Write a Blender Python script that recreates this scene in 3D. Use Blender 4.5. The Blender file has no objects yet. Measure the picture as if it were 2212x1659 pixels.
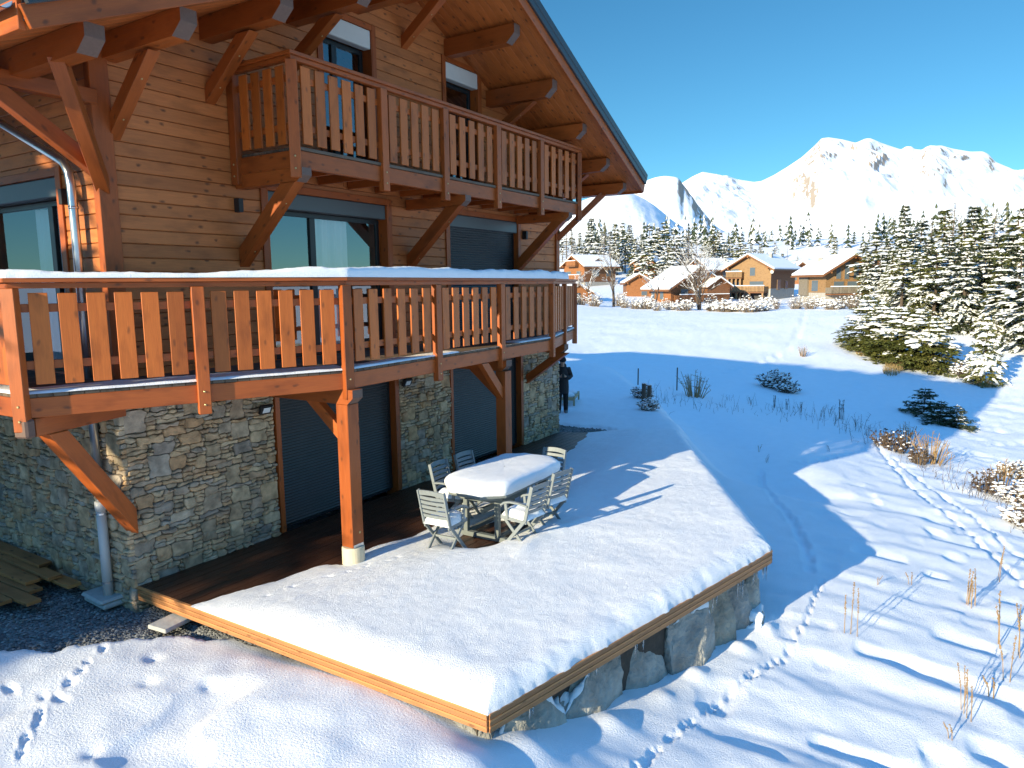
import bpy, bmesh, math, random
import numpy as np
from mathutils import Vector, Matrix

S = bpy.context.scene
COL = S.collection
R_ = math.radians
rng = random.Random(7)
NP = np.random.RandomState(5)

# ------------------------------------------------------------------ camera
FPX, IMW, IMH = 1561.95, 2212.0, 1659.0
PITCH, YAW, ROLL = R_(7.741), R_(32.224), R_(-0.654)
CAM = np.array([-4.676, -8.442, 3.6])
_fw = np.array([math.cos(YAW) * math.cos(PITCH), math.sin(YAW) * math.cos(PITCH), -math.sin(PITCH)])
_r0 = np.array([math.sin(YAW), -math.cos(YAW), 0.0])
_u0 = np.cross(_r0, _fw)
_rt = _r0 * math.cos(ROLL) + _u0 * math.sin(ROLL)
_up = -_r0 * math.sin(ROLL) + _u0 * math.cos(ROLL)
cam = bpy.data.cameras.new("camera")
camo = bpy.data.objects.new("camera", cam)
COL.objects.link(camo)
cam.sensor_fit = 'HORIZONTAL'
cam.sensor_width = 36.0
cam.lens = 36.0 * FPX / IMW
cam.clip_start = 0.1
cam.clip_end = 30000.0
camo.matrix_world = Matrix([[_rt[0], _up[0], -_fw[0], CAM[0]], [_rt[1], _up[1], -_fw[1], CAM[1]],
                            [_rt[2], _up[2], -_fw[2], CAM[2]], [0, 0, 0, 1]])
S.camera = camo

# ------------------------------------------------------------------ sun, sky, exposure
SUN_AZ, SUN_EL = R_(-13.0), R_(16.5)        # where the light travels to / height of the sun
sd = Vector((math.cos(SUN_EL) * math.cos(SUN_AZ), math.cos(SUN_EL) * math.sin(SUN_AZ), -math.sin(SUN_EL)))
sl = bpy.data.lights.new("sun", 'SUN')
sl.energy = 4.15
sl.angle = R_(0.5)
sl.color = (1.0, 0.87, 0.60)
so = bpy.data.objects.new("sun", sl)
COL.objects.link(so)
so.rotation_euler = sd.to_track_quat('-Z', 'Y').to_euler()
so.location = (-20, 5, 20)
W = bpy.data.worlds.new("World")
S.world = W
W.use_nodes = True
nt = W.node_tree
bg = nt.nodes["Background"]
sky = nt.nodes.new("ShaderNodeTexSky")
sky.sky_type = 'NISHITA'
sky.sun_disc = False
sky.sun_elevation = SUN_EL
sky.sun_rotation = math.pi / 2 - (SUN_AZ + math.pi)
sky.altitude = 1600.0
sky.air_density = 1.0
sky.dust_density = 0.05
sky.ozone_density = 2.2
hs = nt.nodes.new("ShaderNodeHueSaturation")
hs.inputs["Saturation"].default_value = 1.0
hs.inputs["Value"].default_value = 1.0
nt.links.new(sky.outputs[0], hs.inputs["Color"])
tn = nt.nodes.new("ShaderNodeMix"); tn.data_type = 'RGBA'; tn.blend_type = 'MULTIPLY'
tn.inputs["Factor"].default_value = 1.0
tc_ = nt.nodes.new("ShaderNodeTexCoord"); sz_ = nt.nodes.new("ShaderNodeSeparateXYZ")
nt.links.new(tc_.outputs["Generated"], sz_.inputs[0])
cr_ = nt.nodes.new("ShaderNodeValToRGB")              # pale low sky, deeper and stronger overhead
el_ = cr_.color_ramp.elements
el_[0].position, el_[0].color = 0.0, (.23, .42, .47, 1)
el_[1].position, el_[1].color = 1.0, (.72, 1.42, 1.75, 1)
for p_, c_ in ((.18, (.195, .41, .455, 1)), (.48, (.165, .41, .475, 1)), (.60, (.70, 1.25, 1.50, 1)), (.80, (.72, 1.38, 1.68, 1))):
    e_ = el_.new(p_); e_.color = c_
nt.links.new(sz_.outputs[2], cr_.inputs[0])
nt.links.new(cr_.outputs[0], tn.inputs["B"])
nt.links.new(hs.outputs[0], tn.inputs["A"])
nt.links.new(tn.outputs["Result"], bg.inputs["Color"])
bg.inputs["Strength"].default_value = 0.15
S.view_settings.view_transform = 'Standard'
S.view_settings.look = 'None'
S.view_settings.gamma = 1.0
S.view_settings.exposure = 1.1
S.render.engine = 'CYCLES'
S.cycles.use_denoising = True
S.cycles.max_bounces = 7
S.cycles.diffuse_bounces = 4
S.cycles.glossy_bounces = 3
S.cycles.transparent_max_bounces = 12
S.cycles.caustics_reflective = False
S.cycles.caustics_refractive = False


# ------------------------------------------------------------------ helpers
def ray(px, py):
    q = _fw + _rt * (px - IMW / 2) / FPX - _up * (py - IMH / 2) / FPX
    return q


def tag(o, label=None, cat=None, group=None, kind=None):
    if label: o["label"] = label
    if cat: o["category"] = cat
    if group: o["group"] = group
    if kind: o["kind"] = kind
    return o


def empty(name, loc=(0, 0, 0), rz=0.0, label=None, cat=None, group=None, kind=None, parent=None):
    o = bpy.data.objects.new(name, None)
    COL.objects.link(o)
    o.empty_display_size = 0.2
    o.location = loc
    o.rotation_euler = (0, 0, rz)
    if parent: o.parent = parent
    return tag(o, label, cat, group, kind)


def copy_tree(o, parent=None):
    c = o.copy()
    COL.objects.link(c)
    if parent: c.parent = parent
    for ch in list(o.children):
        copy_tree(ch, c)
    return c


class MB:
    """collects verts / faces with uv and a per-vertex random value; builds ONE mesh object"""

    def __init__(self):
        self.v, self.f, self.uv, self.r, self.mi = [], [], [], [], []

    def add(self, vs, fs, uvs=None, r=None, mi=0):
        b = len(self.v)
        if r is None: r = rng.random()
        self.v.extend([tuple(p) for p in vs])
        self.r.extend(r if isinstance(r, (list, tuple)) else [r] * len(vs))
        for k, f in enumerate(fs):
            self.f.append([b + i for i in f])
            self.uv.append(uvs[k] if uvs else [(vs[i][0], vs[i][1] + vs[i][2]) for i in f])
            self.mi.append(mi)

    def beam(self, p0, p1, w, h, up=(0, 0, 1), mi=0, r=None, cut0=None, cut1=None):
        p0, p1 = Vector(p0), Vector(p1)
        a = p1 - p0
        L = a.length
        a.normalize()
        u = Vector(up)
        s = a.cross(u)
        if s.length < 1e-4: s = a.cross(Vector((1, 0, 0)))
        s.normalize()
        u = s.cross(a).normalized()
        vs = []
        for p in (p0, p1):
            for i, j in ((-1, -1), (1, -1), (1, 1), (-1, 1)):
                vs.append(p + s * (w / 2 * i) + u * (h / 2 * j))
        # plumb cuts: slide the end corners along the beam onto a plane (point, normal)
        for cut, idx in ((cut0, range(0, 4)), (cut1, range(4, 8))):
            if cut:
                cp, cn = Vector(cut[0]), Vector(cut[1])
                for i in idx:
                    dn = a.dot(cn)
                    if abs(dn) > 1e-4: vs[i] = vs[i] + a * ((cp - vs[i]).dot(cn) / dn)
        ou, ov = rng.random() * 40, rng.random() * 40
        fs = [(0, 1, 5, 4), (1, 2, 6, 5), (2, 3, 7, 6), (3, 0, 4, 7), (3, 2, 1, 0), (4, 5, 6, 7)]
        wid = [w, h, w, h]
        uvs, c = [], 0
        for k in range(4):
            uvs.append([(ou, ov + c), (ou, ov + c + wid[k]), (ou + L, ov + c + wid[k]), (ou + L, ov + c)])
            c += wid[k] + .01
        for k in range(2):
            uvs.append([(ou + 3.3, ov), (ou + 3.3 + w * .2, ov), (ou + 3.3 + w * .2, ov + h), (ou + 3.3, ov + h)])
        self.add(vs, fs, uvs, r, mi)

    def box(self, lo, hi, mi=0, r=None):
        """axis aligned box, grain along its longest side"""
        lo, hi = Vector(lo), Vector(hi)
        d = hi - lo
        c = (lo + hi) / 2
        ax = max(range(3), key=lambda i: d[i])
        a = Vector((0, 0, 0)); a[ax] = d[ax] / 2
        if ax == 2:
            self.beam(c - a, c + a, d[0], d[1], (0, 1, 0), mi, r)
        elif ax == 0:
            self.beam(c - a, c + a, d[1], d[2], (0, 0, 1), mi, r)
        else:
            self.beam(c - a, c + a, d[0], d[2], (0, 0, 1), mi, r)

    def tube(self, pts, rad, n=8, mi=0, r=None, caps=True):
        pts = [Vector(p) for p in pts]
        if not isinstance(rad, (list, tuple)): rad = [rad] * len(pts)
        vs, fs, uvs = [], [], []
        t0 = None
        for i, p in enumerate(pts):
            if i == 0: t = pts[1] - p
            elif i == len(pts) - 1: t = p - pts[i - 1]
            else: t = (pts[i + 1] - pts[i]).normalized() + (p - pts[i - 1]).normalized()
            t.normalize()
            if t0 is None:
                s = t.cross(Vector((0, 0, 1)))
                if s.length < .05: s = t.cross(Vector((1, 0, 0)))
            else:
                s = s - t * s.dot(t)
                if s.length < 1e-5: s = t.cross(Vector((0, 1, .1)))
            s.normalize()
            t0 = t
            u = t.cross(s)
            for k in range(n):
                an = 2 * math.pi * k / n
                vs.append(p + (s * math.cos(an) + u * math.sin(an)) * rad[i])
        L = 0
        for i in range(len(pts) - 1):
            l2 = L + (pts[i + 1] - pts[i]).length
            for k in range(n):
                k2 = (k + 1) % n
                fs.append((i * n + k, i * n + k2, (i + 1) * n + k2, (i + 1) * n + k))
                uvs.append([(L, k * .03), (L, k * .03 + .03), (l2, k * .03 + .03), (l2, k * .03)])
            L = l2
        if caps:
            fs.append(tuple(reversed(range(n)))); uvs.append([(0, 0)] * n)
            b = (len(pts) - 1) * n
            fs.append(tuple(range(b, b + n))); uvs.append([(0, 0)] * n)
        self.add(vs, fs, uvs, r, mi)

    def blob(self, c, rx, ry, rz, seed=0, jit=.12, lev=1, r=None, mi=0, rot=None):
        bv, bf = SPH[lev]
        q = random.Random(seed)
        vs = []
        for p in bv:
            k = 1 + q.uniform(-jit, jit)
            w = Vector((p[0] * rx * k, p[1] * ry * k, p[2] * rz * k))
            if rot: w = rot @ w
            vs.append((c[0] + w[0], c[1] + w[1], c[2] + w[2]))
        self.add(vs, bf, None, r, mi)

    def build(self, name, mat, parent=None, bevel=0.0, smooth=False, remesh=0.0, angle=None):
        me = bpy.data.meshes.new(name)
        nv = len(self.v)
        me.from_pydata(self.v, [], self.f)
        ul = me.uv_layers.new(name="UVMap")
        flat = np.array([c for f in self.uv for p in f for c in p], dtype=np.float32)
        ul.data.foreach_set("uv", flat)
        at = me.attributes.new("rnd", 'FLOAT', 'POINT')
        at.data.foreach_set("value", np.array(self.r, dtype=np.float32))
        for m in (mat if isinstance(mat, (list, tuple)) else [mat]): me.materials.append(m)
        if any(self.mi): me.polygons.foreach_set("material_index", np.array(self.mi, dtype=np.int32))
        if smooth: me.polygons.foreach_set("use_smooth", np.ones(len(self.f), dtype=bool))
        me.update()
        o = bpy.data.objects.new(name, me)
        COL.objects.link(o)
        if parent: o.parent = parent
        if remesh:
            m = o.modifiers.new("remesh", 'REMESH'); m.mode = 'VOXEL'; m.voxel_size = remesh; m.use_smooth_shade = True
            m = o.modifiers.new("smooth", 'SMOOTH'); m.iterations = 4; m.factor = .5
        if bevel:
            m = o.modifiers.new("bevel", 'BEVEL'); m.width = bevel; m.segments = 1; m.limit_method = 'ANGLE'
            m.angle_limit = R_(50)
        return o


def _sph(lev):
    bm = bmesh.new()
    bmesh.ops.create_icosphere(bm, subdivisions=max(lev, 1), radius=1)
    v = [tuple(p.co) for p in bm.verts]
    f = [tuple(x.index for x in q.verts) for q in bm.faces]
    bm.free()
    return v, f


def _octa():
    v = [(1, 0, 0), (0, 1, 0), (-1, 0, 0), (0, -1, 0), (0, 0, 1), (0, 0, -.6)]
    v2 = [(.75, .75, .1), (-.75, .75, .1), (-.75, -.75, .1), (.75, -.75, .1)]
    f = [(0, 6, 4), (6, 1, 4), (1, 7, 4), (7, 2, 4), (2, 8, 4), (8, 3, 4), (3, 9, 4), (9, 0, 4),
         (6, 0, 5), (1, 6, 5), (7, 1, 5), (2, 7, 5), (8, 2, 5), (3, 8, 5), (9, 3, 5), (0, 9, 5)]
    return v + v2, f


SPH = {0: _octa(), 1: _sph(1), 2: _sph(2), 3: _sph(3)}


def grid_object(name, P, mat, kind=None, parent=None, wrap=False, attrs=None):
    """P: (rows, cols, 3) array -> one smooth grid mesh"""
    n, m = P.shape[:2]
    idx = np.arange(n * m).reshape(n, m)
    if wrap: idx = np.concatenate([idx, idx[:, :1]], axis=1)
    a, b, c, d = idx[:-1, :-1], idx[:-1, 1:], idx[1:, 1:], idx[1:, :-1]
    q = np.stack([a, b, c, d], axis=-1).reshape(-1, 4)
    me = bpy.data.meshes.new(name)
    me.vertices.add(n * m)
    me.vertices.foreach_set("co", P.reshape(-1).astype(np.float32))
    me.loops.add(q.size)
    me.loops.foreach_set("vertex_index", q.reshape(-1).astype(np.int32))
    me.polygons.add(len(q))
    me.polygons.foreach_set("loop_start", (np.arange(len(q)) * 4).astype(np.int32))
    me.polygons.foreach_set("loop_total", np.full(len(q), 4, dtype=np.int32))
    me.polygons.foreach_set("use_smooth", np.ones(len(q), dtype=bool))
    me.update(calc_edges=True)
    for k, val in (attrs or {}).items():
        at = me.attributes.new(k, 'FLOAT', 'POINT')
        at.data.foreach_set("value", val.reshape(-1).astype(np.float32))
    me.materials.append(mat)
    o = bpy.data.objects.new(name, me)
    COL.objects.link(o)
    if parent: o.parent = parent
    if kind: o["kind"] = kind
    return o


# ------------------------------------------------------------------ numpy noise
def _hash(ix, iy, seed):
    h = (ix.astype(np.int64) * 374761393 + iy.astype(np.int64) * 668265263 + seed * 1442695041) & 0xffffffff
    h = ((h ^ (h >> 13)) * 1274126177) & 0xffffffff
    h = h ^ (h >> 16)
    return (h & 0xffff) / 65535.0


def vnoise(x, y, seed=0):
    ix, iy = np.floor(x), np.floor(y)
    fx, fy = x - ix, y - iy
    fx = fx * fx * fx * (fx * (fx * 6 - 15) + 10)
    fy = fy * fy * fy * (fy * (fy * 6 - 15) + 10)
    a, b = _hash(ix, iy, seed), _hash(ix + 1, iy, seed)
    c, d = _hash(ix, iy + 1, seed), _hash(ix + 1, iy + 1, seed)
    return (a + (b - a) * fx) * (1 - fy) + (c + (d - c) * fx) * fy - .5


def fbm(x, y, seed=0, octv=4, gain=.5):
    t, a, s = 0, 1.0, 1.0
    for o in range(octv):
        t = t + a * vnoise(x * s + 13.7 * o, y * s - 7.1 * o, seed + o)
        a *= gain
        s *= 2.03
    return t


def sstep(a, b, x):
    t = np.clip((x - a) / (b - a), 0, 1)
    return t * t * (3 - 2 * t)
# ------------------------------------------------------------------ materials
def new_mat(name):
    m = bpy.data.materials.new(name)
    m.use_nodes = True
    return m, m.node_tree.nodes, m.node_tree.links, m.node_tree.nodes["Principled BSDF"]


def simple(name, col, rough=.5, metal=0.0, spec=None, noise=0.0, nscale=8.0, bump=0.0):
    m, n, l, b = new_mat(name)
    b.inputs["Base Color"].default_value = (*col, 1)
    b.inputs["Roughness"].default_value = rough
    b.inputs["Metallic"].default_value = metal
    if spec is not None: b.inputs["Specular IOR Level"].default_value = spec
    if noise or bump:
        tc = n.new("ShaderNodeTexCoord")
        nz = n.new("ShaderNodeTexNoise")
        nz.inputs["Scale"].default_value = nscale
        nz.inputs["Detail"].default_value = 5
        l.new(tc.outputs["Object"], nz.inputs["Vector"])
        if noise:
            mx = n.new("ShaderNodeMix"); mx.data_type = 'RGBA'
            mx.inputs["A"].default_value = (*[c * (1 - noise) for c in col], 1)
            mx.inputs["B"].default_value = (*[min(1, c * (1 + noise)) for c in col], 1)
            l.new(nz.outputs["Fac"], mx.inputs["Factor"])
            l.new(mx.outputs["Result"], b.inputs["Base Color"])
        if bump:
            bp = n.new("ShaderNodeBump"); bp.inputs["Strength"].default_value = bump
            bp.inputs["Distance"].default_value = .02
            l.new(nz.outputs["Fac"], bp.inputs["Height"]); l.new(bp.outputs[0], b.inputs["Normal"])
    return m


def math_node(n, l, op, a, b=None, clamp=False):
    x = n.new("ShaderNodeMath"); x.operation = op; x.use_clamp = clamp
    for i, v in ((0, a), (1, b)):
        if v is None: continue
        if isinstance(v, (int, float)): x.inputs[i].default_value = v
        else: l.new(v, x.inputs[i])
    return x.outputs[0]


def mix_col(n, l, fac, a, b, mode='MIX'):
    x = n.new("ShaderNodeMix"); x.data_type = 'RGBA'; x.blend_type = mode
    for k, v in (("Factor", fac), ("A", a), ("B", b)):
        if isinstance(v, (int, float)): x.inputs[k].default_value = v
        elif isinstance(v, tuple): x.inputs[k].default_value = (*v, 1)
        else: l.new(v, x.inputs[k])
    return x.outputs["Result"]


def wood(name, c_lo, c_hi, knot=(.05, .018, .008), vary=.5, rough=.42, knots=.75, groove=0.0, stain=0.0):
    """stained softwood; the grain runs along U, a per-board value shifts the tone"""
    m, n, l, b = new_mat(name)
    uv = n.new("ShaderNodeUVMap"); uv.uv_map = "UVMap"
    at = n.new("ShaderNodeAttribute"); at.attribute_name = "rnd"
    def mapped(sx, sy):
        mp = n.new("ShaderNodeMapping"); mp.inputs["Scale"].default_value = (sx, sy, 1)
        l.new(uv.outputs[0], mp.inputs[0]); return mp.outputs[0]
    g1 = n.new("ShaderNodeTexNoise"); g1.inputs["Scale"].default_value = 1; g1.inputs["Detail"].default_value = 4
    g1.inputs["Distortion"].default_value = .6
    l.new(mapped(1.6, 26), g1.inputs["Vector"])
    g2 = n.new("ShaderNodeTexNoise"); g2.inputs["Scale"].default_value = 1; g2.inputs["Detail"].default_value = 3
    l.new(mapped(6, 160), g2.inputs["Vector"])
    base = mix_col(n, l, g1.outputs["Fac"], c_lo, c_hi)
    f2 = math_node(n, l, 'MULTIPLY', g2.outputs["Fac"], .65)
    base = mix_col(n, l, f2, base, tuple(c * .55 for c in c_lo))
    # blotches of uneven stain
    g3 = n.new("ShaderNodeTexNoise"); g3.inputs["Scale"].default_value = 1; g3.inputs["Detail"].default_value = 3
    l.new(mapped(2.2, 5.5), g3.inputs["Vector"])
    bl = n.new("ShaderNodeMapRange"); bl.inputs[1].default_value = .5; bl.inputs[2].default_value = .75
    l.new(g3.outputs["Fac"], bl.inputs[0])
    f3 = math_node(n, l, 'MULTIPLY', bl.outputs[0], .62 + stain)
    base = mix_col(n, l, f3, base, tuple(c * .42 for c in c_lo))
    # knots
    vo = n.new("ShaderNodeTexVoronoi"); vo.inputs["Scale"].default_value = 1
    vo.voronoi_dimensions = '2D'
    wv = n.new("ShaderNodeTexNoise"); wv.inputs["Scale"].default_value = 9
    l.new(uv.outputs[0], wv.inputs["Vector"])
    ad = n.new("ShaderNodeVectorMath"); ad.operation = 'MULTIPLY_ADD'
    l.new(wv.outputs["Color"], ad.inputs[0]); ad.inputs[1].default_value = (.30, .30, 0)
    l.new(mapped(4.2, 8.5), ad.inputs[2]); l.new(ad.outputs[0], vo.inputs["Vector"])
    k = n.new("ShaderNodeMapRange"); k.inputs[1].default_value = .20; k.inputs[2].default_value = .06
    k.inputs[3].default_value = 0; k.inputs[4].default_value = knots
    l.new(vo.outputs["Distance"], k.inputs[0])
    sel = n.new("ShaderNodeSeparateColor"); l.new(vo.outputs["Color"], sel.inputs[0])
    kk = math_node(n, l, 'MULTIPLY', k.outputs[0], math_node(n, l, 'GREATER_THAN', sel.outputs[0], .72))
    base = mix_col(n, l, kk, base, knot)
    # per-board tone
    v = n.new("ShaderNodeMapRange"); v.inputs[3].default_value = 1 - vary / 2; v.inputs[4].default_value = 1 + vary / 2
    l.new(at.outputs["Fac"], v.inputs[0])
    base = mix_col(n, l, 1.0, base, v.outputs[0], 'MULTIPLY')
    l.new(base, b.inputs["Base Color"])
    rr = n.new("ShaderNodeMapRange"); rr.inputs[3].default_value = rough - .1; rr.inputs[4].default_value = rough + .2
    l.new(g1.outputs["Fac"], rr.inputs[0]); l.new(rr.outputs[0], b.inputs["Roughness"])
    b.inputs["Specular IOR Level"].default_value = .4
    bp = n.new("ShaderNodeBump"); bp.inputs["Strength"].default_value = .35; bp.inputs["Distance"].default_value = .004
    h = g2.outputs["Fac"]
    if groove:
        sp = n.new("ShaderNodeSeparateXYZ"); l.new(uv.outputs[0], sp.inputs[0])
        sn = math_node(n, l, 'SINE', math_node(n, l, 'MULTIPLY', sp.outputs[1], 2 * math.pi / groove))
        h = math_node(n, l, 'ADD', h, math_node(n, l, 'MULTIPLY', sn, 1.4))
        dk = math_node(n, l, 'LESS_THAN', sn, -.2)
        base2 = mix_col(n, l, math_node(n, l, 'MULTIPLY', dk, .45), base, tuple(c * .3 for c in c_lo))
        l.new(base2, b.inputs["Base Color"])
    l.new(h, bp.inputs["Height"]); l.new(bp.outputs[0], b.inputs["Normal"])
    return m


def snow_mat(name, grain=55.0, bump=.5, lump=4.0, col=(.86, .88, .91)):
    m, n, l, b = new_mat(name)
    b.inputs["Base Color"].default_value = (*col, 1)
    b.inputs["Roughness"].default_value = .65
    b.inputs["Specular IOR Level"].default_value = .25
    tc = n.new("ShaderNodeTexCoord")
    n1 = n.new("ShaderNodeTexNoise"); n1.inputs["Scale"].default_value = grain; n1.inputs["Detail"].default_value = 4
    n1.inputs["Roughness"].default_value = .7
    n2 = n.new("ShaderNodeTexNoise"); n2.inputs["Scale"].default_value = lump; n2.inputs["Detail"].default_value = 6
    for q in (n1, n2): l.new(tc.outputs["Object"], q.inputs["Vector"])
    h = math_node(n, l, 'ADD', math_node(n, l, 'MULTIPLY', n1.outputs["Fac"], .9), n2.outputs["Fac"])
    bp = n.new("ShaderNodeBump"); bp.inputs["Strength"].default_value = bump; bp.inputs["Distance"].default_value = .03
    l.new(h, bp.inputs["Height"]); l.new(bp.outputs[0], b.inputs["Normal"])
    cr = mix_col(n, l, n2.outputs["Fac"], tuple(c * .93 for c in col), tuple(min(1, c * 1.04) for c in col))
    l.new(cr, b.inputs["Base Color"])
    return m


M = {}
M['clad'] = wood("stained cladding", (.47, .140, .036), (.76, .265, .080), vary=.40, rough=.48)
M['beam'] = wood("stained beam", (.36, .078, .013), (.55, .135, .026), vary=.40, rough=.40, knots=.6)
M['slat'] = wood("stained slat", (.46, .105, .015), (.66, .180, .031), vary=.45, rough=.40, knots=.5)
M['soffit'] = wood("soffit board", (.44, .110, .020), (.64, .185, .042), vary=.45, rough=.5)
M['deck'] = wood("wet deck board", (.075, .030, .015), (.13, .052, .026), vary=.5, rough=.30, knots=.3, groove=.0125)
M['fascia'] = wood("grooved deck fascia", (.50, .20, .070), (.68, .32, .125), vary=.3, rough=.5, knots=.5, groove=.0125)
M['floor'] = wood("grey balcony board", (.10, .07, .05), (.18, .13, .09), vary=.6, rough=.7, knots=.3)
M['plank'] = wood("weathered plank", (.42, .165, .050), (.60, .27, .09), vary=.5, rough=.7)
M['endgrain'] = simple("end grain", (.14, .085, .065), .7, noise=.25, nscale=40)
M['metal'] = simple("dark roof metal", (.055, .065, .072), .38, .35, noise=.12, nscale=3)
M['zinc'] = simple("zinc pipe", (.62, .66, .70), .28, .9, noise=.1, nscale=5)
M['pvc'] = simple("grey plastic pipe", (.52, .52, .52), .4)
M['frame'] = simple("anthracite frame", (.022, .027, .032), .35, .2)
M['shutter'] = simple("anthracite shutter", (.075, .083, .092), .38, .35, noise=.15, nscale=4)
M['boxgrey'] = simple("grey shutter box", (.10, .115, .125), .4, .3)
M['boxwhite'] = simple("cream shutter box", (.62, .63, .60), .55, noise=.06, nscale=6)
M['mortar'] = simple("dark mortar", (.11, .09, .07), .9, noise=.3, nscale=20, bump=.5)
M['dark'] = simple("interior plaster", (.30, .27, .23), .9)
M['curtain'] = simple("white curtain", (.75, .75, .74), .9)
M['concrete'] = simple("concrete", (.42, .42, .40), .85, noise=.2, nscale=14, bump=.3)
M['cream'] = simple("cream concrete footing", (.62, .55, .40), .8, noise=.15, nscale=12, bump=.2)
M['brass'] = simple("bolt", (.55, .42, .20), .4, .8)
M['black'] = simple("black housing", (.015, .016, .018), .5)
M['lampglass'] = simple("floodlight glass", (.75, .78, .80), .2)
M['chair'] = simple("grey painted wood", (.20, .225, .235), .55, noise=.14, nscale=18, bump=.1)
M['table'] = simple("dark grey painted wood", (.15, .17, .165), .5, noise=.14, nscale=18, bump=.1)
M['snow'] = snow_mat("fresh snow", 60, .40, 5)
M['snowfar'] = snow_mat("snow clump", 14, .25, 3, (.88, .90, .93))
M['ice'] = simple("ice", (.80, .88, .95), .08)
M['ice'].node_tree.nodes["Principled BSDF"].inputs["Transmission Weight"].default_value = .8
M['bark'] = simple("bark", (.085, .062, .045), .9, noise=.35, nscale=12, bump=.5)
M['twig'] = simple("pale twig", (.22, .17, .125), .9, noise=.3, nscale=9)
M['stalk'] = simple("dry stalk", (.30, .19, .085), .9, noise=.35, nscale=30)
M['stalkdark'] = simple("dark stalk", (.10, .075, .055), .9, noise=.3, nscale=30)
M['grass'] = simple("dry grass", (.30, .21, .09), .9, noise=.3, nscale=30)
M['cloth'] = simple("black padded cloth", (.012, .012, .016), .75, bump=.3, nscale=25)
M['trouser'] = simple("black trousers", (.010, .010, .012), .85)
M['knit'] = simple("black knit", (.014, .013, .018), .95, bump=.5, nscale=60)
M['skin'] = simple("skin", (.46, .27, .19), .55)
M['boot'] = simple("grey boots", (.20, .21, .22), .8, noise=.2, nscale=20)
M['pallet'] = simple("pale pallet wood", (.45, .34, .20), .8, noise=.2, nscale=10)


def attr_ramp(name, stops, rough=.85, noise=.25, nscale=9, bump=.5, dist=.02):
    """colour picked by the per-piece random value, roughened by noise (stones, boulders, needles)"""
    m, n, l, b = new_mat(name)
    at = n.new("ShaderNodeAttribute"); at.attribute_name = "rnd"
    cr = n.new("ShaderNodeValToRGB")
    e = cr.color_ramp.elements
    e[0].position, e[0].color = stops[0][0], (*stops[0][1], 1)
    e[1].position, e[1].color = stops[-1][0], (*stops[-1][1], 1)
    for p, c in stops[1:-1]:
        x = e.new(p); x.color = (*c, 1)
    l.new(at.outputs["Fac"], cr.inputs[0])
    tc = n.new("ShaderNodeTexCoord")
    nz = n.new("ShaderNodeTexNoise"); nz.inputs["Scale"].default_value = nscale; nz.inputs["Detail"].default_value = 6
    l.new(tc.outputs["Object"], nz.inputs["Vector"])
    v = n.new("ShaderNodeMapRange"); v.inputs[1].default_value = .25; v.inputs[2].default_value = .75
    v.inputs[3].default_value = 1 - noise; v.inputs[4].default_value = 1 + noise
    l.new(nz.outputs["Fac"], v.inputs[0])
    c = mix_col(n, l, 1.0, cr.outputs[0], v.outputs[0], 'MULTIPLY')
    l.new(c, b.inputs["Base Color"])
    b.inputs["Roughness"].default_value = rough
    b.inputs["Specular IOR Level"].default_value = .25
    if bump:
        n3 = n.new("ShaderNodeTexNoise"); n3.inputs["Scale"].default_value = nscale * 4; n3.inputs["Detail"].default_value = 5
        l.new(tc.outputs["Object"], n3.inputs["Vector"])
        bp = n.new("ShaderNodeBump"); bp.inputs["Strength"].default_value = bump; bp.inputs["Distance"].default_value = dist
        l.new(n3.outputs["Fac"], bp.inputs["Height"]); l.new(bp.outputs[0], b.inputs["Normal"])
    return m


M['stone'] = attr_ramp("cladding stone", [(0, (.28, .245, .21)), (.18, (.42, .32, .215)), (.36, (.52, .37, .225)),
                       (.52, (.47, .30, .17)), (.66, (.36, .32, .27)), (.84, (.54, .42, .275)), (1, (.33, .26, .18))],
                       .85, .48, 8, .7, .015)
M['boulder'] = attr_ramp("boulder", [(0, (.26, .26, .25)), (.5, (.38, .37, .33)), (1, (.32, .29, .23))], .9, .45, 3.5, 1.0, .07)
M['pebble'] = attr_ramp("gravel pebble", [(0, (.10, .105, .11)), (.5, (.20, .205, .20)), (.8, (.30, .30, .29)), (1, (.16, .14, .11))],
                        .85, .2, 30, 0)
M['needle'] = attr_ramp("needles", [(0, (.06, .075, .016)), (.45, (.115, .125, .028)), (.8, (.165, .165, .04)), (1, (.20, .165, .06))],
                        .8, .2, 4, 0)
M['needledark'] = attr_ramp("dark needles", [(0, (.032, .048, .024)), (.5, (.058, .075, .034)), (1, (.10, .105, .05))], .8, .2, 4, 0)
M['larch'] = attr_ramp("bare larch twigs", [(0, (.10, .075, .05)), (1, (.20, .15, .095))], .9, .2, 4, 0)
M['leafdry'] = attr_ramp("dry leaves", [(0, (.05, .035, .025)), (1, (.16, .10, .06))], .9, .2, 9, 0)


def glass_mat():
    m, n, l, b = new_mat("window glass")
    n.remove(b)
    out = n["Material Output"]
    gl = n.new("ShaderNodeBsdfGlossy"); gl.inputs["Roughness"].default_value = 0.0
    gl.inputs["Color"].default_value = (.92, .96, 1, 1)
    tr = n.new("ShaderNodeBsdfTransparent"); tr.inputs["Color"].default_value = (.86, .90, .92, 1)
    mx = n.new("ShaderNodeMixShader"); mx.inputs[0].default_value = .20
    l.new(tr.outputs[0], mx.inputs[1]); l.new(gl.outputs[0], mx.inputs[2]); l.new(mx.outputs[0], out.inputs[0])
    return m


M['glass'] = glass_mat()
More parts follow.
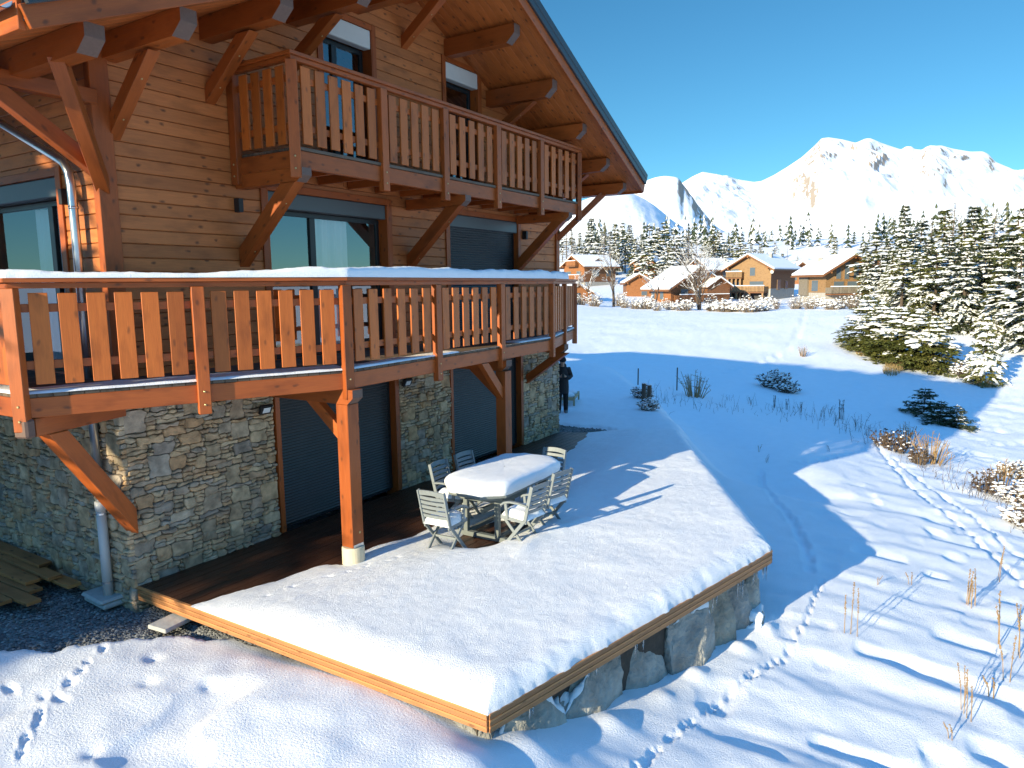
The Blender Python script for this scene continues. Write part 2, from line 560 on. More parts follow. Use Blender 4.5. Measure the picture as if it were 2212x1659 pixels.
# ------------------------------------------------------------------ terrain height
DECK = [(0.0, -5.20), (5.15, -6.38), (11.85, -2.80), (11.12, -0.72)]       # outer corners of the deck
CTRL = np.array([
    # beside and under the deck
    (-.2, 1, -.20), (-1.0, 0, -.22), (-2, 3, -.2), (-3, 8, -.2), (-6, 4, -.3), (-9, 0, -.5), (-1.5, -1.5, -.24), (-.4, -2.0, -.20),
    (-.12, -2.4, -.14), (-.12, -3.0, -.085), (-.12, -3.7, -.06), (-.12, -4.4, -.05), (-.35, -3.3, -.09), (-1.2, -4.0, -.22), (-.5, -5.0, -.14), (-.45, -5.7, -.38), (-2.2, -3.5, -.34), (-3.0, -6, -.45), (-1.6, -6.2, -.5),
    (-6, -5, -.7), (-5, -9, -.9), (-2.0, -8.5, -.95), (0.5, -6.3, -.66), (1.2, -5.6, -.74), (3.2, -6.1, -.92), (5.1, -6.55, -.90), (5.6, -6.3, -.92),
    (1, -3, -.8), (4, -3, -.85), (8, -3, -.7), (2, -8, -1.05), (4.1, -9.2, -1.35), (0, -12, -1.6), (5.3, -7.4, -1.08),
    (7.0, -5.9, -1.02), (9.5, -4.6, -.95), (11.8, -3.4, -.80), (9.6, -7.1, -1.12), (9, -10, -1.5), (14, -9.6, -1.75), (12, -14, -2.1), (20, -15, -2.6),
    # level bank beyond the deck
    (12.4, -1.6, -.06), (11.6, -.2, -.05), (13.5, -1.2, -.05), (13, 1.0, -.06), (16, 1.2, 0), (16.2, -.2, -.15), (14.6, -1.9, -.35), (19, 3, .1), (21, 4, .05), (18, 5, .35), (22, 8, .2),
    (14, 8, .2), (12, 14, .3), (20, 14, .5),
    # dip and the lower field
    (17.5, -1.6, -.95), (14, -4.2, -1.0), (18, -5.5, -1.5), (22, -6.3, -1.75), (23, 1.0, -1.05), (25.6, 1.4, -1.2), (27, 7.8, -.85), (30, -.5, -1.3), (28, -8, -2.05), (30, -18, -2.6),
    (40.8, -10.3, -2.0), (41.5, -9.3, -1.9), (46, -7.4, -1.5), (50.5, -2.3, -.9), (36, 8, -.5), (45, 14, -.05), (46, -20, -2.0),
    (57.3, -1.1, .7), (60, -12, .3), (71, 16.3, .72), (77, 33.7, 1.5), (60, 28, .8), (75, 5, 1.0), (75, -20, 1.8), (60, 50, 2.0), (30, 40, 1.5), (0, 50, 1.5), (0, 25, .4), (-30, 20, -.4), (-30, -20, -1.6), (0, -40, -3), (50, -50, -2), (90, -40, 2.5),
    # the village
    (120, 62, 4.2), (108, 55, 3.4), (96, 46, 1.6), (95, 38, 1.2), (100, 34, 1.1), (96, 26, 1.0), (112, 30, 1.8), (118, 22, 1.6), (105, 12, .9), (125, 8, 2.0), (130, -5, 3.0),
    (150, 60, 8), (150, 40, 5), (160, 15, 4.5), (150, -30, 6), (110, 90, 6), (60, 110, 6), (200, 60, 12), (210, 20, 9), (210, -20, 10), (170, 110, 14), (100, 160, 14), (100, -90, 4), (200, -90, 10),
    (-80, 60, 2), (-80, -60, -4), (0, -110, -6), (0, 120, 6)], dtype=float)


def _tps_fit(P, reg=.02):
    d = np.sqrt(((P[:, None, :2] - P[None, :, :2]) ** 2).sum(-1) + 1e-9)
    K = d * d * np.log(d + 1e-9) * .01
    n = len(P)
    K += np.eye(n) * reg
    A = np.zeros((n + 3, n + 3))
    A[:n, :n] = K
    A[:n, n] = 1; A[:n, n + 1:] = P[:, :2]
    A[n, :n] = 1; A[n + 1:, :n] = P[:, :2].T
    return np.linalg.solve(A, np.concatenate([P[:, 2], np.zeros(3)]))


_CW = None


def _warp(x, y):
    """compress far distances so that the spline is stiff far away and supple close by"""
    cx, cy = 3.0, -4.0
    dx, dy = x - cx, y - cy
    r = np.sqrt(dx * dx + dy * dy) + 1e-6
    k = np.log1p(r / 6.0) * 6.0 / r
    return dx * k, dy * k


_WP = np.column_stack([*_warp(CTRL[:, 0], CTRL[:, 1]), CTRL[:, 2]])
_TW = _tps_fit(_WP)


BANK = [(11.4, -3.1), (12.4, -2.55), (14.2, -1.35), (16.5, -.1), (19.5, 1.9), (22.0, 3.8), (23.0, 6.5)]


def seg_dist(x, y, a, b):
    ax, ay = a; bx, by = b
    dx, dy = bx - ax, by - ay
    t = np.clip(((x - ax) * dx + (y - ay) * dy) / (dx * dx + dy * dy), 0, 1)
    return np.hypot(x - ax - t * dx, y - ay - t * dy)


def ground_base(x, y):
    x = np.asarray(x, float); y = np.asarray(y, float)
    wx, wy = _warp(x, y)
    out = np.full(wx.shape, _TW[-3])
    out = out + _TW[-2] * wx + _TW[-1] * wy
    for i in range(len(_WP)):
        d = np.sqrt((wx - _WP[i, 0]) ** 2 + (wy - _WP[i, 1]) ** 2 + 1e-9)
        out = out + _TW[i] * d * d * np.log(d + 1e-9) * .01
    # the level bank beyond the deck breaks off along an edge
    sd_ = np.full(np.shape(x), 1e3); best = np.full(np.shape(x), 1e3)
    for (ax, ay), (bx, by) in zip(BANK[:-1], BANK[1:]):
        d = seg_dist(x, y, (ax, ay), (bx, by))
        side = -((bx - ax) * (y - ay) - (by - ay) * (x - ax)) / math.hypot(bx - ax, by - ay)
        upd = d < best
        sd_ = np.where(upd, np.where(side >= 0, d, -d), sd_); best = np.where(upd, d, best)
    tb = sstep(-.15, 1.0, sd_ + .18 * vnoise(x * 1.1, y * 1.1, 207)) * 1.0
    wb = (1 - tb) * sstep(-5.5, -2.5, sd_) * sstep(11.2, 12.6, x) * sstep(24.5, 22.0, x)
    out = out * (1 - wb) + wb * (-.06 + .02 * (x - 12) + .06 * vnoise(x * .5, y * .5, 209))
    out = out - .45 * sstep(.2, 1.2, sd_) * sstep(4.5, 1.5, sd_) * sstep(11.6, 13.0, x) * sstep(26, 20, x)
    out = out + .42 * np.exp(-((x - 20.6) ** 2 / 4.5 + (y - 4.8) ** 2 / 3.0))
    r = np.hypot(x, y)
    fwd = sstep(-.1, .5, (x * math.cos(YAW) + y * math.sin(YAW)) / np.maximum(r, 1))
    far = 12 * fwd - 8 * (1 - fwd) + (.034 * fwd - .01 * (1 - fwd)) * (r - 200) + 10 * fbm(x / 260., y / 260., 41, 4) * fwd
    t = sstep(150, 260, r)
    return out * (1 - t) + far * t


def hit(px, py, it=60):
    """the ground point seen at a picture position (in the 2212 x 1659 frame)"""
    q = ray(px, py)
    t, last = 2.0, 2.0
    while t < 900:
        p = CAM + q * t
        if p[2] < float(ground_base(p[0], p[1])): break
        last = t; t *= 1.04
    lo, hi = last, t
    for _ in range(24):
        m = (lo + hi) / 2
        p = CAM + q * m
        if p[2] < float(ground_base(p[0], p[1])): hi = m
        else: lo = m
    return CAM + q * lo


def at_dist(px, d):
    """x, y of the ground point at horizontal distance d in the direction of picture column px"""
    q = ray(px, 615.0)
    h = math.hypot(q[0], q[1])
    return CAM[0] + q[0] / h * d, CAM[1] + q[1] / h * d


def gz(x, y):
    return float(ground_base(x, y))


# animal and ski tracks, as polylines in world space
def poly(pts): return [tuple(hit(*p)[:2]) for p in pts]


TRK = [(poly([(1775, 1255), (1740, 1340), (1700, 1415), (1650, 1440), (1560, 1505), (1470, 1575), (1380, 1655), (1300, 1720)]), .16, .045, .036),
       (poly([(1893, 962), (1925, 1000), (1960, 1042), (2010, 1085), (2070, 1125), (2110, 1165), (2160, 1215), (2240, 1290)]), .16, .06, .07),
       (poly([(1925, 985), (1985, 1035), (2050, 1080), (2110, 1120), (2180, 1185), (2240, 1225)]), .16, .06, .07),
       (poly([(1893, 962), (1860, 972), (1810, 985), (1755, 998), (1705, 1003)]), .17, .05, .06),
       (poly([(222, 1398), (180, 1440), (140, 1480), (100, 1520), (70, 1570), (40, 1630)]), .17, .035, .040),
       (poly([(160, 1510), (110, 1500), (60, 1500), (20, 1480)]), .2, .035, .045),
       (poly([(1740, 640), (1735, 690), (1720, 730), (1690, 760), (1620, 790), (1560, 805)]), .9, .05, .25),
       (poly([(1500, 815), (1580, 805), (1660, 775), (1720, 745)]), .8, .04, .22),
       (poly([(1640, 1020), (1665, 1070), (1705, 1115), (1735, 1170), (1755, 1235)]), .22, .05, .08)]
DENTS = [(318, 1468), (450, 1470), (330, 1418), (200, 1625)]

_near_trk = []


def ground_z(x, y):
    """terrain with drifts, dents and tracks"""
    z = ground_base(x, y)
    r = np.hypot(x - CAM[0], y - CAM[1])
    fade = 1 - sstep(60, 120, r)
    # soft wind drifts running down the slope on the right, rounder lumps elsewhere
    u = (x * .15 - y * .99); v = (x * .99 + y * .15)
    right = sstep(-5.2, -7.0, y + .0 * x) * sstep(-3.5, 0.5, x)
    drift = fbm(u / 2.6, v / .85, 3, 3)
    lump = fbm(x / 1.1, y / 1.1, 9, 3)
    hollow = np.minimum(0, vnoise(u / 1.15 + 31, v / .62 + 9, 77) + .12)
    hollow2 = np.minimum(0, vnoise(u / .52 + 5 + .6 * vnoise(x, y, 5), v / .42 + 2 + .5 * vnoise(x * 1.3, y * 1.3, 6), 79) + .16)
    rip = fbm(u / .60, v / .24, 83, 2)
    z = z + fade * (right * (.06 * drift + .15 * hollow + .26 * hollow2 + .030 * rip) + (1 - right) * .030 * lump + .014 * fbm(x / .4, y / .4, 15, 2))
    hol2 = np.minimum(0, vnoise(x / .8 + 3, y / .55 + 19, 78) + .24)
    left = sstep(1.2, -.6, x) * sstep(1, -3, y) * sstep(.05, .9, -x + np.maximum(0, -5.3 - y))
    z = z + left * (.30 * hol2 + .06 * lump)
    field = sstep(18, 30, x)
    z = z + fade * field * (.10 * fbm(x / 3.5, y / 7., 21, 3) + .035 * vnoise(x / .9, y / .9, 55))
    for pts, step, depth, w in TRK:
        pa = np.array(pts)
        box = (x > pa[:, 0].min() - 1) & (x < pa[:, 0].max() + 1) & (y > pa[:, 1].min() - 1) & (y < pa[:, 1].max() + 1)
        if not box.any(): continue
        xs, ys = x[box], y[box]
        dz = np.zeros_like(xs)
        q = random.Random(len(pts) * 7 + 1)
        k = 0
        for (ax, ay), (bx, by) in zip(pts[:-1], pts[1:]):
            L = math.hypot(bx - ax, by - ay)
            ex, ey = (bx - ax) / L, (by - ay) / L
            n = max(1, int(L / step))
            for i in range(n):
                t = (i + q.uniform(.1, .9)) / n
                k += 1
                sgn = (1 if k % 2 else -1) * q.uniform(.3, .9)
                nx, ny = -ey, ex
                cx = ax + (bx - ax) * t + nx * w * .55 * sgn
                cy = ay + (by - ay) * t + ny * w * .55 * sgn
                al = q.uniform(1.2, 2.6); dp = depth * q.uniform(.55, 1.25); ww = w * q.uniform(.75, 1.2)
                lo_ = ((xs - cx) * ex + (ys - cy) * ey) / (ww * al); la = ((xs - cx) * nx + (ys - cy) * ny) / ww
                d2 = lo_ * lo_ + la * la
                dz += -dp * np.exp(-d2 ** 2 * .9) + dp * .30 * q.random() * np.exp(-((np.sqrt(d2) - 1.45) ** 2) * 4)
        z = z.copy(); z[box] += dz
    for p in DENTS:
        c = hit(*p)
        d2 = ((x - c[0]) ** 2 * 1.6 + (y - c[1]) ** 2) / .10 ** 2
        z = z - .04 * np.exp(-d2)
    for (mx, my, mh, mr) in ((.40, -5.44, .06, .22), (1.50, -5.70, .07, .18), (2.40, -5.90, .04, .13), (3.10, -6.04, .06, .14), (4.1, -6.28, .07, .15), (-.25, -5.25, .07, .28), (4.8, -6.45, .05, .14), (-.8, -5.6, .08, .4)):
        z = z + mh * np.exp(-((x - mx) ** 2 + (y - my) ** 2) / mr ** 2)
    # snow melted away to gravel beside the house walls
    m = gravel_mask(x, y)
    z = z - .13 * m
    # keep the snow below the deck boards
    ins = in_deck(x, y, .22)
    z = np.where(ins, np.minimum(z, -.42), z)
    hs_ = (x > .05) & (x < 10.8) & (y > -.05) & (y < 10)
    z = np.where(hs_, np.minimum(z, -.35), z)
    return z


def in_deck(x, y, grow=0.0):
    ins = np.ones(np.shape(x), bool)
    pts = [(0, 0)] + DECK
    n = len(pts)
    for i in range(n):
        ax, ay = pts[i]; bx, by = pts[(i + 1) % n]
        ex, ey = bx - ax, by - ay
        L = math.hypot(ex, ey)
        ins &= ((ex * (y - ay) - ey * (x - ax)) / L > grow)
    return ins


def gravel_mask(x, y):
    nz = fbm(x * 1.7, y * 1.7, 33, 3) * .30 + fbm(x * 7, y * 7, 35, 2) * .12
    # left of the house: bounded by a line from (-1.5, .2) to (.25, -1.5)
    a = ((x + 1.6) * .70 + (y - .25) * .72 + nz * .8)
    left = sstep(-.05, .10, a) * (x < 1)
    # right side strip along the wall
    d = 1.15 - (x - 10.8) - .12 * (y - 2) + nz * .6
    right = sstep(0, .15, d) * (x > 10.6) * (y > -1.0)
    return np.maximum(left, right)


# ------------------------------------------------------------------ the ground: one polar sheet round the viewpoint
def build_ground():
    yaw = YAW
    c = list(np.arange(-44, 44.01, .125))
    extra = list(np.arange(46, 314, 3.0))
    th = np.radians(np.array(c + extra)) + yaw
    rr = [.9]
    while rr[-1] < 42: rr.append(rr[-1] * 1.0085)
    while rr[-1] < 150: rr.append(rr[-1] * 1.018)
    while rr[-1] < 2600: rr.append(rr[-1] * 1.04)
    rr = np.array(rr)
    T, RR = np.meshgrid(th, rr)
    X = CAM[0] + RR * np.cos(T); Y = CAM[1] + RR * np.sin(T)
    Z = ground_z(X, Y)
    o = grid_object("snow_ground", np.stack([X, Y, Z], -1), M['ground'], kind="structure", wrap=True)
    return o


M['ground'] = snow_mat("snow field", 46, .60, 3.2)
ground = build_ground()

# gravel sheet under the melted edge, with loose pebbles on it
def build_gravel():
    xs = np.arange(-5.5, 1.2, .06); ys = np.arange(-3.0, 9.0, .06)
    X, Y = np.meshgrid(xs, ys)
    Z = ground_base(X, Y) - .055 + .025 * fbm(X * 3, Y * 3, 71, 3)
    Z = Z - .5 * (1 - sstep(.0, .25, gravel_mask(X, Y)))
    Z = np.where(in_deck(X, Y, .03), -.3, Z)
    o = grid_object("gravel", np.stack([X, Y, Z], -1), M['gravel'], kind="structure")
    xs = np.arange(10.6, 13.2, .08); ys = np.arange(-.9, 10, .08)
    X, Y = np.meshgrid(xs, ys)
    Z = ground_base(X, Y) - .06
    Z = Z - .5 * (1 - sstep(.0, .25, gravel_mask(X, Y)))
    Z = np.where(in_deck(X, Y, .03), -.3, Z)
    o2 = grid_object("gravel", np.stack([X, Y, Z], -1), M['gravel'], kind="structure")
    mb = MB()
    q = random.Random(3)
    n = 0
    while n < 9000:
        if n % 4:
            x, y = q.uniform(-3.2, .5), q.uniform(-1.7, 4.0)
        else:
            x, y = q.uniform(10.8, 12.6), q.uniform(-.8, 5)
        n += 1
        if float(gravel_mask(np.array(x), np.array(y))) < .8: continue
        if bool(in_deck(np.array(x), np.array(y), -.02)) or (0 < x < 10.8 and y > 0): continue
        s = q.uniform(.010, .024)
        z = gz(x, y) - .045
        mb.blob((x, y, z), s * q.uniform(.8, 1.5), s * q.uniform(.7, 1.2), s * .7, n, .2, 0, q.random(),
                rot=Matrix.Rotation(q.uniform(0, 6), 3, 'Z') @ Matrix.Rotation(q.uniform(-.5, .5), 3, 'X'))
    p = mb.build("gravel_stones", M['pebble'])
    tag(p, "loose grey gravel stones along the house walls", "gravel", kind="stuff")


def gravel_mat():
    m, n, l, b = new_mat("gravel")
    tc = n.new("ShaderNodeTexCoord")
    vo = n.new("ShaderNodeTexVoronoi"); vo.inputs["Scale"].default_value = 34
    l.new(tc.outputs["Object"], vo.inputs["Vector"])
    sp = n.new("ShaderNodeSeparateColor"); l.new(vo.outputs["Color"], sp.inputs[0])
    cr = n.new("ShaderNodeValToRGB")
    cr.color_ramp.elements[0].color = (.07, .075, .08, 1); cr.color_ramp.elements[1].color = (.26, .265, .26, 1)
    l.new(sp.outputs[0], cr.inputs[0]); l.new(cr.outputs[0], b.inputs["Base Color"])
    b.inputs["Roughness"].default_value = .9
    bp = n.new("ShaderNodeBump"); bp.inputs["Strength"].default_value = 1; bp.inputs["Distance"].default_value = .02
    bp.invert = True
    l.new(vo.outputs["Distance"], bp.inputs["Height"]); l.new(bp.outputs[0], b.inputs["Normal"])
    return m


M['gravel'] = gravel_mat()
build_gravel()
# ------------------------------------------------------------------ mountains
SKY_MAIN = [(1380, 470), (1420, 440), (1440, 415), (1472, 396), (1497, 380.5), (1518, 371), (1550, 376.5), (1592, 387), (1629, 393), (1645, 391), (1672, 378),
            (1700, 361), (1732, 339.5), (1756, 318), (1775, 298.5), (1791, 296.6), (1820, 301), (1849, 308.3), (1870, 299), (1881, 298.5), (1902, 307.7), (1920, 314),
            (1947, 323), (1957, 316), (1970, 316), (1976, 322), (1992, 323.6), (2002, 316), (2034, 314), (2058, 321), (2097, 327.6), (2124, 327), (2136, 333), (2150, 349),
            (2164, 355), (2190, 367), (2212, 374), (2300, 400), (2450, 440), (2700, 480), (3100, 500)]
SKY_KNOB = [(1200, 560), (1290, 500), (1330, 455), (1360, 425), (1380, 400), (1397, 388), (1418, 380.5), (1436, 378), (1460, 380.5), (1468, 384), (1476, 399), (1484, 405), (1488, 416),
            (1497, 424), (1505, 440), (1513, 447), (1520, 460), (1530, 468), (1536, 480), (1552, 492), (1600, 520), (1700, 560)]
SKY_HILL = [(300, 560), (700, 500), (1000, 470), (1180, 466), (1240, 440), (1290, 420), (1330, 411), (1360, 413), (1395, 430), (1420, 448), (1440, 465), (1470, 490), (1530, 510), (1650, 530), (1800, 560), (2100, 590)]
SKY_FORE = [(1000, 560), (1200, 545), (1400, 520), (1500, 505), (1600, 500), (1700, 512), (1760, 528), (1800, 535), (1900, 520), (2000, 500), (2100, 480), (2212, 470), (2500, 470)]


def _prof(pts, dist):
    """azimuth -> ridge height, for a skyline seen at horizontal distance dist"""
    A, H = [], []
    for px, py in pts:
        q = ray(px, py)
        h = math.hypot(q[0], q[1])
        A.append(math.atan2(q[1], q[0])); H.append(CAM[2] + q[2] / h * dist)
    o = np.argsort(A)
    return np.array(A)[o], np.array(H)[o]


def build_mountain():
    az = np.linspace(YAW - R_(46), YAW + R_(30), 900)
    r = np.concatenate([np.linspace(560, 1500, 90), np.linspace(1512, 3000, 110), np.linspace(3015, 5400, 200), np.linspace(5450, 6800, 24)])
    A, RR = np.meshgrid(az, r)
    X = CAM[0] + RR * np.cos(A); Y = CAM[1] + RR * np.sin(A)
    base = 12 + .034 * (RR - 200) + .030 * np.clip(RR - 900, 0, None) - 9 * sstep(820, 560, RR)
    warp = 240 * fbm(A * 9, RR / 900., 5, 4)
    out = base + 0
    rid = 1 - 2 * np.abs(fbm(A * 26 + .4 * fbm(A * 12, RR / 700, 3), RR / 620., 11, 5))
    fine = fbm(A * 90, RR / 140., 17, 5)
    for pts, R0, L, p, amp in ((SKY_FORE, 900, 420, 1.1, 2), (SKY_HILL, 1350, 600, 1.15, 1.2), (SKY_KNOB, 1900, 360, .95, 4), (SKY_MAIN, 4600, 2500, 1.15, 15)):
        a, h = _prof(pts, R0)
        ga = np.linspace(a[0], a[-1], 1600); gh = np.interp(ga, a, h)
        kw = 16 if R0 < 3000 else 3
        gh = np.convolve(np.pad(gh, kw, mode='edge'), np.ones(2 * kw + 1) / (2 * kw + 1), mode='valid')
        hk = np.interp(A, ga, gh)
        d = RR - R0
        rel = np.clip(-(d + warp * (L / 2500.) * sstep(0, -L * .4, d)) / L, 0, 1)
        front = base + (hk - base) * (1 - rel) ** p
        back = hk - np.clip(d, 0, None) * .45
        zz = np.where(d <= 0, front, back)
        w = sstep(0, .10, rel) * sstep(1.0, .5, rel)
        zz = zz + amp * w * (1.7 * (rid - .75) + .55 * fine)
        # spurs running down from the main ridge
        if R0 > 4000:
            spur = 1 - np.abs(2 * vnoise(A * 13 + .5 * fbm(A * 8, RR / 800., 23, 3), RR / 5200., 29))
            zz = zz + 75 * w * (spur - .62)
        if R0 > 4000:
            # rocky ribs that stand out of the main face
            for (p0, p1, ra, rb, hgt, wd) in (((1908, 345), (1876, 420), 3900, 3350, 36, .0042), ((1838, 330), (1850, 352), 4200, 3950, 26, .003), ((2010, 335), (1985, 372), 4200, 3800, 26, .0035), ((2090, 345), (2050, 380), 4200, 3800, 28, .004), ((1790, 385), (1760, 420), 3900, 3500, 22, .010)):
                q0, q1 = ray(*p0), ray(*p1)
                z0_, z1_ = math.atan2(q0[1], q0[0]), math.atan2(q1[1], q1[0])
                f = (ra - RR) / (ra - rb)
                c = z0_ + (z1_ - z0_) * f + .0016 * vnoise(RR / 90., RR * 0, 47)
                zz = zz + hgt * np.exp(-((A - c) / wd) ** 2) * sstep(-.15, .15, f) * sstep(1.15, .85, f) * (.8 + .8 * vnoise(A * 420, RR / 60., 53))
        out = np.maximum(out, zz)
    # a small cliff throwing its shadow, low on the main face
    return grid_object("mountain", np.stack([X, Y, out], -1), M['mountain'], kind="structure")


def mountain_mat():
    m, n, l, b = new_mat("snowy mountain")
    ge = n.new("ShaderNodeNewGeometry")
    tc = n.new("ShaderNodeTexCoord")
    nz = n.new("ShaderNodeTexNoise"); nz.inputs["Scale"].default_value = .013; nz.inputs["Detail"].default_value = 9
    nz.inputs["Roughness"].default_value = .62
    l.new(tc.outputs["Object"], nz.inputs["Vector"])
    nb = n.new("ShaderNodeTexNoise"); nb.inputs["Scale"].default_value = .0034; nb.inputs["Detail"].default_value = 4
    l.new(tc.outputs["Object"], nb.inputs["Vector"])
    sp = n.new("ShaderNodeSeparateXYZ"); l.new(ge.outputs["True Normal"], sp.inputs[0])
    # bare rock where the face is steep and the noise is high
    steep = n.new("ShaderNodeMapRange"); steep.inputs[1].default_value = .84; steep.inputs[2].default_value = .50
    l.new(sp.outputs[2], steep.inputs[0])
    t = math_node(n, l, 'ADD', math_node(n, l, 'MULTIPLY', steep.outputs[0], .34), math_node(n, l, 'MULTIPLY', nb.outputs["Fac"], .35))
    t = math_node(n, l, 'ADD', t, math_node(n, l, 'MULTIPLY', nz.outputs["Fac"], .55))
    pz = n.new("ShaderNodeSeparateXYZ"); l.new(ge.outputs["Position"], pz.inputs[0])
    hz = n.new("ShaderNodeMapRange"); hz.inputs[1].default_value = 480; hz.inputs[2].default_value = 820; hz.inputs[4].default_value = .07
    l.new(pz.outputs[2], hz.inputs[0]); t = math_node(n, l, 'ADD', t, hz.outputs[0])
    mk = n.new("ShaderNodeMapRange"); mk.inputs[1].default_value = .655; mk.inputs[2].default_value = .69
    l.new(t, mk.inputs[0])
    c = mix_col(n, l, mk.outputs[0], (.90, .91, .93), (.42, .34, .27))
    l.new(c, b.inputs["Base Color"])
    b.inputs["Roughness"].default_value = .8
    b.inputs["Specular IOR Level"].default_value = .1
    bp = n.new("ShaderNodeBump"); bp.inputs["Strength"].default_value = .35; bp.inputs["Distance"].default_value = 14
    l.new(nz.outputs["Fac"], bp.inputs["Height"]); l.new(bp.outputs[0], b.inputs["Normal"])
    return m


M['mountain'] = mountain_mat()
mountain = build_mountain()
# ------------------------------------------------------------------ the chalet (front wall y = 0, left wall x = 0)
HX, HY = 10.80, 14.6
RX = 5.375                                    # ridge
def sl_(x): return .427 if x < RX else .459
def zs(x): return 8.69 - sl_(x) * abs(x - RX)   # underside of the roof
EAVE_L, EAVE_R, VERGE, REAR = -1.5, 11.75, -1.80, 16.4
STONE_Z = 2.34

house = empty("chalet", (0, 0, 0), 0, "large nearby chalet of stained wood on a stone ground floor with two balconies", "chalet")

# openings (s0, s1, z0, z1) on each wall
FRONT = dict(sh1=(2.28, 4.83, -.2, 2.34), sh2=(6.48, 9.04, -.2, 2.34), w1=(2.30, 4.80, 2.56, 4.97), w2=(6.52, 9.02, 2.56, 4.97),
             d1=(3.47, 4.56, 5.36, 7.69), d2=(6.50, 7.58, 5.36, 7.71))
LEFT = dict(lw=(.93, 3.35, 2.56, 4.97))


def fpt(s, d, z): return Vector((s, -d, z))       # front wall: along x, outwards -y
def lpt(s, d, z): return Vector((-d, s, z))       # left wall: along y, outwards -x
def rpt(s, d, z): return Vector((HX + d, s, z))


def free_spans(z0, z1, lo, hi, holes):
    cuts = sorted((a, b) for a, b, c, d in holes if c < z1 - 1e-4 and d > z0 + 1e-4)
    out, x = [], lo
    for a, b in cuts:
        if a > x + .01: out.append((x, a))
        x = max(x, b)
    if x < hi - .01: out.append((x, hi))
    return out


def wbox(mb, P, s0, s1, d0, d1, z0, z1, mi=0, r=None):
    """box on a wall frame, grain along its longest side"""
    a, b = P(s0, d0, z0), P(s1, d1, z1)
    lo = Vector([min(a[i], b[i]) for i in range(3)]); hi = Vector([max(a[i], b[i]) for i in range(3)])
    mb.box(lo, hi, mi, r)


# backing masonry: boxes between the openings, giving the reveals their depth
def backing(P, lo, hi, holes, ztop, name, gable=False):
    mb = MB()
    zc = sorted({-.4, STONE_Z, ztop} | {v for h in holes for v in h[2:4] if -.4 < v < ztop})
    for a, b in zip(zc[:-1], zc[1:]):
        for s0, s1 in free_spans(a, b, lo, hi, holes):
            wbox(mb, P, s0, s1, -.24, -.02, a, b)
    if gable:
        z0 = ztop
        vs = [P(lo, -.02, z0), P(hi, -.02, z0), P(hi, -.02, zs(hi)), P(RX, -.02, zs(RX)), P(lo, -.02, zs(lo)),
              P(lo, -.24, z0), P(hi, -.24, z0), P(hi, -.24, zs(hi)), P(RX, -.24, zs(RX)), P(lo, -.24, zs(lo))]
        mb.add(vs, [(0, 1, 2, 3, 4), (9, 8, 7, 6, 5), (0, 5, 6, 1), (1, 6, 7, 2), (2, 7, 8, 3), (3, 8, 9, 4), (4, 9, 5, 0)])
    return mb.build(name, M['beam'], house)


# gable wall: low courses with openings up to 6.2, the gable with the two doors above
def backing_gable():
    mb = MB()
    holes = list(FRONT.values())
    zc = sorted({-.4, STONE_Z, 6.1, 6.6, 7.1, 7.69, 7.71} | {v for h in holes for v in h[2:4] if -.4 < v})
    for a, b in zip(zc[:-1], zc[1:]):
        lo, hi = 0.02, HX - .02
        if min(zs(lo), zs(hi)) < b:
            lo, hi = max(lo, RX - (8.69 - b) / .427), min(hi, RX + (8.69 - b) / .459)
        for s0, s1 in free_spans(a, b, lo, hi, holes):
            wbox(mb, fpt, s0, s1, -.24, -.03, a, b)
    half = (8.69 - 7.71) / .459
    v = [fpt(RX - half, -.03, 7.71), fpt(RX + half, -.03, 7.71), fpt(RX, -.03, 8.69), fpt(RX - half, -.24, 7.71), fpt(RX + half, -.24, 7.71), fpt(RX, -.24, 8.69)]
    mb.add(v, [(0, 1, 2), (5, 4, 3), (0, 3, 4, 1), (1, 4, 5, 2), (2, 5, 3, 0)])
    mb.build("wall", M['beam'], house)
    mb = MB()
    holes = list(LEFT.values())
    for a, b in ((-.4, 2.56), (2.56, 4.97), (4.97, zs(0) - .02)):
        for s0, s1 in free_spans(a, b, .25, HY, holes): wbox(mb, lpt, s0, s1, -.24, -.03, a, b)
    mb.build("wall", M['beam'], house)
    mb = MB()
    wbox(mb, rpt, .25, HY, -.24, -.03, -.4, zs(HX) - .02)
    mb.build("wall", M['beam'], house)
    mb = MB()
    mb.box((.25, HY - .24, -.4), (HX - .25, HY, 6.1))
    v = [(0.05, HY, 6.1), (HX - .05, HY, 6.1), (RX, HY, 8.6), (.05, HY - .2, 6.1), (HX - .05, HY - .2, 6.1), (RX, HY - .2, 8.6)]
    mb.add(v, [(1, 0, 2), (3, 4, 5), (0, 3, 5, 2), (4, 1, 2, 5)])
    mb.build("wall", M['clad'], house)
    # inside: floors and a cross wall so that the rooms are closed and dim
    mb = MB()
    mb.box((.26, .26, 2.40), (HX - .26, 4.5, 2.50))
    mb.box((.26, .26, 5.12), (HX - .26, 4.5, 5.20))
    mb.box((.26, 4.4, -.3), (HX - .26, 4.5, 7.0))
    mb.box((5.6, .26, 2.5), (5.7, 4.4, 5.12))
    mb.build("interior_partition", M['dark'], house)


backing_gable()

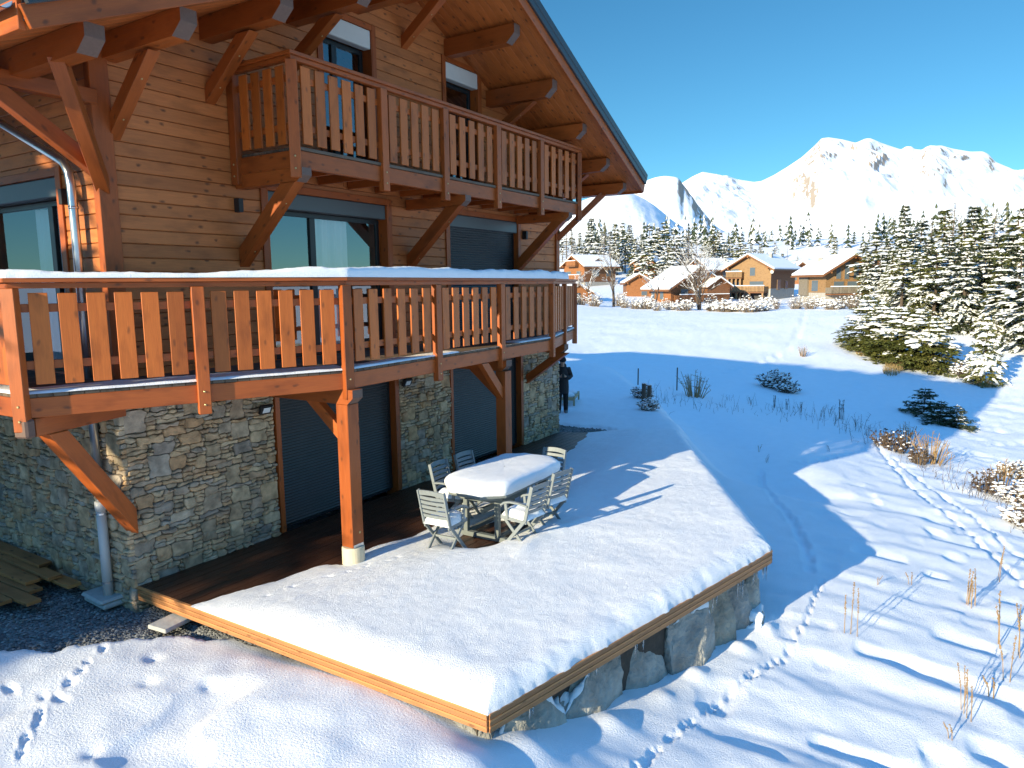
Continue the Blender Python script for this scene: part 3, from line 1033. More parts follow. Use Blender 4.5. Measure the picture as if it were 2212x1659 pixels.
COURSE = .166
def cladding(P, lo, hi, z0, ztop_fn, holes, name="cladding"):
    mb = MB()
    q = random.Random(len(holes) + 3)
    z = z0
    while z < 8.9:
        z1 = z + COURSE
        l2, h2 = lo, hi
        if ztop_fn is None:
            if zs(lo) < z: l2 = max(lo, RX - (8.69 - z) / .427)
            if zs(hi) < z: h2 = min(hi, RX + (8.69 - z) / .459)
            if z > 8.66: break
        elif z > ztop_fn: break
        for s0, s1 in free_spans(z + .01, z1 - .01, l2, h2, holes):
            cuts = [s0]
            while s1 - cuts[-1] > 4.2: cuts.append(cuts[-1] + q.uniform(2.2, 3.9))
            cuts.append(s1)
            for a, b in zip(cuts[:-1], cuts[1:]):
                if b - a < .02: continue
                wbox(mb, P, a + .001, b - .001, -.028, .0, z + .004, z1 - .003, r=q.random())
        z = z1
    return mb.build(name, M['clad'], house, bevel=.007)


cladding(fpt, .06, HX - .02, STONE_Z - .02, None, list(FRONT.values()))
cladding(lpt, .06, HY, STONE_Z - .02, zs(0), list(LEFT.values()))
cladding(rpt, .0, HY, STONE_Z - .02, zs(HX), [])

# corner posts
for (x0, x1, y0, y1) in ((-.07, .19, -.055, .06), (-.045, .05, -.07, -.056)):
    pass
mb = MB(); mb.box((-.06, -.06, STONE_Z - .05), (.16, .055, zs(0) - .02)); mb.build("corner_post", M['beam'], house, bevel=.006)
mb = MB(); mb.box((HX - .10, -.05, STONE_Z - .05), (HX + .05, .05, zs(HX) - .02)); mb.build("corner_post", M['beam'], house, bevel=.006)


# ------------------------------------------------------------------ rubble stone cladding, every stone a bevelled piece
def clip_poly(poly, px, py, nx, ny):
    out = []
    n = len(poly)
    for i in range(n):
        a, b = poly[i], poly[(i + 1) % n]
        da = (a[0] - px) * nx + (a[1] - py) * ny
        db = (b[0] - px) * nx + (b[1] - py) * ny
        if da <= 0: out.append(a)
        if (da < 0 < db) or (db < 0 < da):
            t = da / (da - db)
            out.append((a[0] + (b[0] - a[0]) * t, a[1] + (b[1] - a[1]) * t))
    return out


def stones(mb, P, s0, s1, z0, z1, seed):
    q = random.Random(seed)
    cw, chh = .072, .056
    nx, ny = int((s1 - s0) / cw + .5), int((z1 - z0) / chh + .5)
    cw, chh = (s1 - s0) / nx, (z1 - z0) / ny
    jx = [[(0 if i in (0, nx) else q.uniform(-.34, .34) * cw) for i in range(nx + 1)] for _ in range(ny + 1)]
    jy = [[(0 if k in (0, ny) else q.uniform(-.30, .30) * chh + .35 * chh * float(fbm(np.array(i * .17 + seed), np.array(k * .3), seed, 2))) for i in range(nx + 1)] for k in range(ny + 1)]
    free = [[True] * nx for _ in range(ny)]
    rects = []

    def place(i, k, a, b):
        if i + a > nx or k + b > ny: return False
        if not all(free[k + m][i + l] for m in range(b) for l in range(a)): return False
        for m in range(b):
            for l in range(a): free[k + m][i + l] = False
        rects.append((i, k, a, b)); return True

    for cnt, aa, bb in ((.030, (3, 4), (3, 5)), (.045, (2, 4), (2, 3)), (.10, (3, 5), (1, 2))):
        for _ in range(int(nx * ny * cnt)):
            place(q.randrange(nx), q.randrange(ny), q.randint(*aa), q.randint(*bb))
    for k in range(ny):
        i = 0
        while i < nx:
            if free[k][i]:
                for a in (q.choice((2, 3, 4)), 2, 1):
                    if place(i, k, a, 1): break
            i += 1
    for (i, k, a, b) in rects:
        ring = [(i + l, k) for l in range(a)] + [(i + a, k + m) for m in range(b)] + [(i + a - l, k + b) for l in range(a)] + [(i, k + b - m) for m in range(b)]
        crn = {(i, k), (i + a, k), (i + a, k + b), (i, k + b)}
        mx, my = s0 + (i + a / 2) * cw, z0 + (k + b / 2) * chh
        base = []
        for (gi, gk) in ring:
            x, y = s0 + gi * cw + jx[gk][gi], z0 + gk * chh + jy[gk][gi]
            base.append((x, y, (gi, gk) in crn))
        sm = []
        n = len(base)
        for e in range(n):
            x, y, c = base[e]
            if c:
                px_, py_ = base[e - 1][:2]; qx, qy = base[(e + 1) % n][:2]
                f = q.uniform(.12, .42 if min(a, b) > 1 else .30)
                sm.append((x + (px_ - x) * f, y + (py_ - y) * f)); sm.append((x + (qx - x) * f, y + (qy - y) * f))
            else: sm.append((x, y))
        cx = sum(p[0] for p in sm) / len(sm); cy = sum(p[1] for p in sm) / len(sm)
        n = len(sm)
        ext = min(max(p[0] for p in sm) - min(p[0] for p in sm), max(p[1] for p in sm) - min(p[1] for p in sm))
        if ext < .022: continue
        g = .0035
        rings = []
        dep = q.uniform(.024, .070)
        tilt = (q.uniform(-.05, .05), q.uniform(-.06, .06))
        for inset, d in ((g, -.01), (g, dep * .55), (g + .006, dep * .9), (g + min(.05, ext * .22), dep + .004)):
            ring = []
            for p in sm:
                L = math.hypot(p[0] - cx, p[1] - cy) + 1e-6
                k = max(.1, 1 - inset / L)
                xx, yy = cx + (p[0] - cx) * k, cy + (p[1] - cy) * k
                dd = d + ((xx - cx) * tilt[0] + (yy - cy) * tilt[1] if d > 0 else 0) + (q.uniform(-.004, .004) if d > .01 else 0)
                ring.append(P(xx, dd, yy))
            rings.append(ring)
        vs = [v for rg in rings for v in rg] + [P(cx, dep + .006 + q.uniform(-.004, .004), cy)]
        fs = []
        for k in range(3):
            for e in range(n):
                e2 = (e + 1) % n
                fs.append((k * n + e, k * n + e2, (k + 1) * n + e2, (k + 1) * n + e))
        c = 4 * n
        for e in range(n): fs.append((3 * n + e, 3 * n + (e + 1) % n, c))
        mb.add(vs, fs, None, q.random())


def mortar_box(mb, P, s0, s1, z0, z1): wbox(mb, P, s0, s1, -.025, .012, z0, z1)


for k, (a, b) in enumerate(((.0, 2.20), (4.92, 6.42), (9.12, HX))):
    mb, mm = MB(), MB()
    stones(mb, fpt, a, b, -.35, STONE_Z, 11 + k)
    mortar_box(mm, fpt, a, b, -.38, STONE_Z)
    st = mb.build("stone_cladding", M['stone'], house, smooth=False)
    mm.build("mortar", M['mortar'], st)
mb, mm = MB(), MB()
stones(mb, lpt, -.045, 6.0, -.45, STONE_Z, 21)
mortar_box(mm, lpt, .0, HY, -.5, STONE_Z)
st = mb.build("stone_cladding", M['stone'], house, smooth=False)
mm.build("mortar", M['mortar'], st)
mb, mm = MB(), MB()
stones(mb, rpt, -.045, 2.5, -.35, STONE_Z, 31)
mortar_box(mm, rpt, .0, HY, -.4, STONE_Z)
st = mb.build("stone_cladding", M['stone'], house, smooth=False)
mm.build("mortar", M['mortar'], st)


# ------------------------------------------------------------------ roof
def roof():
    T = .25
    for sgn, xe in ((-1, EAVE_L), (1, EAVE_R)):
        mb = MB()
        # soffit boards run up the slope; each board a strip along x
        y = VERGE + .03
        while y < REAR:
            y1 = min(y + .14, REAR)
            mb.beam((xe, (y + y1) / 2, zs(xe) + .013), (RX, (y + y1) / 2, zs(RX) + .013), y1 - y - .006, .024, (0, 0, 1))
            y = y1
        mb.build("soffit", M['soffit'], house, bevel=.004)
        mb = MB()
        vs = []
        for x in (xe, RX):
            for yy in (VERGE + .02, REAR):
                for dz in (.03, .36): vs.append((x, yy, zs(x) + dz))
        mb.add(vs, [(0, 1, 3, 2), (4, 6, 7, 5), (0, 4, 5, 1), (2, 3, 7, 6), (1, 5, 7, 3), (0, 2, 6, 4)])
        # standing seams
        yy = VERGE + .5
        while yy < REAR:
            mb.beam((xe, yy, zs(xe) + .375), (RX, yy, zs(RX) + .375), .03, .04, (0, 0, 1))
            yy += .5
        mb.build("roof", M['metal'], house)
        # verge board of wood and dark metal flashing above it
        mb = MB()
        mb.beam((xe, VERGE, zs(xe) + .055), (RX, VERGE, zs(RX) + .055), .045, .19, (0, 0, 1))
        mb.build("verge_board", M['beam'], house, bevel=.004)
        mb = MB()
        mb.beam((xe + sgn * .04, VERGE - .045, zs(xe) + .275 - .02), (RX, VERGE - .045, zs(RX) + .275), .05, .24, (0, 0, 1))
        mb.beam((xe - sgn * -.04, VERGE - .073, zs(xe) + .335 - .02), (RX, VERGE - .073, zs(RX) + .335), .012, .13, (0, 0, 1))
        mb.build("verge_flashing", M['metal'], house, bevel=.006)
        mb = MB()
        mb.box((xe - .02 if sgn > 0 else xe - .04, VERGE + .03, zs(xe) - .04), (xe + .04 if sgn > 0 else xe + .02, REAR, zs(xe) + .20))
        mb.build("eave_board", M['beam'], house, bevel=.005)
    # half-round gutter on the left eave
    mb = MB()
    n = 9
    for rad, flip in ((.075, False), (.070, True)):
        vs, fs = [], []
        for yy in (VERGE + .05, REAR):
            for k in range(n):
                a = math.pi + math.pi * k / (n - 1)
                vs.append((EAVE_L - .13 + rad * math.cos(a), yy, zs(EAVE_L) + .17 + rad * math.sin(a)))
        for k in range(n - 1): fs.append((k, k + 1, n + k + 1, n + k) if not flip else (k, n + k, n + k + 1, k + 1))
        mb.add(vs, fs)
    mb.build("gutter", M['zinc'], house, smooth=True)


roof()

# purlins with chamfered noses, running out under the roof
PUR = [(-.78, .25), (.20, .26), (1.50, .27), (2.92, .28), (4.20, .28), (RX, .32), (6.60, .30), (7.95, .30), (9.22, .28), (10.38, .26), (11.30, .24)]
for x, h in PUR:
    mb = MB()
    w = .19
    zt = zs(x) - (.005 if x == RX else .45 * w / 2 + .004)
    y0, y1 = -1.52, (.30 if 0 < x < HX else REAR - .4)
    prof = [(y0 + .16, zt - h), (y0, zt - h * .52), (y0, zt), (y1, zt), (y1, zt - h)]
    vs = [(x - w / 2, yy, z) for yy, z in prof] + [(x + w / 2, yy, z) for yy, z in prof]
    L = y1 - y0
    ou, ov = rng.random() * 30, rng.random() * 30
    side = [(ou + (yy - y0), ov + z - zt) for yy, z in prof]
    fs = [(0, 1, 2, 3, 4), (9, 8, 7, 6, 5)]
    uvs = [side, list(reversed([(u, v + 1) for u, v in side]))]
    mb.add(vs, fs, uvs)
    r = mb.r[0]
    fs = [(2, 7, 8, 3), (4, 9, 5, 0), (3, 8, 9, 4)]
    uvs = [[(ou, ov + 2), (ou, ov + 2 + w), (ou + L, ov + 2 + w), (ou + L, ov + 2)], [(ou + L, ov + 3), (ou + L, ov + 3 + w), (ou, ov + 3 + w), (ou, ov + 3)], [(0, 0)] * 4]
    mb.add(vs, fs, uvs, r)
    mb.add(vs, [(0, 5, 6, 1), (1, 6, 7, 2)], None, r, 1)
    mb.build("purlin", [M['beam'], M['endgrain']], house, bevel=.005)


def brace(x, ya, za, yb, zb, w=.14, h=.16, name="brace", mat='beam', bolts=True, wall=True):
    """diagonal strut in the plane x = const, from (ya, za) high and outside to (yb, zb) on the wall"""
    mb = MB()
    a, b = Vector((x, ya, za)), Vector((x, yb, zb))
    mb.beam(a, b, w, h, (0, 1, 0) if False else (0, 0, 1), cut0=((x, ya, za), (0, 0, 1)), cut1=((x, yb, zb), (0, 1, 0) if wall else (0, 0, 1)))
    d = (b - a).normalized()
    nrm = Vector((0, 1, 0)).cross(d)
    for p in (a + d * .28, b - d * .22):
        o = d.cross(Vector((1, 0, 0))).normalized()
        if o.y > 0: o = -o
        mb.tube([p + o * (h / 2 - .002), p + o * (h / 2 + .006)], .013, 6, 1)
    mb.build(name, [M[mat], M['brass']], house, bevel=.005)


# struts between the gable wall and the purlins: tip heights read off the wall
for x, zt, yt in ((.20, 5.42, -.78), (1.50, 6.06, -.80), (2.92, 6.80, -.80), (RX, 7.72, -.80), (7.95, 6.55, -.95), (9.22, 5.9, -.95), (10.38, 5.45, -.9)):
    h = dict(PUR)[x]
    brace(x, yt, zs(x) - h - .085, -.0, zt)
# eave truss at the left corner: tie beam and diagonal in the plane of the front wall, plus a strut out to the eave purlin
mb = MB(); mb.beam((-1.42, -.02, 5.735), (.0, -.02, 5.735), .14, .16); mb.build("tie_beam", M['beam'], house, bevel=.006)
mb = MB()
mb.beam((-1.08, -.04, 5.66), (-.03, -.04, 4.93), .13, .17, (0, 0, 1), cut0=((0, 0, 5.655), (0, 0, 1)), cut1=((-.06, 0, 0), (1, 0, 0)))
mb.build("brace", M['beam'], house, bevel=.006)
mb = MB()
mb.beam((-.74, -.82, 5.74), (-.06, -.10, 4.87), .14, .15, (0, 0, 1), cut0=((0, 0, 5.80), (0, 0, 1)), cut1=((-.02, 0, 0), (.7, .7, 0)))
mb.build("brace", M['beam'], house, bevel=.006)
# strut to the right eave purlin, from the right corner
mb = MB()
mb.beam((11.28, -1.0, zs(11.3) - .24), (HX + .0, -.02, 4.70), .12, .14, (0, 0, 1), cut0=((0, 0, zs(11.3) - .23), (0, 0, 1)))
mb.build("brace", M['beam'], house, bevel=.006)


# ------------------------------------------------------------------ windows, doors and shutters
def trims(P, s0, s1, z0, z1, w=.10, head=True):
    """wooden casing round an opening and boards lining the reveal"""
    for a in ((s0 - w, s0, .002, .028, z0, z1 + (w if head else 0)), (s1, s1 + w, .002, .028, z0, z1 + (w if head else 0)), (s0, s1, .002, .026, z1, z1 + w)):
        mb = MB(); wbox(mb, P, *a); mb.build("casing", M['beam'], house, bevel=.004)
    for a in ((s0, s0 + .02, -.235, .024, z0, z1 - .003), (s1 - .02, s1, -.235, .024, z0, z1 - .003)):
        mb = MB(); wbox(mb, P, *a); mb.build("reveal_board", M['beam'], house, bevel=.003)


def shutter(P, s0, s1, z0, z1, d):
    """closed roller shutter: one ribbed sheet, the joints between its slats dark"""
    pitch = .046
    mb = MB()
    z = z0
    r = rng.random()
    while z < z1 - .01:
        prof = [(d - .012, z), (d - .012, z + pitch * .22), (d + .003, z + pitch * .26), (d + .009, z + pitch * .55), (d + .003, z + pitch * .94), (d - .012, z + pitch)]
        vs = []
        for dd, zz in prof: vs += [P(s0, dd, zz), P(s1, dd, zz)]
        mb.add(vs, [(0, 1, 3, 2)], None, r, 1)
        mb.add(vs[2:], [(2 * k, 2 * k + 1, 2 * k + 3, 2 * k + 2) for k in range(4)], None, r, 0)
        z += pitch
    o = mb.build("roller_shutter", [M['shutter'], M['frame']], house)
    for nm, a in (("guide_rail", (s0 - .045, s0, d - .03, d + .02, z0, z1)), ("guide_rail", (s1, s1 + .045, d - .03, d + .02, z0, z1)), ("bottom_bar", (s0, s1, d - .012, d + .012, z0 - .03, z0))):
        mb = MB(); wbox(mb, P, *a); mb.build(nm, M['frame'], o)
    return o


def shutter_box(P, s0, s1, z0, z1, d0, d1, mat):
    mb = MB(); wbox(mb, P, s0, s1, d0, d1, z0, z1)
    return mb.build("shutter_box", M[mat], house, bevel=.012)


def glazing(P, s0, s1, z0, z1, d, split=None, curtain=()):
    """framed glazing with panes, and curtains hanging inside"""
    f = .07
    mb = MB()
    wbox(mb, P, s0, s0 + f, d - .05, d, z0, z1); wbox(mb, P, s1 - f, s1, d - .05, d, z0, z1)
    wbox(mb, P, s0 + f, s1 - f, d - .05, d, z1 - f, z1); wbox(mb, P, s0 + f, s1 - f, d - .05, d, z0, z0 + f)
    panes = [s0 + f] + ([split] if split else []) + [s1 - f]
    if split: wbox(mb, P, split - .055, split + .055, d - .045, d + .012, z0 + f, z1 - f)
    fr = mb.build("window", M['frame'], house, bevel=.004)
    for a, b in zip(panes[:-1], panes[1:]):
        a2 = a + (.055 if a == split else 0); b2 = b - (.055 if b == split else 0)
        mb = MB()
        mb.add([P(a2, d - .022, z0 + f), P(b2, d - .022, z0 + f), P(b2, d - .022, z1 - f), P(a2, d - .022, z1 - f)], [(0, 1, 2, 3)])
        mb.build("pane", M['glass'], fr)
    for a, b in curtain:
        vs, fs = [], []
        n = max(8, int((b - a) / .025))
        for k in range(n + 1):
            s = a + (b - a) * k / n
            dd = d - .20 - .03 * math.sin(k * 1.15) - .02 * math.sin(k * .47)
            vs += [P(s, dd, z0 + .03), P(s, dd * 1.0, z1 - .05)]
        for k in range(n): fs.append((2 * k, 2 * k + 2, 2 * k + 3, 2 * k + 1))
        mb = MB(); mb.add(vs, fs)
        mb.build("curtain", M['curtain'], fr, smooth=True)
    return fr


for key, box, dep in (('sh1', None, -.10), ('sh2', None, -.10)):
    s0, s1, z0, z1 = FRONT[key]
    shutter(fpt, s0 + .07, s1 - .07, .045, z1, dep)
    for a, b in ((s0 - .06, s0 + .02), (s1 - .02, s1 + .08)):
        mb = MB(); wbox(mb, fpt, a, b, -.235, .055, 0.012, z1); mb.build("casing", M['beam'], house, bevel=.004)

s0, s1, z0, z1 = FRONT['w1']
trims(fpt, s0, s1, z0, z1)
shutter_box(fpt, s0 + .022, s1 - .022, z1 - .24, z1 - .004, -.15, -.005, 'boxgrey')
glazing(fpt, s0 + .022, s1 - .022, z0, z1 - .242, -.17, 3.28, ((2.36, 2.60), (3.38, 4.2),))
s0, s1, z0, z1 = FRONT['w2']
trims(fpt, s0, s1, z0, z1)
shutter_box(fpt, s0 + .022, s1 - .022, z1 - .24, z1 - .004, -.12, .0, 'boxgrey')
shutter(fpt, s0 + .07, s1 - .07, z0 + .03, z1 - .242, -.11)
for key in ('d1', 'd2'):
    s0, s1, z0, z1 = FRONT[key]
    trims(fpt, s0, s1, z0, z1, .09)
    shutter_box(fpt, s0 + .022, s1 - .022, z1 - .29, z1 - .004, -.14, .012, 'boxwhite')
    glazing(fpt, s0 + .022, s1 - .022, z0, z1 - .292, -.17, None if key == 'd2' else s0 + .42)
s0, s1, z0, z1 = LEFT['lw']
trims(lpt, s0, s1, z0, z1)
shutter_box(lpt, s0 + .022, s1 - .022, z1 - .24, z1 - .004, -.15, .0, 'boxgrey')
glazing(lpt, s0 + .022, s1 - .022, z0, z1 - .242, -.17, 1.50, ((1.58, 2.25),))


# wall lamps, floodlights
def wall_lamp(P, s, z):
    mb = MB(); wbox(mb, P, s - .035, s + .035, .002, .11, z - .09, z + .09)
    mb.build("wall_lamp", M['black'], house, bevel=.004)


wall_lamp(fpt, 1.80, 4.71); wall_lamp(fpt, 9.24, 4.70); wall_lamp(lpt, .70, 4.70)
for x, z in ((1.98, 1.93), (5.04, 1.95)):
    mb = MB()
    mb.box((x - .02, -.09, z - .01), (x + .02, -.03, z + .03))
    a = Matrix.Rotation(R_(28), 3, 'X')
    c = Vector((x, -.14, z - .02))
    def rb(mb, lo, hi, mi=0):
        vs = [c + a @ Vector((X, Y, Z)) for X in (lo[0], hi[0]) for Y in (lo[1], hi[1]) for Z in (lo[2], hi[2])]
        mb.add(vs, [(0, 1, 3, 2), (4, 6, 7, 5), (0, 4, 5, 1), (2, 3, 7, 6), (1, 5, 7, 3), (0, 2, 6, 4)], None, None, mi)
    rb(mb, (-.095, -.02, -.07), (.095, .03, .07))
    fl = mb.build("floodlight", M['black'], house, bevel=.005)
    mb = MB(); rb(mb, (-.06, -.024, -.042), (.06, -.0195, .042)); mb.build("lens", M['lampglass'], fl)

# rainwater pipe down the left wall
mb = MB()
pts = [(-1.3, 2.95, 5.72), (-.55, 2.35, 5.80), (-.13, 1.93, 5.69), (-.125, .62, 5.12), (-.125, .50, 5.06), (-.125, .42, 4.95), (-.125, .39, 4.8), (-.125, .385, 1.0)]
mb.tube(pts, .050, 14)
for z in (4.55, 2.2): mb.tube([(-.125, .385, z - .015), (-.125, .385, z + .015)], .056, 14)
mb.build("downpipe", M['zinc'], house, smooth=True)
mb = MB()
mb.tube([(-.125, .385, -.16), (-.125, .385, .96)], .058, 14); mb.tube([(-.125, .385, .94), (-.125, .385, 1.05)], .066, 14)
pv = mb.build("drain_pipe", M['pvc'], house, smooth=True)
mb = MB()
for z in (.02, .90):
    mb.tube([(-.125, .385, z - .01), (-.125, .385, z + .01)], .064, 14); mb.box((-.12, .40, z - .008), (-.0, .43, z + .008))
mb.build("pipe_clip", M['zinc'], pv)
# ------------------------------------------------------------------ balconies
def lerp2(a, b, t): return (a[0] + (b[0] - a[0]) * t, a[1] + (b[1] - a[1]) * t)


def railing(par, corners, zf, ztop, zlow, bays, slat_w, zs0, zs1, rail_w=.15, posts_at_ends=True, post_w=.135, post_d=.095, snow=None, own=None):
    """corners: outline walked so that the outside lies on the RIGHT of travel; bays[i]: list of (t0, t1, n slats) per side"""
    ns = len(corners) - 1
    dirs = []
    for a, b in zip(corners[:-1], corners[1:]):
        d = Vector((b[0] - a[0], b[1] - a[1], 0)); L = d.length; d.normalize()
        dirs.append((d, Vector((d.y, -d.x, 0)), L))
    for i, (a, b) in enumerate(zip(corners[:-1], corners[1:])):
        d, n, L = dirs[i]
        A, B = Vector((a[0], a[1], 0)), Vector((b[0], b[1], 0))
        up = Vector((0, 0, 1))
        # handrail of two boards, mitred at the corners
        def mit(k):
            if k < 0 or k >= ns: return None
            return None
        mb = MB()
        cut0 = cut1 = None
        if i > 0:
            m = (dirs[i - 1][0] + d).normalized(); cut0 = (A, m)
        if i < ns - 1:
            m = (dirs[i + 1][0] + d).normalized(); cut1 = (B, m)
        mb.beam(A + up * (ztop - .0225), B + up * (ztop - .0225), rail_w, .045, up, cut0=cut0, cut1=cut1)
        mb.beam(A + up * (ztop - .075), B + up * (ztop - .075), .085, .055, up, cut0=cut0, cut1=cut1)
        mb.build("handrail", M['beam'], par, bevel=.005)
        # battens behind the slats
        for z in (zs0 + .22 * (zs1 - zs0), zs0 + .84 * (zs1 - zs0)):
            mb = MB()
            mb.beam(A + up * z - n * .028, B + up * z - n * .028, .03, .085, up)
            mb.build("batten", M['beam'], par, bevel=.004)
        # fascia beam
        mb = MB()
        mb.beam(A + up * ((zlow + zf - .045) / 2) + n * -.03, B + up * ((zlow + zf - .045) / 2) + n * -.03, .07, zf - .045 - zlow, up)
        mb.build("edge_beam", M['beam'], par, bevel=.006)
        for (t0, t1, k) in bays[i]:
            w = (t1 - t0) * L
            gap0 = post_w / 2 + .03
            for j in range(k):
                s = t0 * L + gap0 + (w - 2 * gap0) * (j + .5) / k
                p = A + d * s
                mb = MB()
                ww = slat_w * rng.uniform(.97, 1.03)
                mb.beam(p + up * (zs0 + rng.uniform(-.006, .006)), p + up * (zs1 + rng.uniform(-.004, .004)), ww, .026, n)
                mb.build("slat", M['slat'], par, bevel=.004)
    # posts: at every corner and between bays
    done = []
    for i in range(ns):
        d, n, L = dirs[i]
        A = Vector((corners[i][0], corners[i][1], 0))
        ts = sorted({t for b in bays[i] for t in (b[0], b[1])})
        for t in ts:
            p = A + d * (t * L)
            if any((p - q).length < .12 for q in done): continue
            done.append(p)
            nn = n
            if t == 1.0 and i < ns - 1: nn = (n + dirs[i + 1][1]).normalized()
            if t == 0.0 and i > 0: nn = (n + dirs[i - 1][1]).normalized()
            mb = MB()
            q = p + nn * .012
            mb.beam(q + Vector((0, 0, zlow - .13)), q + Vector((0, 0, ztop - .10)), post_w, post_d, nn)
            for zz in (zlow - .02, zlow + .13):
                c = q + Vector((0, 0, zz)) + nn * (post_d / 2 - .002)
                mb.tube([c, c + nn * .012], .015, 7, 1)
            mb.build("post", [M['beam'], M['brass']], par, bevel=.006)


# upper balcony ------------------------------------------------------------
UZ = dict(zf=5.36, top=6.48, low=5.10)
UX0, UX1, UY = 1.80, 9.56, -1.20
mb = MB()
y = UY - .02
while y < -.03:
    mb.box((UX0 + .03, y, UZ['zf'] - .04), (UX1 - .03, min(y + .115, -.03), UZ['zf'])); y += .122
ub = mb.build("balcony", M['floor'], house, bevel=.004)
uc = [(UX0, -.01), (UX0, UY), (UX1, UY), (UX1, -.01)]
# outside on the right of travel: walk from the wall out, along the front, back to the wall
ts = [0, (3.42 - UX0) / (UX1 - UX0), (4.86 - UX0) / (UX1 - UX0), (6.39 - UX0) / (UX1 - UX0), (7.93 - UX0) / (UX1 - UX0), 1]
ubays = [[(0.06, 1, 4)], [(ts[k], ts[k + 1], 6 if k == 0 else 5) for k in range(5)], [(0, .94, 4)]]


def flipw(c): return c
# travel direction: (1.8,0)->(1.8,-1.2): right side is -x (outside). good.
railing(ub, uc, UZ['zf'], UZ['top'], UZ['low'], ubays, .160, 5.40, 6.34)
for x in np.arange(UX0 + .25, UX1 - .1, .62):
    mb = MB(); mb.box((x - .03, UY + .06, UZ['low'] + .04), (x + .03, -.03, UZ['zf'] - .042)); mb.build("joist", M['beam'], ub)


def nose_beam(par, x, y0, y1, zt, w, h):
    prof = [(y0 + .10, zt - h), (y0, zt - h * .55), (y0, zt), (y1, zt), (y1, zt - h)]
    vs = [(x - w / 2, yy, z) for yy, z in prof] + [(x + w / 2, yy, z) for yy, z in prof]
    mb = MB()
    ou, ov = rng.random() * 30, rng.random() * 30
    side = [(ou + yy - y0, ov + z - zt) for yy, z in prof]
    mb.add(vs, [(0, 1, 2, 3, 4), (9, 8, 7, 6, 5)], [side, [(u, v + 1) for u, v in reversed(side)]])
    r = mb.r[0]
    L = y1 - y0
    mb.add(vs, [(2, 7, 8, 3), (4, 9, 5, 0), (3, 8, 9, 4)], [[(ou, ov + 2), (ou, ov + 2 + w), (ou + L, ov + 2 + w), (ou + L, ov + 2)], [(ou + L, ov + 3), (ou + L, ov + 3 + w), (ou, ov + 3 + w), (ou, ov + 3)], [(0, 0)] * 4], r)
    mb.add(vs, [(0, 5, 6, 1), (1, 6, 7, 2)], None, r, 1)
    return mb.build("bracket", [M['beam'], M['endgrain']], par, bevel=.005)


for x in (1.88, 5.36, 9.02):
    nose_beam(ub, x, UY - .10, -.02, UZ['low'] - .002, .16, .17)
    brace(x, UY + .16, UZ['low'] - .16, -.0, 4.02, .16, .19)

# lower balcony --------------------------------------------------------------
LZ = dict(zf=2.57, top=3.73, low=2.32)
P4, P3, P2, P1, P0 = (-1.25, 4.2), (-1.22, -.42), (1.92, -1.82), (7.86, -1.48), (11.0, -.36)
def poly_clip_strip(polyp, y0, y1):
    p = clip_poly(polyp, 0, y0, 0, -1)
    if len(p) >= 3: p = clip_poly(p, 0, y1, 0, 1)
    return p


outline = [(-1.22, 5.0), P3, P2, P1, P0, (11.8, 1.4), (HX + .05, 1.4), (HX + .05, -.04), (-.05, -.04), (-.05, 5.0)]
mb = MB()
def strips(polygon, axis, step, z0, z1, mbx):
    lo = min(p[axis] for p in polygon); hi = max(p[axis] for p in polygon)
    c = lo
    while c < hi:
        nv = (0, 1) if axis == 1 else (1, 0)
        q = clip_poly(polygon, *( (0, c) if axis == 1 else (c, 0)), -nv[0], -nv[1])
        if len(q) >= 3: q = clip_poly(q, *((0, c + step - .008) if axis == 1 else (c + step - .008, 0)), nv[0], nv[1])
        if len(q) >= 3:
            n = len(q)
            vs = [(a, b, z0) for a, b in q] + [(a, b, z1) for a, b in q]
            fs = [tuple(range(n - 1, -1, -1)), tuple(range(n, 2 * n))] + [(k, (k + 1) % n, n + (k + 1) % n, n + k) for k in range(n)]
            ov = rng.random() * 30
            uvs = [[((vs[i][1 - axis]), ov + vs[i][axis] - c) for i in f] for f in fs]
            mbx.add(vs, fs, uvs)
        c += step


# boards run away from the wall so that their ends show along the edge
strips([P3, P2, P1, P0, (11.0, -.04), (-.05, -.04), (-.6, -.04)], 0, .128, LZ['zf'] - .042, LZ['zf'], mb)
strips([(-1.22, 5.0), (-1.22, -.40), (-.62, -.05), (-.05, -.05), (-.05, 5.0)], 1, .128, LZ['zf'] - .042, LZ['zf'], mb)
lb = mb.build("balcony", M['floor'], house)
lc = [P4, P3, P2, P1, P0, (11.9, 1.5)]
L21 = P1[0] - P2[0]
lbays = [[(.5, .78, 6), (.78, 1, 5)], [(0, .5, 6), (.5, 1, 6)], [(0, .335, 6), (.335, .66, 6), (.66, 1, 6)], [(0, .5, 5), (.5, 1, 5)], [(0, 1, 5)]]
railing(lb, lc, LZ['zf'], LZ['top'], LZ['low'], lbays, .172, 2.655, 3.58, rail_w=.17)


for x in np.arange(.3, 10.6, .6):
    mb = MB()
    yo = np.interp(x, [P3[0], P2[0], P1[0], P0[0]], [P3[1], P2[1], P1[1], P0[1]]) + .07
    mb.box((x - .03, yo, LZ['low'] + .03), (x + .03, -.05, LZ['zf'] - .044)); mb.build("joist", M['beam'], lb)
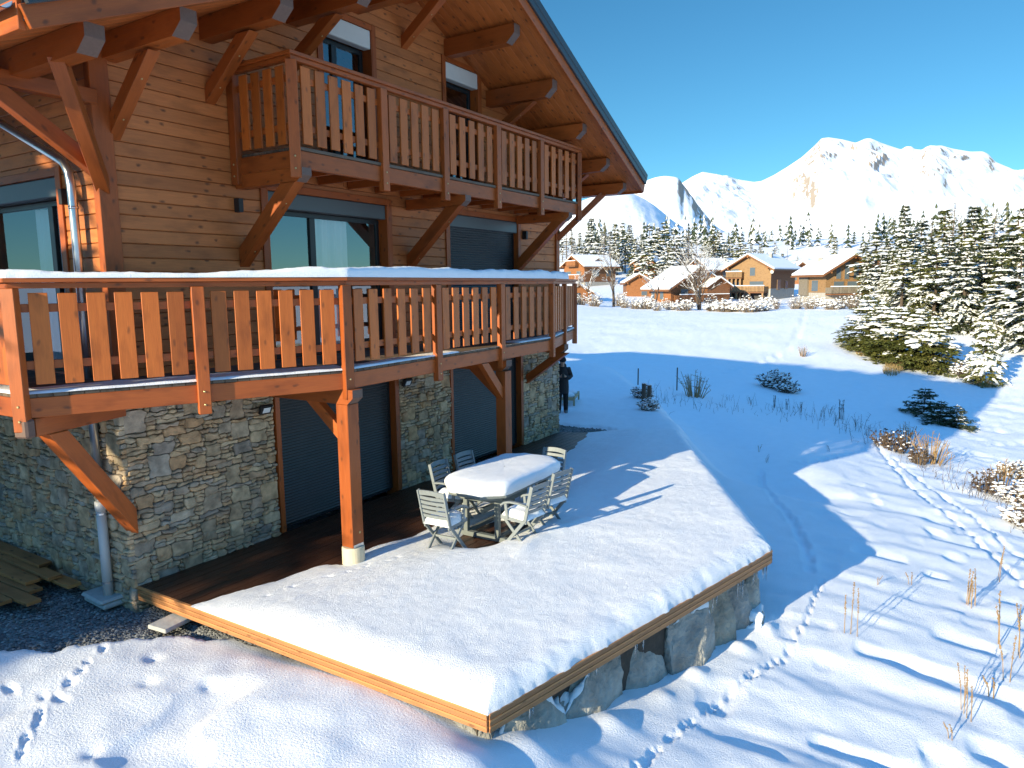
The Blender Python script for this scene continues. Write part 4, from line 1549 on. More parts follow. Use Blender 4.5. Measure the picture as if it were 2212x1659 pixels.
# snow left on the boards along the outer edge
def edge_snow(par, a, b, w, h, z, seed, gap=()):
    A, B = Vector((*a, 0)), Vector((*b, 0)); d = B - A; L = d.length; d.normalize(); n = Vector((d.y, -d.x, 0))
    m = int(L / .04)
    us = np.linspace(0, L, m); prof = np.array([0, .05, .15, .3, .5, .7, .85, .95, 1.0])
    U, V = np.meshgrid(us, prof)
    wn = w * (1 + .35 * fbm(us * 1.3, us * 0 + seed, seed, 3))
    lumps = h * (1 + .4 * fbm(U * 3, V * 2 + seed, seed + 3, 3))
    hh = lumps * np.sqrt(np.clip(1 - (2 * np.clip(V * .92 + .08 * (V > 0), 0, 1) - 1) ** 4, 0, 1))
    hh = np.where((V == 0) | (V == 1), -.004, hh)
    for g0, g1 in gap: hh = hh * (1 - sstep(g0 - .05, g0, U) * sstep(g1 + .05, g1, U)) - .006 * ((U > g0) & (U < g1))
    edge = .006 * fbm(us * 9, us * 0, seed + 9, 2)
    off = -(V * wn[None, :]) + edge[None, :]
    P = np.stack([A.x + d.x * U + n.x * off, A.y + d.y * U + n.y * off, z + hh], -1)
    return grid_object("snow_cap", P[::-1], M['snow'], parent=par)


for (a, b, sd_) in ((P3, P2, 3), (P2, P1, 5), (P1, P0, 8), ((-1.22, 3), P3, 11)):
    dx, dy = b[0] - a[0], b[1] - a[1]; L = math.hypot(dx, dy); nx, ny = dy / L, -dx / L
    off = .015
    edge_snow(lb, (a[0] + nx * off, a[1] + ny * off), (b[0] + nx * off, b[1] + ny * off), .55 if sd_ == 3 else .34, .022, LZ['zf'] + .001, sd_, gap=((2.6, 4.6),) if sd_ == 5 else ())


# snow lying on the handrail: thick to the right of the middle, thinning to the left
def rail_snow(par, pts, hfun, w, z, seed):
    P = [Vector((*p, 0)) for p in pts]
    cum = [0]
    for a, b in zip(P[:-1], P[1:]): cum.append(cum[-1] + (b - a).length)
    L = cum[-1]
    us = np.linspace(0, L, int(L / .025))
    K = 15
    ang = np.linspace(0, math.pi, K)
    rows = []
    for u in us:
        k = max(i for i in range(len(cum) - 1) if cum[i] <= u + 1e-9)
        t = (u - cum[k]) / (cum[k + 1] - cum[k])
        c = P[k].lerp(P[k + 1], t)
        d = (P[k + 1] - P[k]).normalized()
        # blend the direction near corners
        for j in (k, k + 1):
            if 0 < j < len(P) - 1 and abs(u - cum[j]) < .12:
                d = ((P[j] - P[j - 1]).normalized() + (P[j + 1] - P[j]).normalized()).normalized()
        n = Vector((d.y, -d.x, 0))
        h = hfun(u / L) * (1 + .25 * float(fbm(np.array(u * 2.5), np.array(seed * 1.0), seed, 3)))
        endf = min(1, u / .10, (L - u) / .10); endf = math.sqrt(max(0, 1 - (1 - endf) ** 2))
        ww = w / 2 * (1.02 + .10 * float(vnoise(np.array(u * 4.), np.array(3.), seed + 4)))
        row = []
        for a in ang:
            ca, sa = math.cos(a), math.sin(a)
            e = 1.0
            off = ww * (abs(ca) ** .55) * (1 if ca > 0 else -1) * (.35 + .65 * endf)
            hz = h * (sa ** .7) * endf
            bump = .010 * float(vnoise(np.array(u * 14), np.array(a * 3), seed + 7))
            row.append(tuple(c + n * off + Vector((0, 0, z + hz + bump * sa * endf))))
        rows.append(row)
    return grid_object("snow_cap", np.array(rows), M['snow'], parent=par)


def rail_h(t):
    u = t * 14.66                             # metres from the rear end of the left side
    a = .095 - .040 * float(sstep(3.2, 4.2, np.array(u)))
    return a + .085 * float(sstep(5.0, 6.9, np.array(u)))


rail_snow(lb, [(-1.25, 3.0), P3, P2, P1, (9.6, -.86)], rail_h, .18, LZ['top'], 3)

# brackets and struts that carry the lower balcony
nb = MB(); nb.beam((.0, -.0, LZ['low'] - .10), (-1.16, -.40, LZ['low'] - .10), .17, .19); nb.build("bracket", M['beam'], lb, bevel=.006)
nb = MB(); nb.beam((-1.16, -.40, LZ['low'] - .10), (-1.27, -.437, LZ['low'] - .10), .17, .19); nb.build("bracket_end", M['endgrain'], lb, bevel=.02)
nb = MB(); nb.beam((-.92, -.33, LZ['low'] - .19), (.02, -.05, .82), .17, .19, (0, 0, 1), cut0=((0, 0, LZ['low'] - .195), (0, 0, 1)), cut1=((.0, -.055, 0), (.96, .28, 0)))
nb.build("brace", M['beam'], lb, bevel=.006)
for x, yo in ((1.95, -1.95), (5.90, -1.72), (9.3, -1.05)):
    nose_beam(lb, x, yo, -.03, LZ['low'] - .003, .18, .19)
# right-hand strut down to the wall
brace(9.3, -.95, LZ['low'] - .19, -.055, 1.50, .15, .17)

# two wooden columns on cream footings
for x, y, foot in ((1.95, -1.76, True), (5.90, -1.60, False)):
    mb = MB(); mb.beam((0, 0, .235 if foot else .02), (0, 0, LZ['low'] - .195), .20, .20, (0, 1, 0))
    mb.tube([(.03, -.098, .42), (.03, -.108, .42)], .018, 8, 1)
    c = mb.build("column", [M['beam'], M['brass']], house, bevel=.008)
    c.location = (x, y, 0)
    if foot:
        mb = MB(); mb.tube([(0, 0, .0), (0, 0, .215), (0, 0, .228)], [.150, .147, .138], 28)
        mb.build("footing", M['cream'], c, smooth=False)
        mb = MB(); mb.box((-.09, -.102, .20), (.09, -.097, .27)); mb.build("steel_shoe", M['zinc'], c)
    # knee braces back to the balcony beams
    mb = MB()
    mb.beam((0, .58, LZ['low'] - .20), (0, .10, 1.72), .11, .15, (0, 0, 1), cut0=((0, 0, LZ['low'] - .195), (0, 0, 1)), cut1=((0, .10, 0), (0, 1, 0)))
    mb.build("knee_brace", M['beam'], c, bevel=.005)
    mb = MB()
    mb.beam((-.62, 0, LZ['low'] - .02), (-.10, 0, 1.74), .11, .15, (0, 0, 1), cut0=((0, 0, LZ['low'] - .003), (0, 0, 1)), cut1=((-.10, 0, 0), (1, 0, 0)))
    if not foot: mb.build("knee_brace", M['beam'], c, bevel=.005)
# ------------------------------------------------------------------ deck
deck = empty("deck", (0, 0, 0), 0, "brown wooden deck with grooved edge boards beside the stone ground floor of the chalet", "deck")
dpoly = [(0.02, -.03), DECK[0], DECK[1], DECK[2], DECK[3], (HX, -.05)]
mb = MB()
inset = [(0.03, -.03), (.03, -5.16), (5.13, -6.34), (11.80, -2.79), (11.08, -.73), (HX, -.05)]
strips(inset, 1, .145, -.03, 0.0, mb)
mb.build("deck_boards", M['deck'], deck)
def fascia(a, b, z0, z1, nb=3):
    h = (z1 - z0) / nb
    for k in range(nb):
        mb = MB()
        za = z0 + h * k
        mb.beam((a[0], a[1], za + h * .34), (b[0], b[1], za + h * .34), .026, h * .62, (0, 0, 1), 0)
        r = mb.r[0]
        mb.beam((a[0], a[1], za + h * .81), (b[0], b[1], za + h * .81), .032, h * .30, (0, 0, 1), 1, r)
        mb.build("edge_board", [M['fascia'], M['slatdeck']], deck)


M['slatdeck'] = wood("smooth deck edge", (.56, .225, .075), (.74, .35, .13), vary=.3, rough=.5, knots=.5)
fascia((0.015, .0), (0.015, -5.20), -.165, .004)
fascia((0.03, -5.205), DECK[1], -.175, .004)
fascia(DECK[1], DECK[2], -.17, .0)
fascia(DECK[2], DECK[3], -.17, .0)
for k in range(8):
    mb = MB(); mb.box((.1 + k * .7, -4.9 - .15 * k, -.14), (.16 + k * .7, -.1, -.031)); mb.build("joist", M['fascia'], deck)

# the snow blanket on the deck: its own sheet with a rounded, crumbling rim
BR_X = np.array([-.5, .0, .8, 1.7, 3.1, 4.5, 6.0, 8.0, 9.6, 10.6, 11.3, 12.5])
BR_Y = np.array([-1.08, -1.10, -1.28, -1.47, -1.75, -1.75, -1.62, -1.35, -1.12, -.92, -.55, -.4])
def deck_snow():
    A0, A1, A2, A3 = [np.array(p) for p in DECK]
    # rows: from the outer edge (t = 0) to the wall (t = 1); columns along the outer edge
    L1, L2 = np.linalg.norm(A1 - A0), np.linalg.norm(A2 - A1)
    n1, n2 = 230, 230
    def dense(n):
        u = np.linspace(0, 1, n); return u + .0 * u
    e0 = np.concatenate([np.linspace(0, .16, 14)[:-1] / L1, np.linspace(.16 / L1, 1 - .12 / L1, n1), np.linspace(1 - .12 / L1, 1, 8)[1:]])
    e1 = np.concatenate([np.linspace(0, .12, 8)[1:] / L2, np.linspace(.12 / L2, 1 - .10 / L2, n2)[1:], np.linspace(1 - .1 / L2, 1, 10)[1:]])
    front = np.concatenate([A0 + (A1 - A0) * e0[:, None], A1 + (A2 - A1) * e1[:, None]])
    wall0, wallK, wall1 = np.array([0.0, -.6]), np.array([5.4, -.6]), A3
    back = np.concatenate([wall0 + (wallK - wall0) * e0[:, None], wallK + (wall1 - wallK) * e1[:, None]])
    tt = np.concatenate([np.linspace(0, .03, 12)[:-1], np.linspace(.03, 1, 210)])
    P = front[None] * (1 - tt[:, None, None]) + back[None] * tt[:, None, None]
    X, Y = P[..., 0], P[..., 1]
    dl = np.abs(X - 0.0)
    df = np.minimum(seg_dist(X, Y, DECK[0], DECK[1]), 9)
    dr = np.minimum(seg_dist(X, Y, DECK[1], DECK[2]), seg_dist(X, Y, DECK[2], DECK[3]))
    H = .172 + .030 * fbm(X * .8, Y * .8, 91, 4) + .006 * fbm(X * 4, Y * 4, 93, 3)
    # melt towards the wall
    by = np.interp(X, BR_X, BR_Y) + .10 * fbm(X * 1.5, Y * .8, 95, 3) + .05 * fbm(X * .9, Y * 16, 97, 2)
    melt = by - Y                                     # metres inside the snow
    near_col = np.exp(-((X - 1.95) ** 2 + (Y + 1.76) ** 2) / .10)
    k = np.clip(melt / 1.35, -.2, 1)
    H = H * np.where(k > 0, k ** .75, 0) - .012 * (k <= 0) - .006
    H = H - .05 * near_col
    # thin patches under and beside the table
    tb = np.exp(-(((X - 3.75) / .75) ** 4 + ((Y + 2.75) / .42) ** 4))
    tb = np.clip(tb * 1.5 + .5 * fbm(X * 3, Y * 3, 99, 3) * tb, 0, 1)
    H = H * (1 - 1.06 * tb) - .008 * tb
    H = H + .025 * np.exp(-((Y + 3.75 - .12 * np.sin(X * 2.2)) / .12) ** 2) * sstep(2.7, 3.1, X) * sstep(5.0, 4.4, X)
    def rim(d, r, e=2.0): return np.clip(1 - (1 - np.clip(d / r, 0, 1)) ** e, 0, 1) ** .5
    rough = 1 + .45 * fbm(X * 4, Y * 4, 101, 4)
    f = np.minimum(rim(dl, .40, 1.7), np.minimum(rim(df * rough, .26), rim(dr * rough, .26)))
    H = np.where(H > 0, H * f, H)
    # small animal prints
    q = random.Random(2)
    trails = [[(1.2, -2.0), (1.8, -2.15), (2.35, -2.45)], [(.55, -1.75), (.95, -1.9)]]
    for tr in trails:
        for (ax, ay), (bx, by2) in zip(tr[:-1], tr[1:]):
            L = math.hypot(bx - ax, by2 - ay)
            for s in np.arange(0, L, .15):
                cx = ax + (bx - ax) * s / L + q.uniform(-.06, .06); cy = ay + (by2 - ay) * s / L + q.uniform(-.05, .05)
                H = H - q.uniform(.008, .024) * np.exp(-((X - cx) ** 2 + (Y - cy) ** 2) / .032 ** 2) * (H > .02)
    Z = np.maximum(H, -.02)
    # let the rim overhang the boards a little
    edge = (tt[:, None] < 1e-6) * np.ones_like(X)
    Pz = np.stack([X, Y, Z + .002], -1)
    wob = .020 * fbm(X * 6, Y * 6, 103, 3)
    Pz[..., 1] -= (np.exp(-df / .06) * .010 + wob * np.exp(-df / .05)) * (X < 5.1)
    Pz[0, :, 2] = np.where(X[0] > -1, -.004, 0)
    o = grid_object("snow_blanket", Pz[:, ::-1], M['deck_snow'], kind="structure")
    return o


M['deck_snow'] = snow_mat("deck snow", 70, .60, 6)
snow_blanket = deck_snow()

# ------------------------------------------------------------------ boulders under the front edge of the deck
BOULD = [  # along the front edge: t0, t1 (0 = near corner), top, bottom, outward offset of the face
    ("small dark wedge of a stone tucked under the near corner of the deck", .005, .045, -.22, -.72, .02),
    ("snow-covered sloping boulder second from the near deck corner", .055, .205, -.22, -.85, .10),
    ("long grey boulder with a thin strip of snow on its top edge", .215, .395, -.24, -.95, .06),
    ("tall smooth grey boulder with icicles hanging in front", .40, .555, -.20, -1.08, .02),
    ("large pale square-cut boulder with a slab of snow on its sloping top", .570, .735, -.25, -1.12, .14),
    ("brown rough boulder between two grey ones under the deck edge", .745, .825, -.26, -1.10, .05),
    ("bluish grey flat boulder behind the longest icicles", .828, .925, -.20, -1.02, .00),
    ("narrow pale boulder near the far front corner of the deck", .930, .978, -.22, -.85, .00),
    ("low snow-topped stone at the far front corner of the deck", .90, .985, -.82, -1.12, .16)]
M['earth'] = simple("dark earth", (.06, .05, .04), .95, noise=.4, nscale=14, bump=.8)
SPH4 = _sph(5)
A0, A1 = np.array(DECK[0]), np.array(DECK[1])
dv = (A1 - A0) / np.linalg.norm(A1 - A0); nv = np.array([dv[1], -dv[0]])
LF = np.linalg.norm(A1 - A0)
for bi, (lab, t0, t1, zt, zb, off) in enumerate(BOULD):
    q = random.Random(40 + bi)
    zb = zb - .30; w = (t1 - t0 + .006) * LF; h = zt - zb; dep = min(.6, .35 + w * .3)
    c = A0 + dv * (LF * (t0 + t1) / 2) + nv * (off - dep / 2 - .04)
    bv, bf = SPH4
    vs = []
    tilt = q.uniform(-.10, .10); lean = q.uniform(.10, .30)
    planes = [Vector((q.uniform(-.55, .55), -1, q.uniform(-.25, .55))).normalized() for _ in range(4)] + [Vector((q.choice((-1, 1)) * q.uniform(.4, 1), -.5, q.uniform(.5, 1))).normalized() for _ in range(2)]
    offs = [q.uniform(.72, .98) for _ in planes[:4]] + [q.uniform(1.05, 1.3) for _ in planes[4:]]
    for p in bv:
        x, y, z = p
        k = 1 / max(abs(x) ** 9 + abs(y) ** 9 + abs(z) ** 9, 1e-6) ** (1 / 9)
        v = Vector((x * k, y * k, z * k))
        for pl, of in zip(planes, offs):
            d = v.dot(pl) - of
            if d > 0: v = v - pl * d
        s_ = 1 + .07 * float(fbm(np.array(p[0] * 1.8 + bi * 9), np.array(p[2] * 1.8 + p[1] * 1.3), bi, 4)) + .05 * float(fbm(np.array(p[0] * 7 + bi), np.array(p[2] * 7 + p[1] * 5), bi + 50, 3))
        vs.append(Vector((v.x * w * .525 * s_, v.y * dep / 2 * s_ + lean * v.z * dep * .35, v.z * h / 2 * s_ + tilt * v.x * h * .4)))
    mb = MB()
    mb.add(vs, bf, None, q.random())
    zc = (zt + zb) / 2
    b = mb.build("boulder", M['boulder'], smooth=False)
    b.location = (c[0], c[1], zc); b.rotation_euler = (0, 0, math.atan2(dv[1], dv[0]))
    tag(b, lab, "boulder", "boulders holding up the deck")
    if bi in (1, 2, 4, 8):
        # snow settled on the parts of the stone that face upwards
        lim = {1: .48, 2: .55, 4: .42, 8: .40, 3: 9}[bi]
        th = {1: .075, 2: .045, 4: .060, 8: .06, 3: .03}[bi]
        nrm = [Vector((0, 0, 0)) for _ in vs]
        for f in bf:
            fn = (vs[f[1]] - vs[f[0]]).cross(vs[f[2]] - vs[f[0]])
            for i in f: nrm[i] += fn
        nrm = [n_.normalized() for n_ in nrm]
        xlim = (lambda v: v.x < -.02 * w) if bi == 3 else (lambda v: True)
        wt = []
        for v, n_ in zip(vs, nrm):
            e = n_.z + .10 * float(fbm(np.array(v.x * 5 + bi), np.array(v.y * 5), bi + 80, 3))
            wt.append(float(sstep(lim, lim + .22, np.array(e))) if xlim(v) else 0.0)
        ov = [v + (n_ * .35 + Vector((0, 0, .75))) * (th * wk * (1 + .4 * float(fbm(np.array(v.x * 9), np.array(v.y * 9), 7, 2)))) - n_ * .012 * (wk < .05) for v, n_, wk in zip(vs, nrm, wt)]
        keep = [f for f in bf if max(wt[i] for i in f) > .0]
        if keep:
            mb = MB(); mb.add(ov, keep, None, .5)
            mb.build("snow_cap", M['snow'], b, smooth=True)

mb = MB()
p0, p1 = A0 + dv * .05 - nv * .30, A1 - dv * .05 - nv * .30
mb.beam((p0[0], p0[1], -.72), (p1[0], p1[1], -.72), .25, 1.0)
tag(mb.build("earth_bank", M['earth']), kind="structure")

# icicles under the front edge
q = random.Random(77)
for t0, n_, L_ in ((.095, 4, .12), (.42, 5, .14), (.72, 2, .20), (.835, 6, .24), (.905, 4, .16), (.955, 6, .2), (.27, 3, .08)):
    mb = MB()
    for k in range(n_):
        p = A0 + dv * (LF * (t0 + q.uniform(-.018, .018))) + nv * .012
        L = L_ * q.uniform(.4, 1.1)
        mb.tube([(p[0], p[1], -.165), (p[0], p[1], -.17 - L * .5), (p[0] + q.uniform(-.004, .004), p[1], -.175 - L)], [.009, .006, .001], 6)
    mb.build("icicles", M['ice'], deck, smooth=True)

# ------------------------------------------------------------------ things by the left wall
mb = MB()
vs = []
slab = empty("drain_slab", (-.05, .47, -.16), R_(-4), "pale concrete slab under the foot of the drainpipe", "slab")
mb.box((-.22, -.27, -.10), (.20, .25, -.035)); mb.build("base_block", M['concrete'], slab, bevel=.02)
mb = MB(); mb.box((-.25, -.27, -.035), (.21, .27, .02)); mb.build("cover", M['concrete'], slab, bevel=.03)
s2 = MB(); s2.box((-.22, -.14, -.03), (.22, .16, .02))
o = s2.build("paving_slab", M['concrete'], bevel=.01); o.location = (-.06, -.85, -.215); o.rotation_euler = (0, 0, .1)
tag(o, "thin grey slab lying in the gravel at the side edge of the deck", "slab")
q = random.Random(5)
PL = [("lowest broad plank of the pile against the stone wall, nearest the gravel", -.95, -.15, .1), ("second plank from the gravel side of the pile, on the ground", -.76, -.15, -.2), ("third plank from the gravel side of the pile, on the ground", -.58, -.15, .15),
      ("plank on the ground closest to the stone wall", -.24, -.15, -.1), ("fourth plank of the pile, stopping short of the others", -.40, -.15, .5), ("short plank on top of the pile by the wall", -.30, -.098, .25), ("topmost plank of the pile leaning on the wall", -.20, -.046, .7), ("plank lying crooked on top of the lower planks", -.52, -.098, .35)]
for lab, x, z, y0 in PL:
    mb = MB()
    L = q.uniform(2.6, 3.4)
    mb.beam((0, 0, 0), (0, L, 0), .165, .045, (0, 0, 1))
    o = mb.build("plank", M['plank'], bevel=.004)
    o.location = (x, 1.05 + y0, z + .04); o.rotation_euler = (0, 0, q.uniform(-.03, .03))
    tag(o, lab, "plank", "planks piled by the stone wall")
# ------------------------------------------------------------------ table and chairs on the deck
def make_table(loc):
    t = empty("garden_table", loc, 0, "long grey garden table with clipped corners under a thick cap of snow", "table")
    L, Wd, c, zt = 2.06, 1.04, .26, .74
    def oct_(l, w, cc): return [(-l / 2, -w / 2 + cc), (-l / 2 + cc, -w / 2), (l / 2 - cc, -w / 2), (l / 2, -w / 2 + cc), (l / 2, w / 2 - cc), (l / 2 - cc, w / 2), (-l / 2 + cc, w / 2), (-l / 2, w / 2 - cc)]
    def slab(pts, z0, z1, mb):
        n = len(pts)
        vs = [(x, y, z0) for x, y in pts] + [(x, y, z1) for x, y in pts]
        fs = [tuple(range(n - 1, -1, -1)), tuple(range(n, 2 * n))] + [(k, (k + 1) % n, n + (k + 1) % n, n + k) for k in range(n)]
        mb.add(vs, fs)
    mb = MB(); slab(oct_(L, Wd, c), zt - .035, zt, mb); mb.build("tabletop", M['table'], t, bevel=.006)
    mb = MB(); slab(oct_(L - .28, Wd - .28, c * .8), zt - .11, zt - .036, mb); mb.build("apron", M['table'], t, bevel=.004)
    for sx in (-1, 1):
        for sy in (-1, 1):
            mb = MB(); mb.beam((sx * .62, sy * .27, .06), (sx * .62, sy * .27, zt - .11), .07, .07, (0, 1, 0)); mb.build("leg", M['table'], t, bevel=.005)
        mb = MB(); mb.beam((sx * .62, -.42, .035), (sx * .62, .42, .035), .08, .07); mb.build("foot", M['table'], t, bevel=.005)
        mb = MB(); mb.beam((sx * .62, -.38, zt - .15), (sx * .62, .38, zt - .15), .06, .07); mb.build("crossbar", M['table'], t, bevel=.005)
    for sy in (-1, 1):
        mb = MB(); mb.beam((-.60, sy * .27, .05), (.60, sy * .27, .05), .05, .06); mb.build("stretcher", M['table'], t, bevel=.004)
    mb = MB(); mb.beam((-.62, .0, .40), (.62, .0, .40), .05, .08); mb.build("stretcher", M['table'], t, bevel=.004)
    # snow cap: offset rings of the table outline
    rows = []
    N = 160
    o = oct_(L, Wd, c)
    per = []
    for k in range(8):
        a, b = o[k], o[(k + 1) % 8]
        for i in range(N // 8): per.append(lerp2(a, b, i / (N // 8)))
    per = np.array(per)
    # soften the corners
    for _ in range(3): per = .5 * per + .25 * (np.roll(per, 1, 0) + np.roll(per, -1, 0))
    prof = [(1.004, .0), (1.022, .025), (1.032, .06), (1.026, .10), (1.0, .135), (.955, .160), (.89, .176), (.78, .186), (.6, .192), (.4, .195), (.2, .196), (.02, .196)]
    for s, h in prof:
        x, y = per[:, 0] * s, per[:, 1] * s
        k = 1 + .030 * fbm(x * 3.5, y * 3.5 + h * 9, 5, 3) * (s > .8)
        z = zt + h * (1 + .12 * fbm(x * 1.6, y * 1.6, 8, 3)) + .004 * fbm(x * 14, y * 14, 9, 2)
        rows.append(np.stack([x * k, y * k, z], -1))
    grid_object("snow_cap", np.stack(rows)[:, ::1], M['snow'], parent=t, wrap=True)
    return t


def make_chair(arms=True):
    """folding garden chair facing +x, the seat centre over the origin; crossed legs, slatted leaning back"""
    t = empty("garden_chair", (0, 0, 0))
    w = .225
    ch = M['chair']
    for sy in (-1, 1):
        y = sy * w
        # long member: top of the back down to the front foot, short member: seat front to rear foot
        mb = MB()
        mb.beam((-.285, y, .925), (-.165, y, .44), .028, .05, (1, 0, 0)); mb.beam((-.170, y, .455), (.215, y, .01), .028, .046, (1, 0, 0))
        mb.build("back_leg", ch, t, bevel=.004)
        mb = MB(); mb.beam((.205, y - sy * .032, .425), (-.205, y - sy * .032, .01), .026, .044, (1, 0, 0)); mb.build("front_leg", ch, t, bevel=.004)
        mb = MB(); mb.beam((-.185, y - sy * .014, .425), (.245, y - sy * .014, .435), .026, .05); mb.build("seat_rail", ch, t, bevel=.004)
        if arms:
            mb = MB()
            pts = [(-.225, .655), (-.08, .672), (.07, .668), (.17, .64), (.215, .60)]
            for (a, za), (b, zb) in zip(pts[:-1], pts[1:]): mb.beam((a, y + sy * .012, za), (b + .006, y + sy * .012, zb), .055, .026)
            mb.beam((.15, y + sy * .006, .645), (.125, y + sy * .006, .43), .026, .042, (1, 0, 0))
            am = mb.build("armrest", ch, t, bevel=.004)
    # back slats curve slightly
    a0, a1 = Vector((-.283, 0, .905)), Vector((-.178, 0, .49))
    for k in range(6):
        f = .045 + k * .155
        c = a0.lerp(a1, f)
        h = .068 if k == 0 else .044
        mb = MB()
        n = 6
        ln = (a1 - a0).normalized()
        for i in range(n):
            y0, y1 = -w + 2 * w * i / n, -w + 2 * w * (i + 1) / n
            b0, b1 = -.022 * (1 - (y0 / w) ** 2), -.022 * (1 - (y1 / w) ** 2)
            r0 = .018 * (1 - (y0 / w) ** 2) if k == 0 else 0; r1 = .018 * (1 - (y1 / w) ** 2) if k == 0 else 0
            mb.beam((c.x + b0, y0, c.z + r0), (c.x + b1, y1, c.z + r1), .014, h, -ln)
        mb.build("back_slat", ch, t)
    for k in range(6):
        x = -.15 + k * .072
        mb = MB(); mb.beam((x, -w + .03, .445), (x, w - .03, .445), .055, .018); mb.build("seat_slat", ch, t, bevel=.003)
    for a in (((-.185, -w + .03, .035), (-.185, w - .03, .035), .022, .045), ((.02, -w, .225), (.02, w, .225), .03, .03)):
        mb = MB(); mb.beam(*a); mb.build("stretcher", ch, t, bevel=.003)
    # snow on the seat and on the low rear bar
    def cap(x0, x1, y0, y1, z, h, seed):
        u = np.linspace(0, 1, 17); U, V = np.meshgrid(u, np.linspace(0, 1, 19))
        e = (1 - np.abs(2 * U - 1) ** 5) * (1 - np.abs(2 * V - 1) ** 5)
        Z = z + h * np.clip(e, 0, 1) ** .45 * (1 + .25 * fbm(U * 3 + seed, V * 3, seed, 3))
        ex = .016 * fbm(U * 4 + 3, V * 4 + seed, seed + 2, 2)
        X = x0 + (x1 - x0) * U + ex; Y = y0 + (y1 - y0) * V + ex
        return grid_object("snow_cap", np.stack([X, Y, Z], -1), M['snow'], parent=t)
    cap(-.20, .235, -w + .0, w - .0, .452, .105, 3)
    cap(-.225, -.13, -w + .02, w - .02, .058, .045, 6)
    return t


table = make_table((4.20, -2.70, 0.0))
c_arm = make_chair(True)
c_pla = make_chair(False)
CH = [(c_arm, (2.80, -2.63), 2, "grey folding armchair at the near end of the table, snow on its seat"),
      (None, (3.86, -2.00), -88, "grey folding armchair between table and stone wall, closest to the wooden column"),
      (None, (4.52, -1.98), -93, "grey folding chair on the wall side of the table, the farther one"),
      (None, (5.22, -2.82), 176, "grey folding chair at the far end of the table, back half in sun"),
      (None, (3.50, -3.46), 84, "grey folding armchair on the open side of the table, the nearer one"),
      (None, (4.26, -3.40), 80, "grey folding chair on the open side of the table, the farther one")]
for i, (src, (x, y), rz, lab) in enumerate(CH):
    arm = i in (0, 1, 4)
    o = c_arm if i == 0 else (c_pla if i == 2 else copy_tree(c_arm if arm else c_pla))
    o.location = (x, y, 0.005 if i not in (4, 5) else .03)
    o.rotation_euler = (0, 0, R_(rz))
    o.scale = (1.02, .92, 1.02)
    tag(o, lab, "chair", "garden chairs round the snowy table")
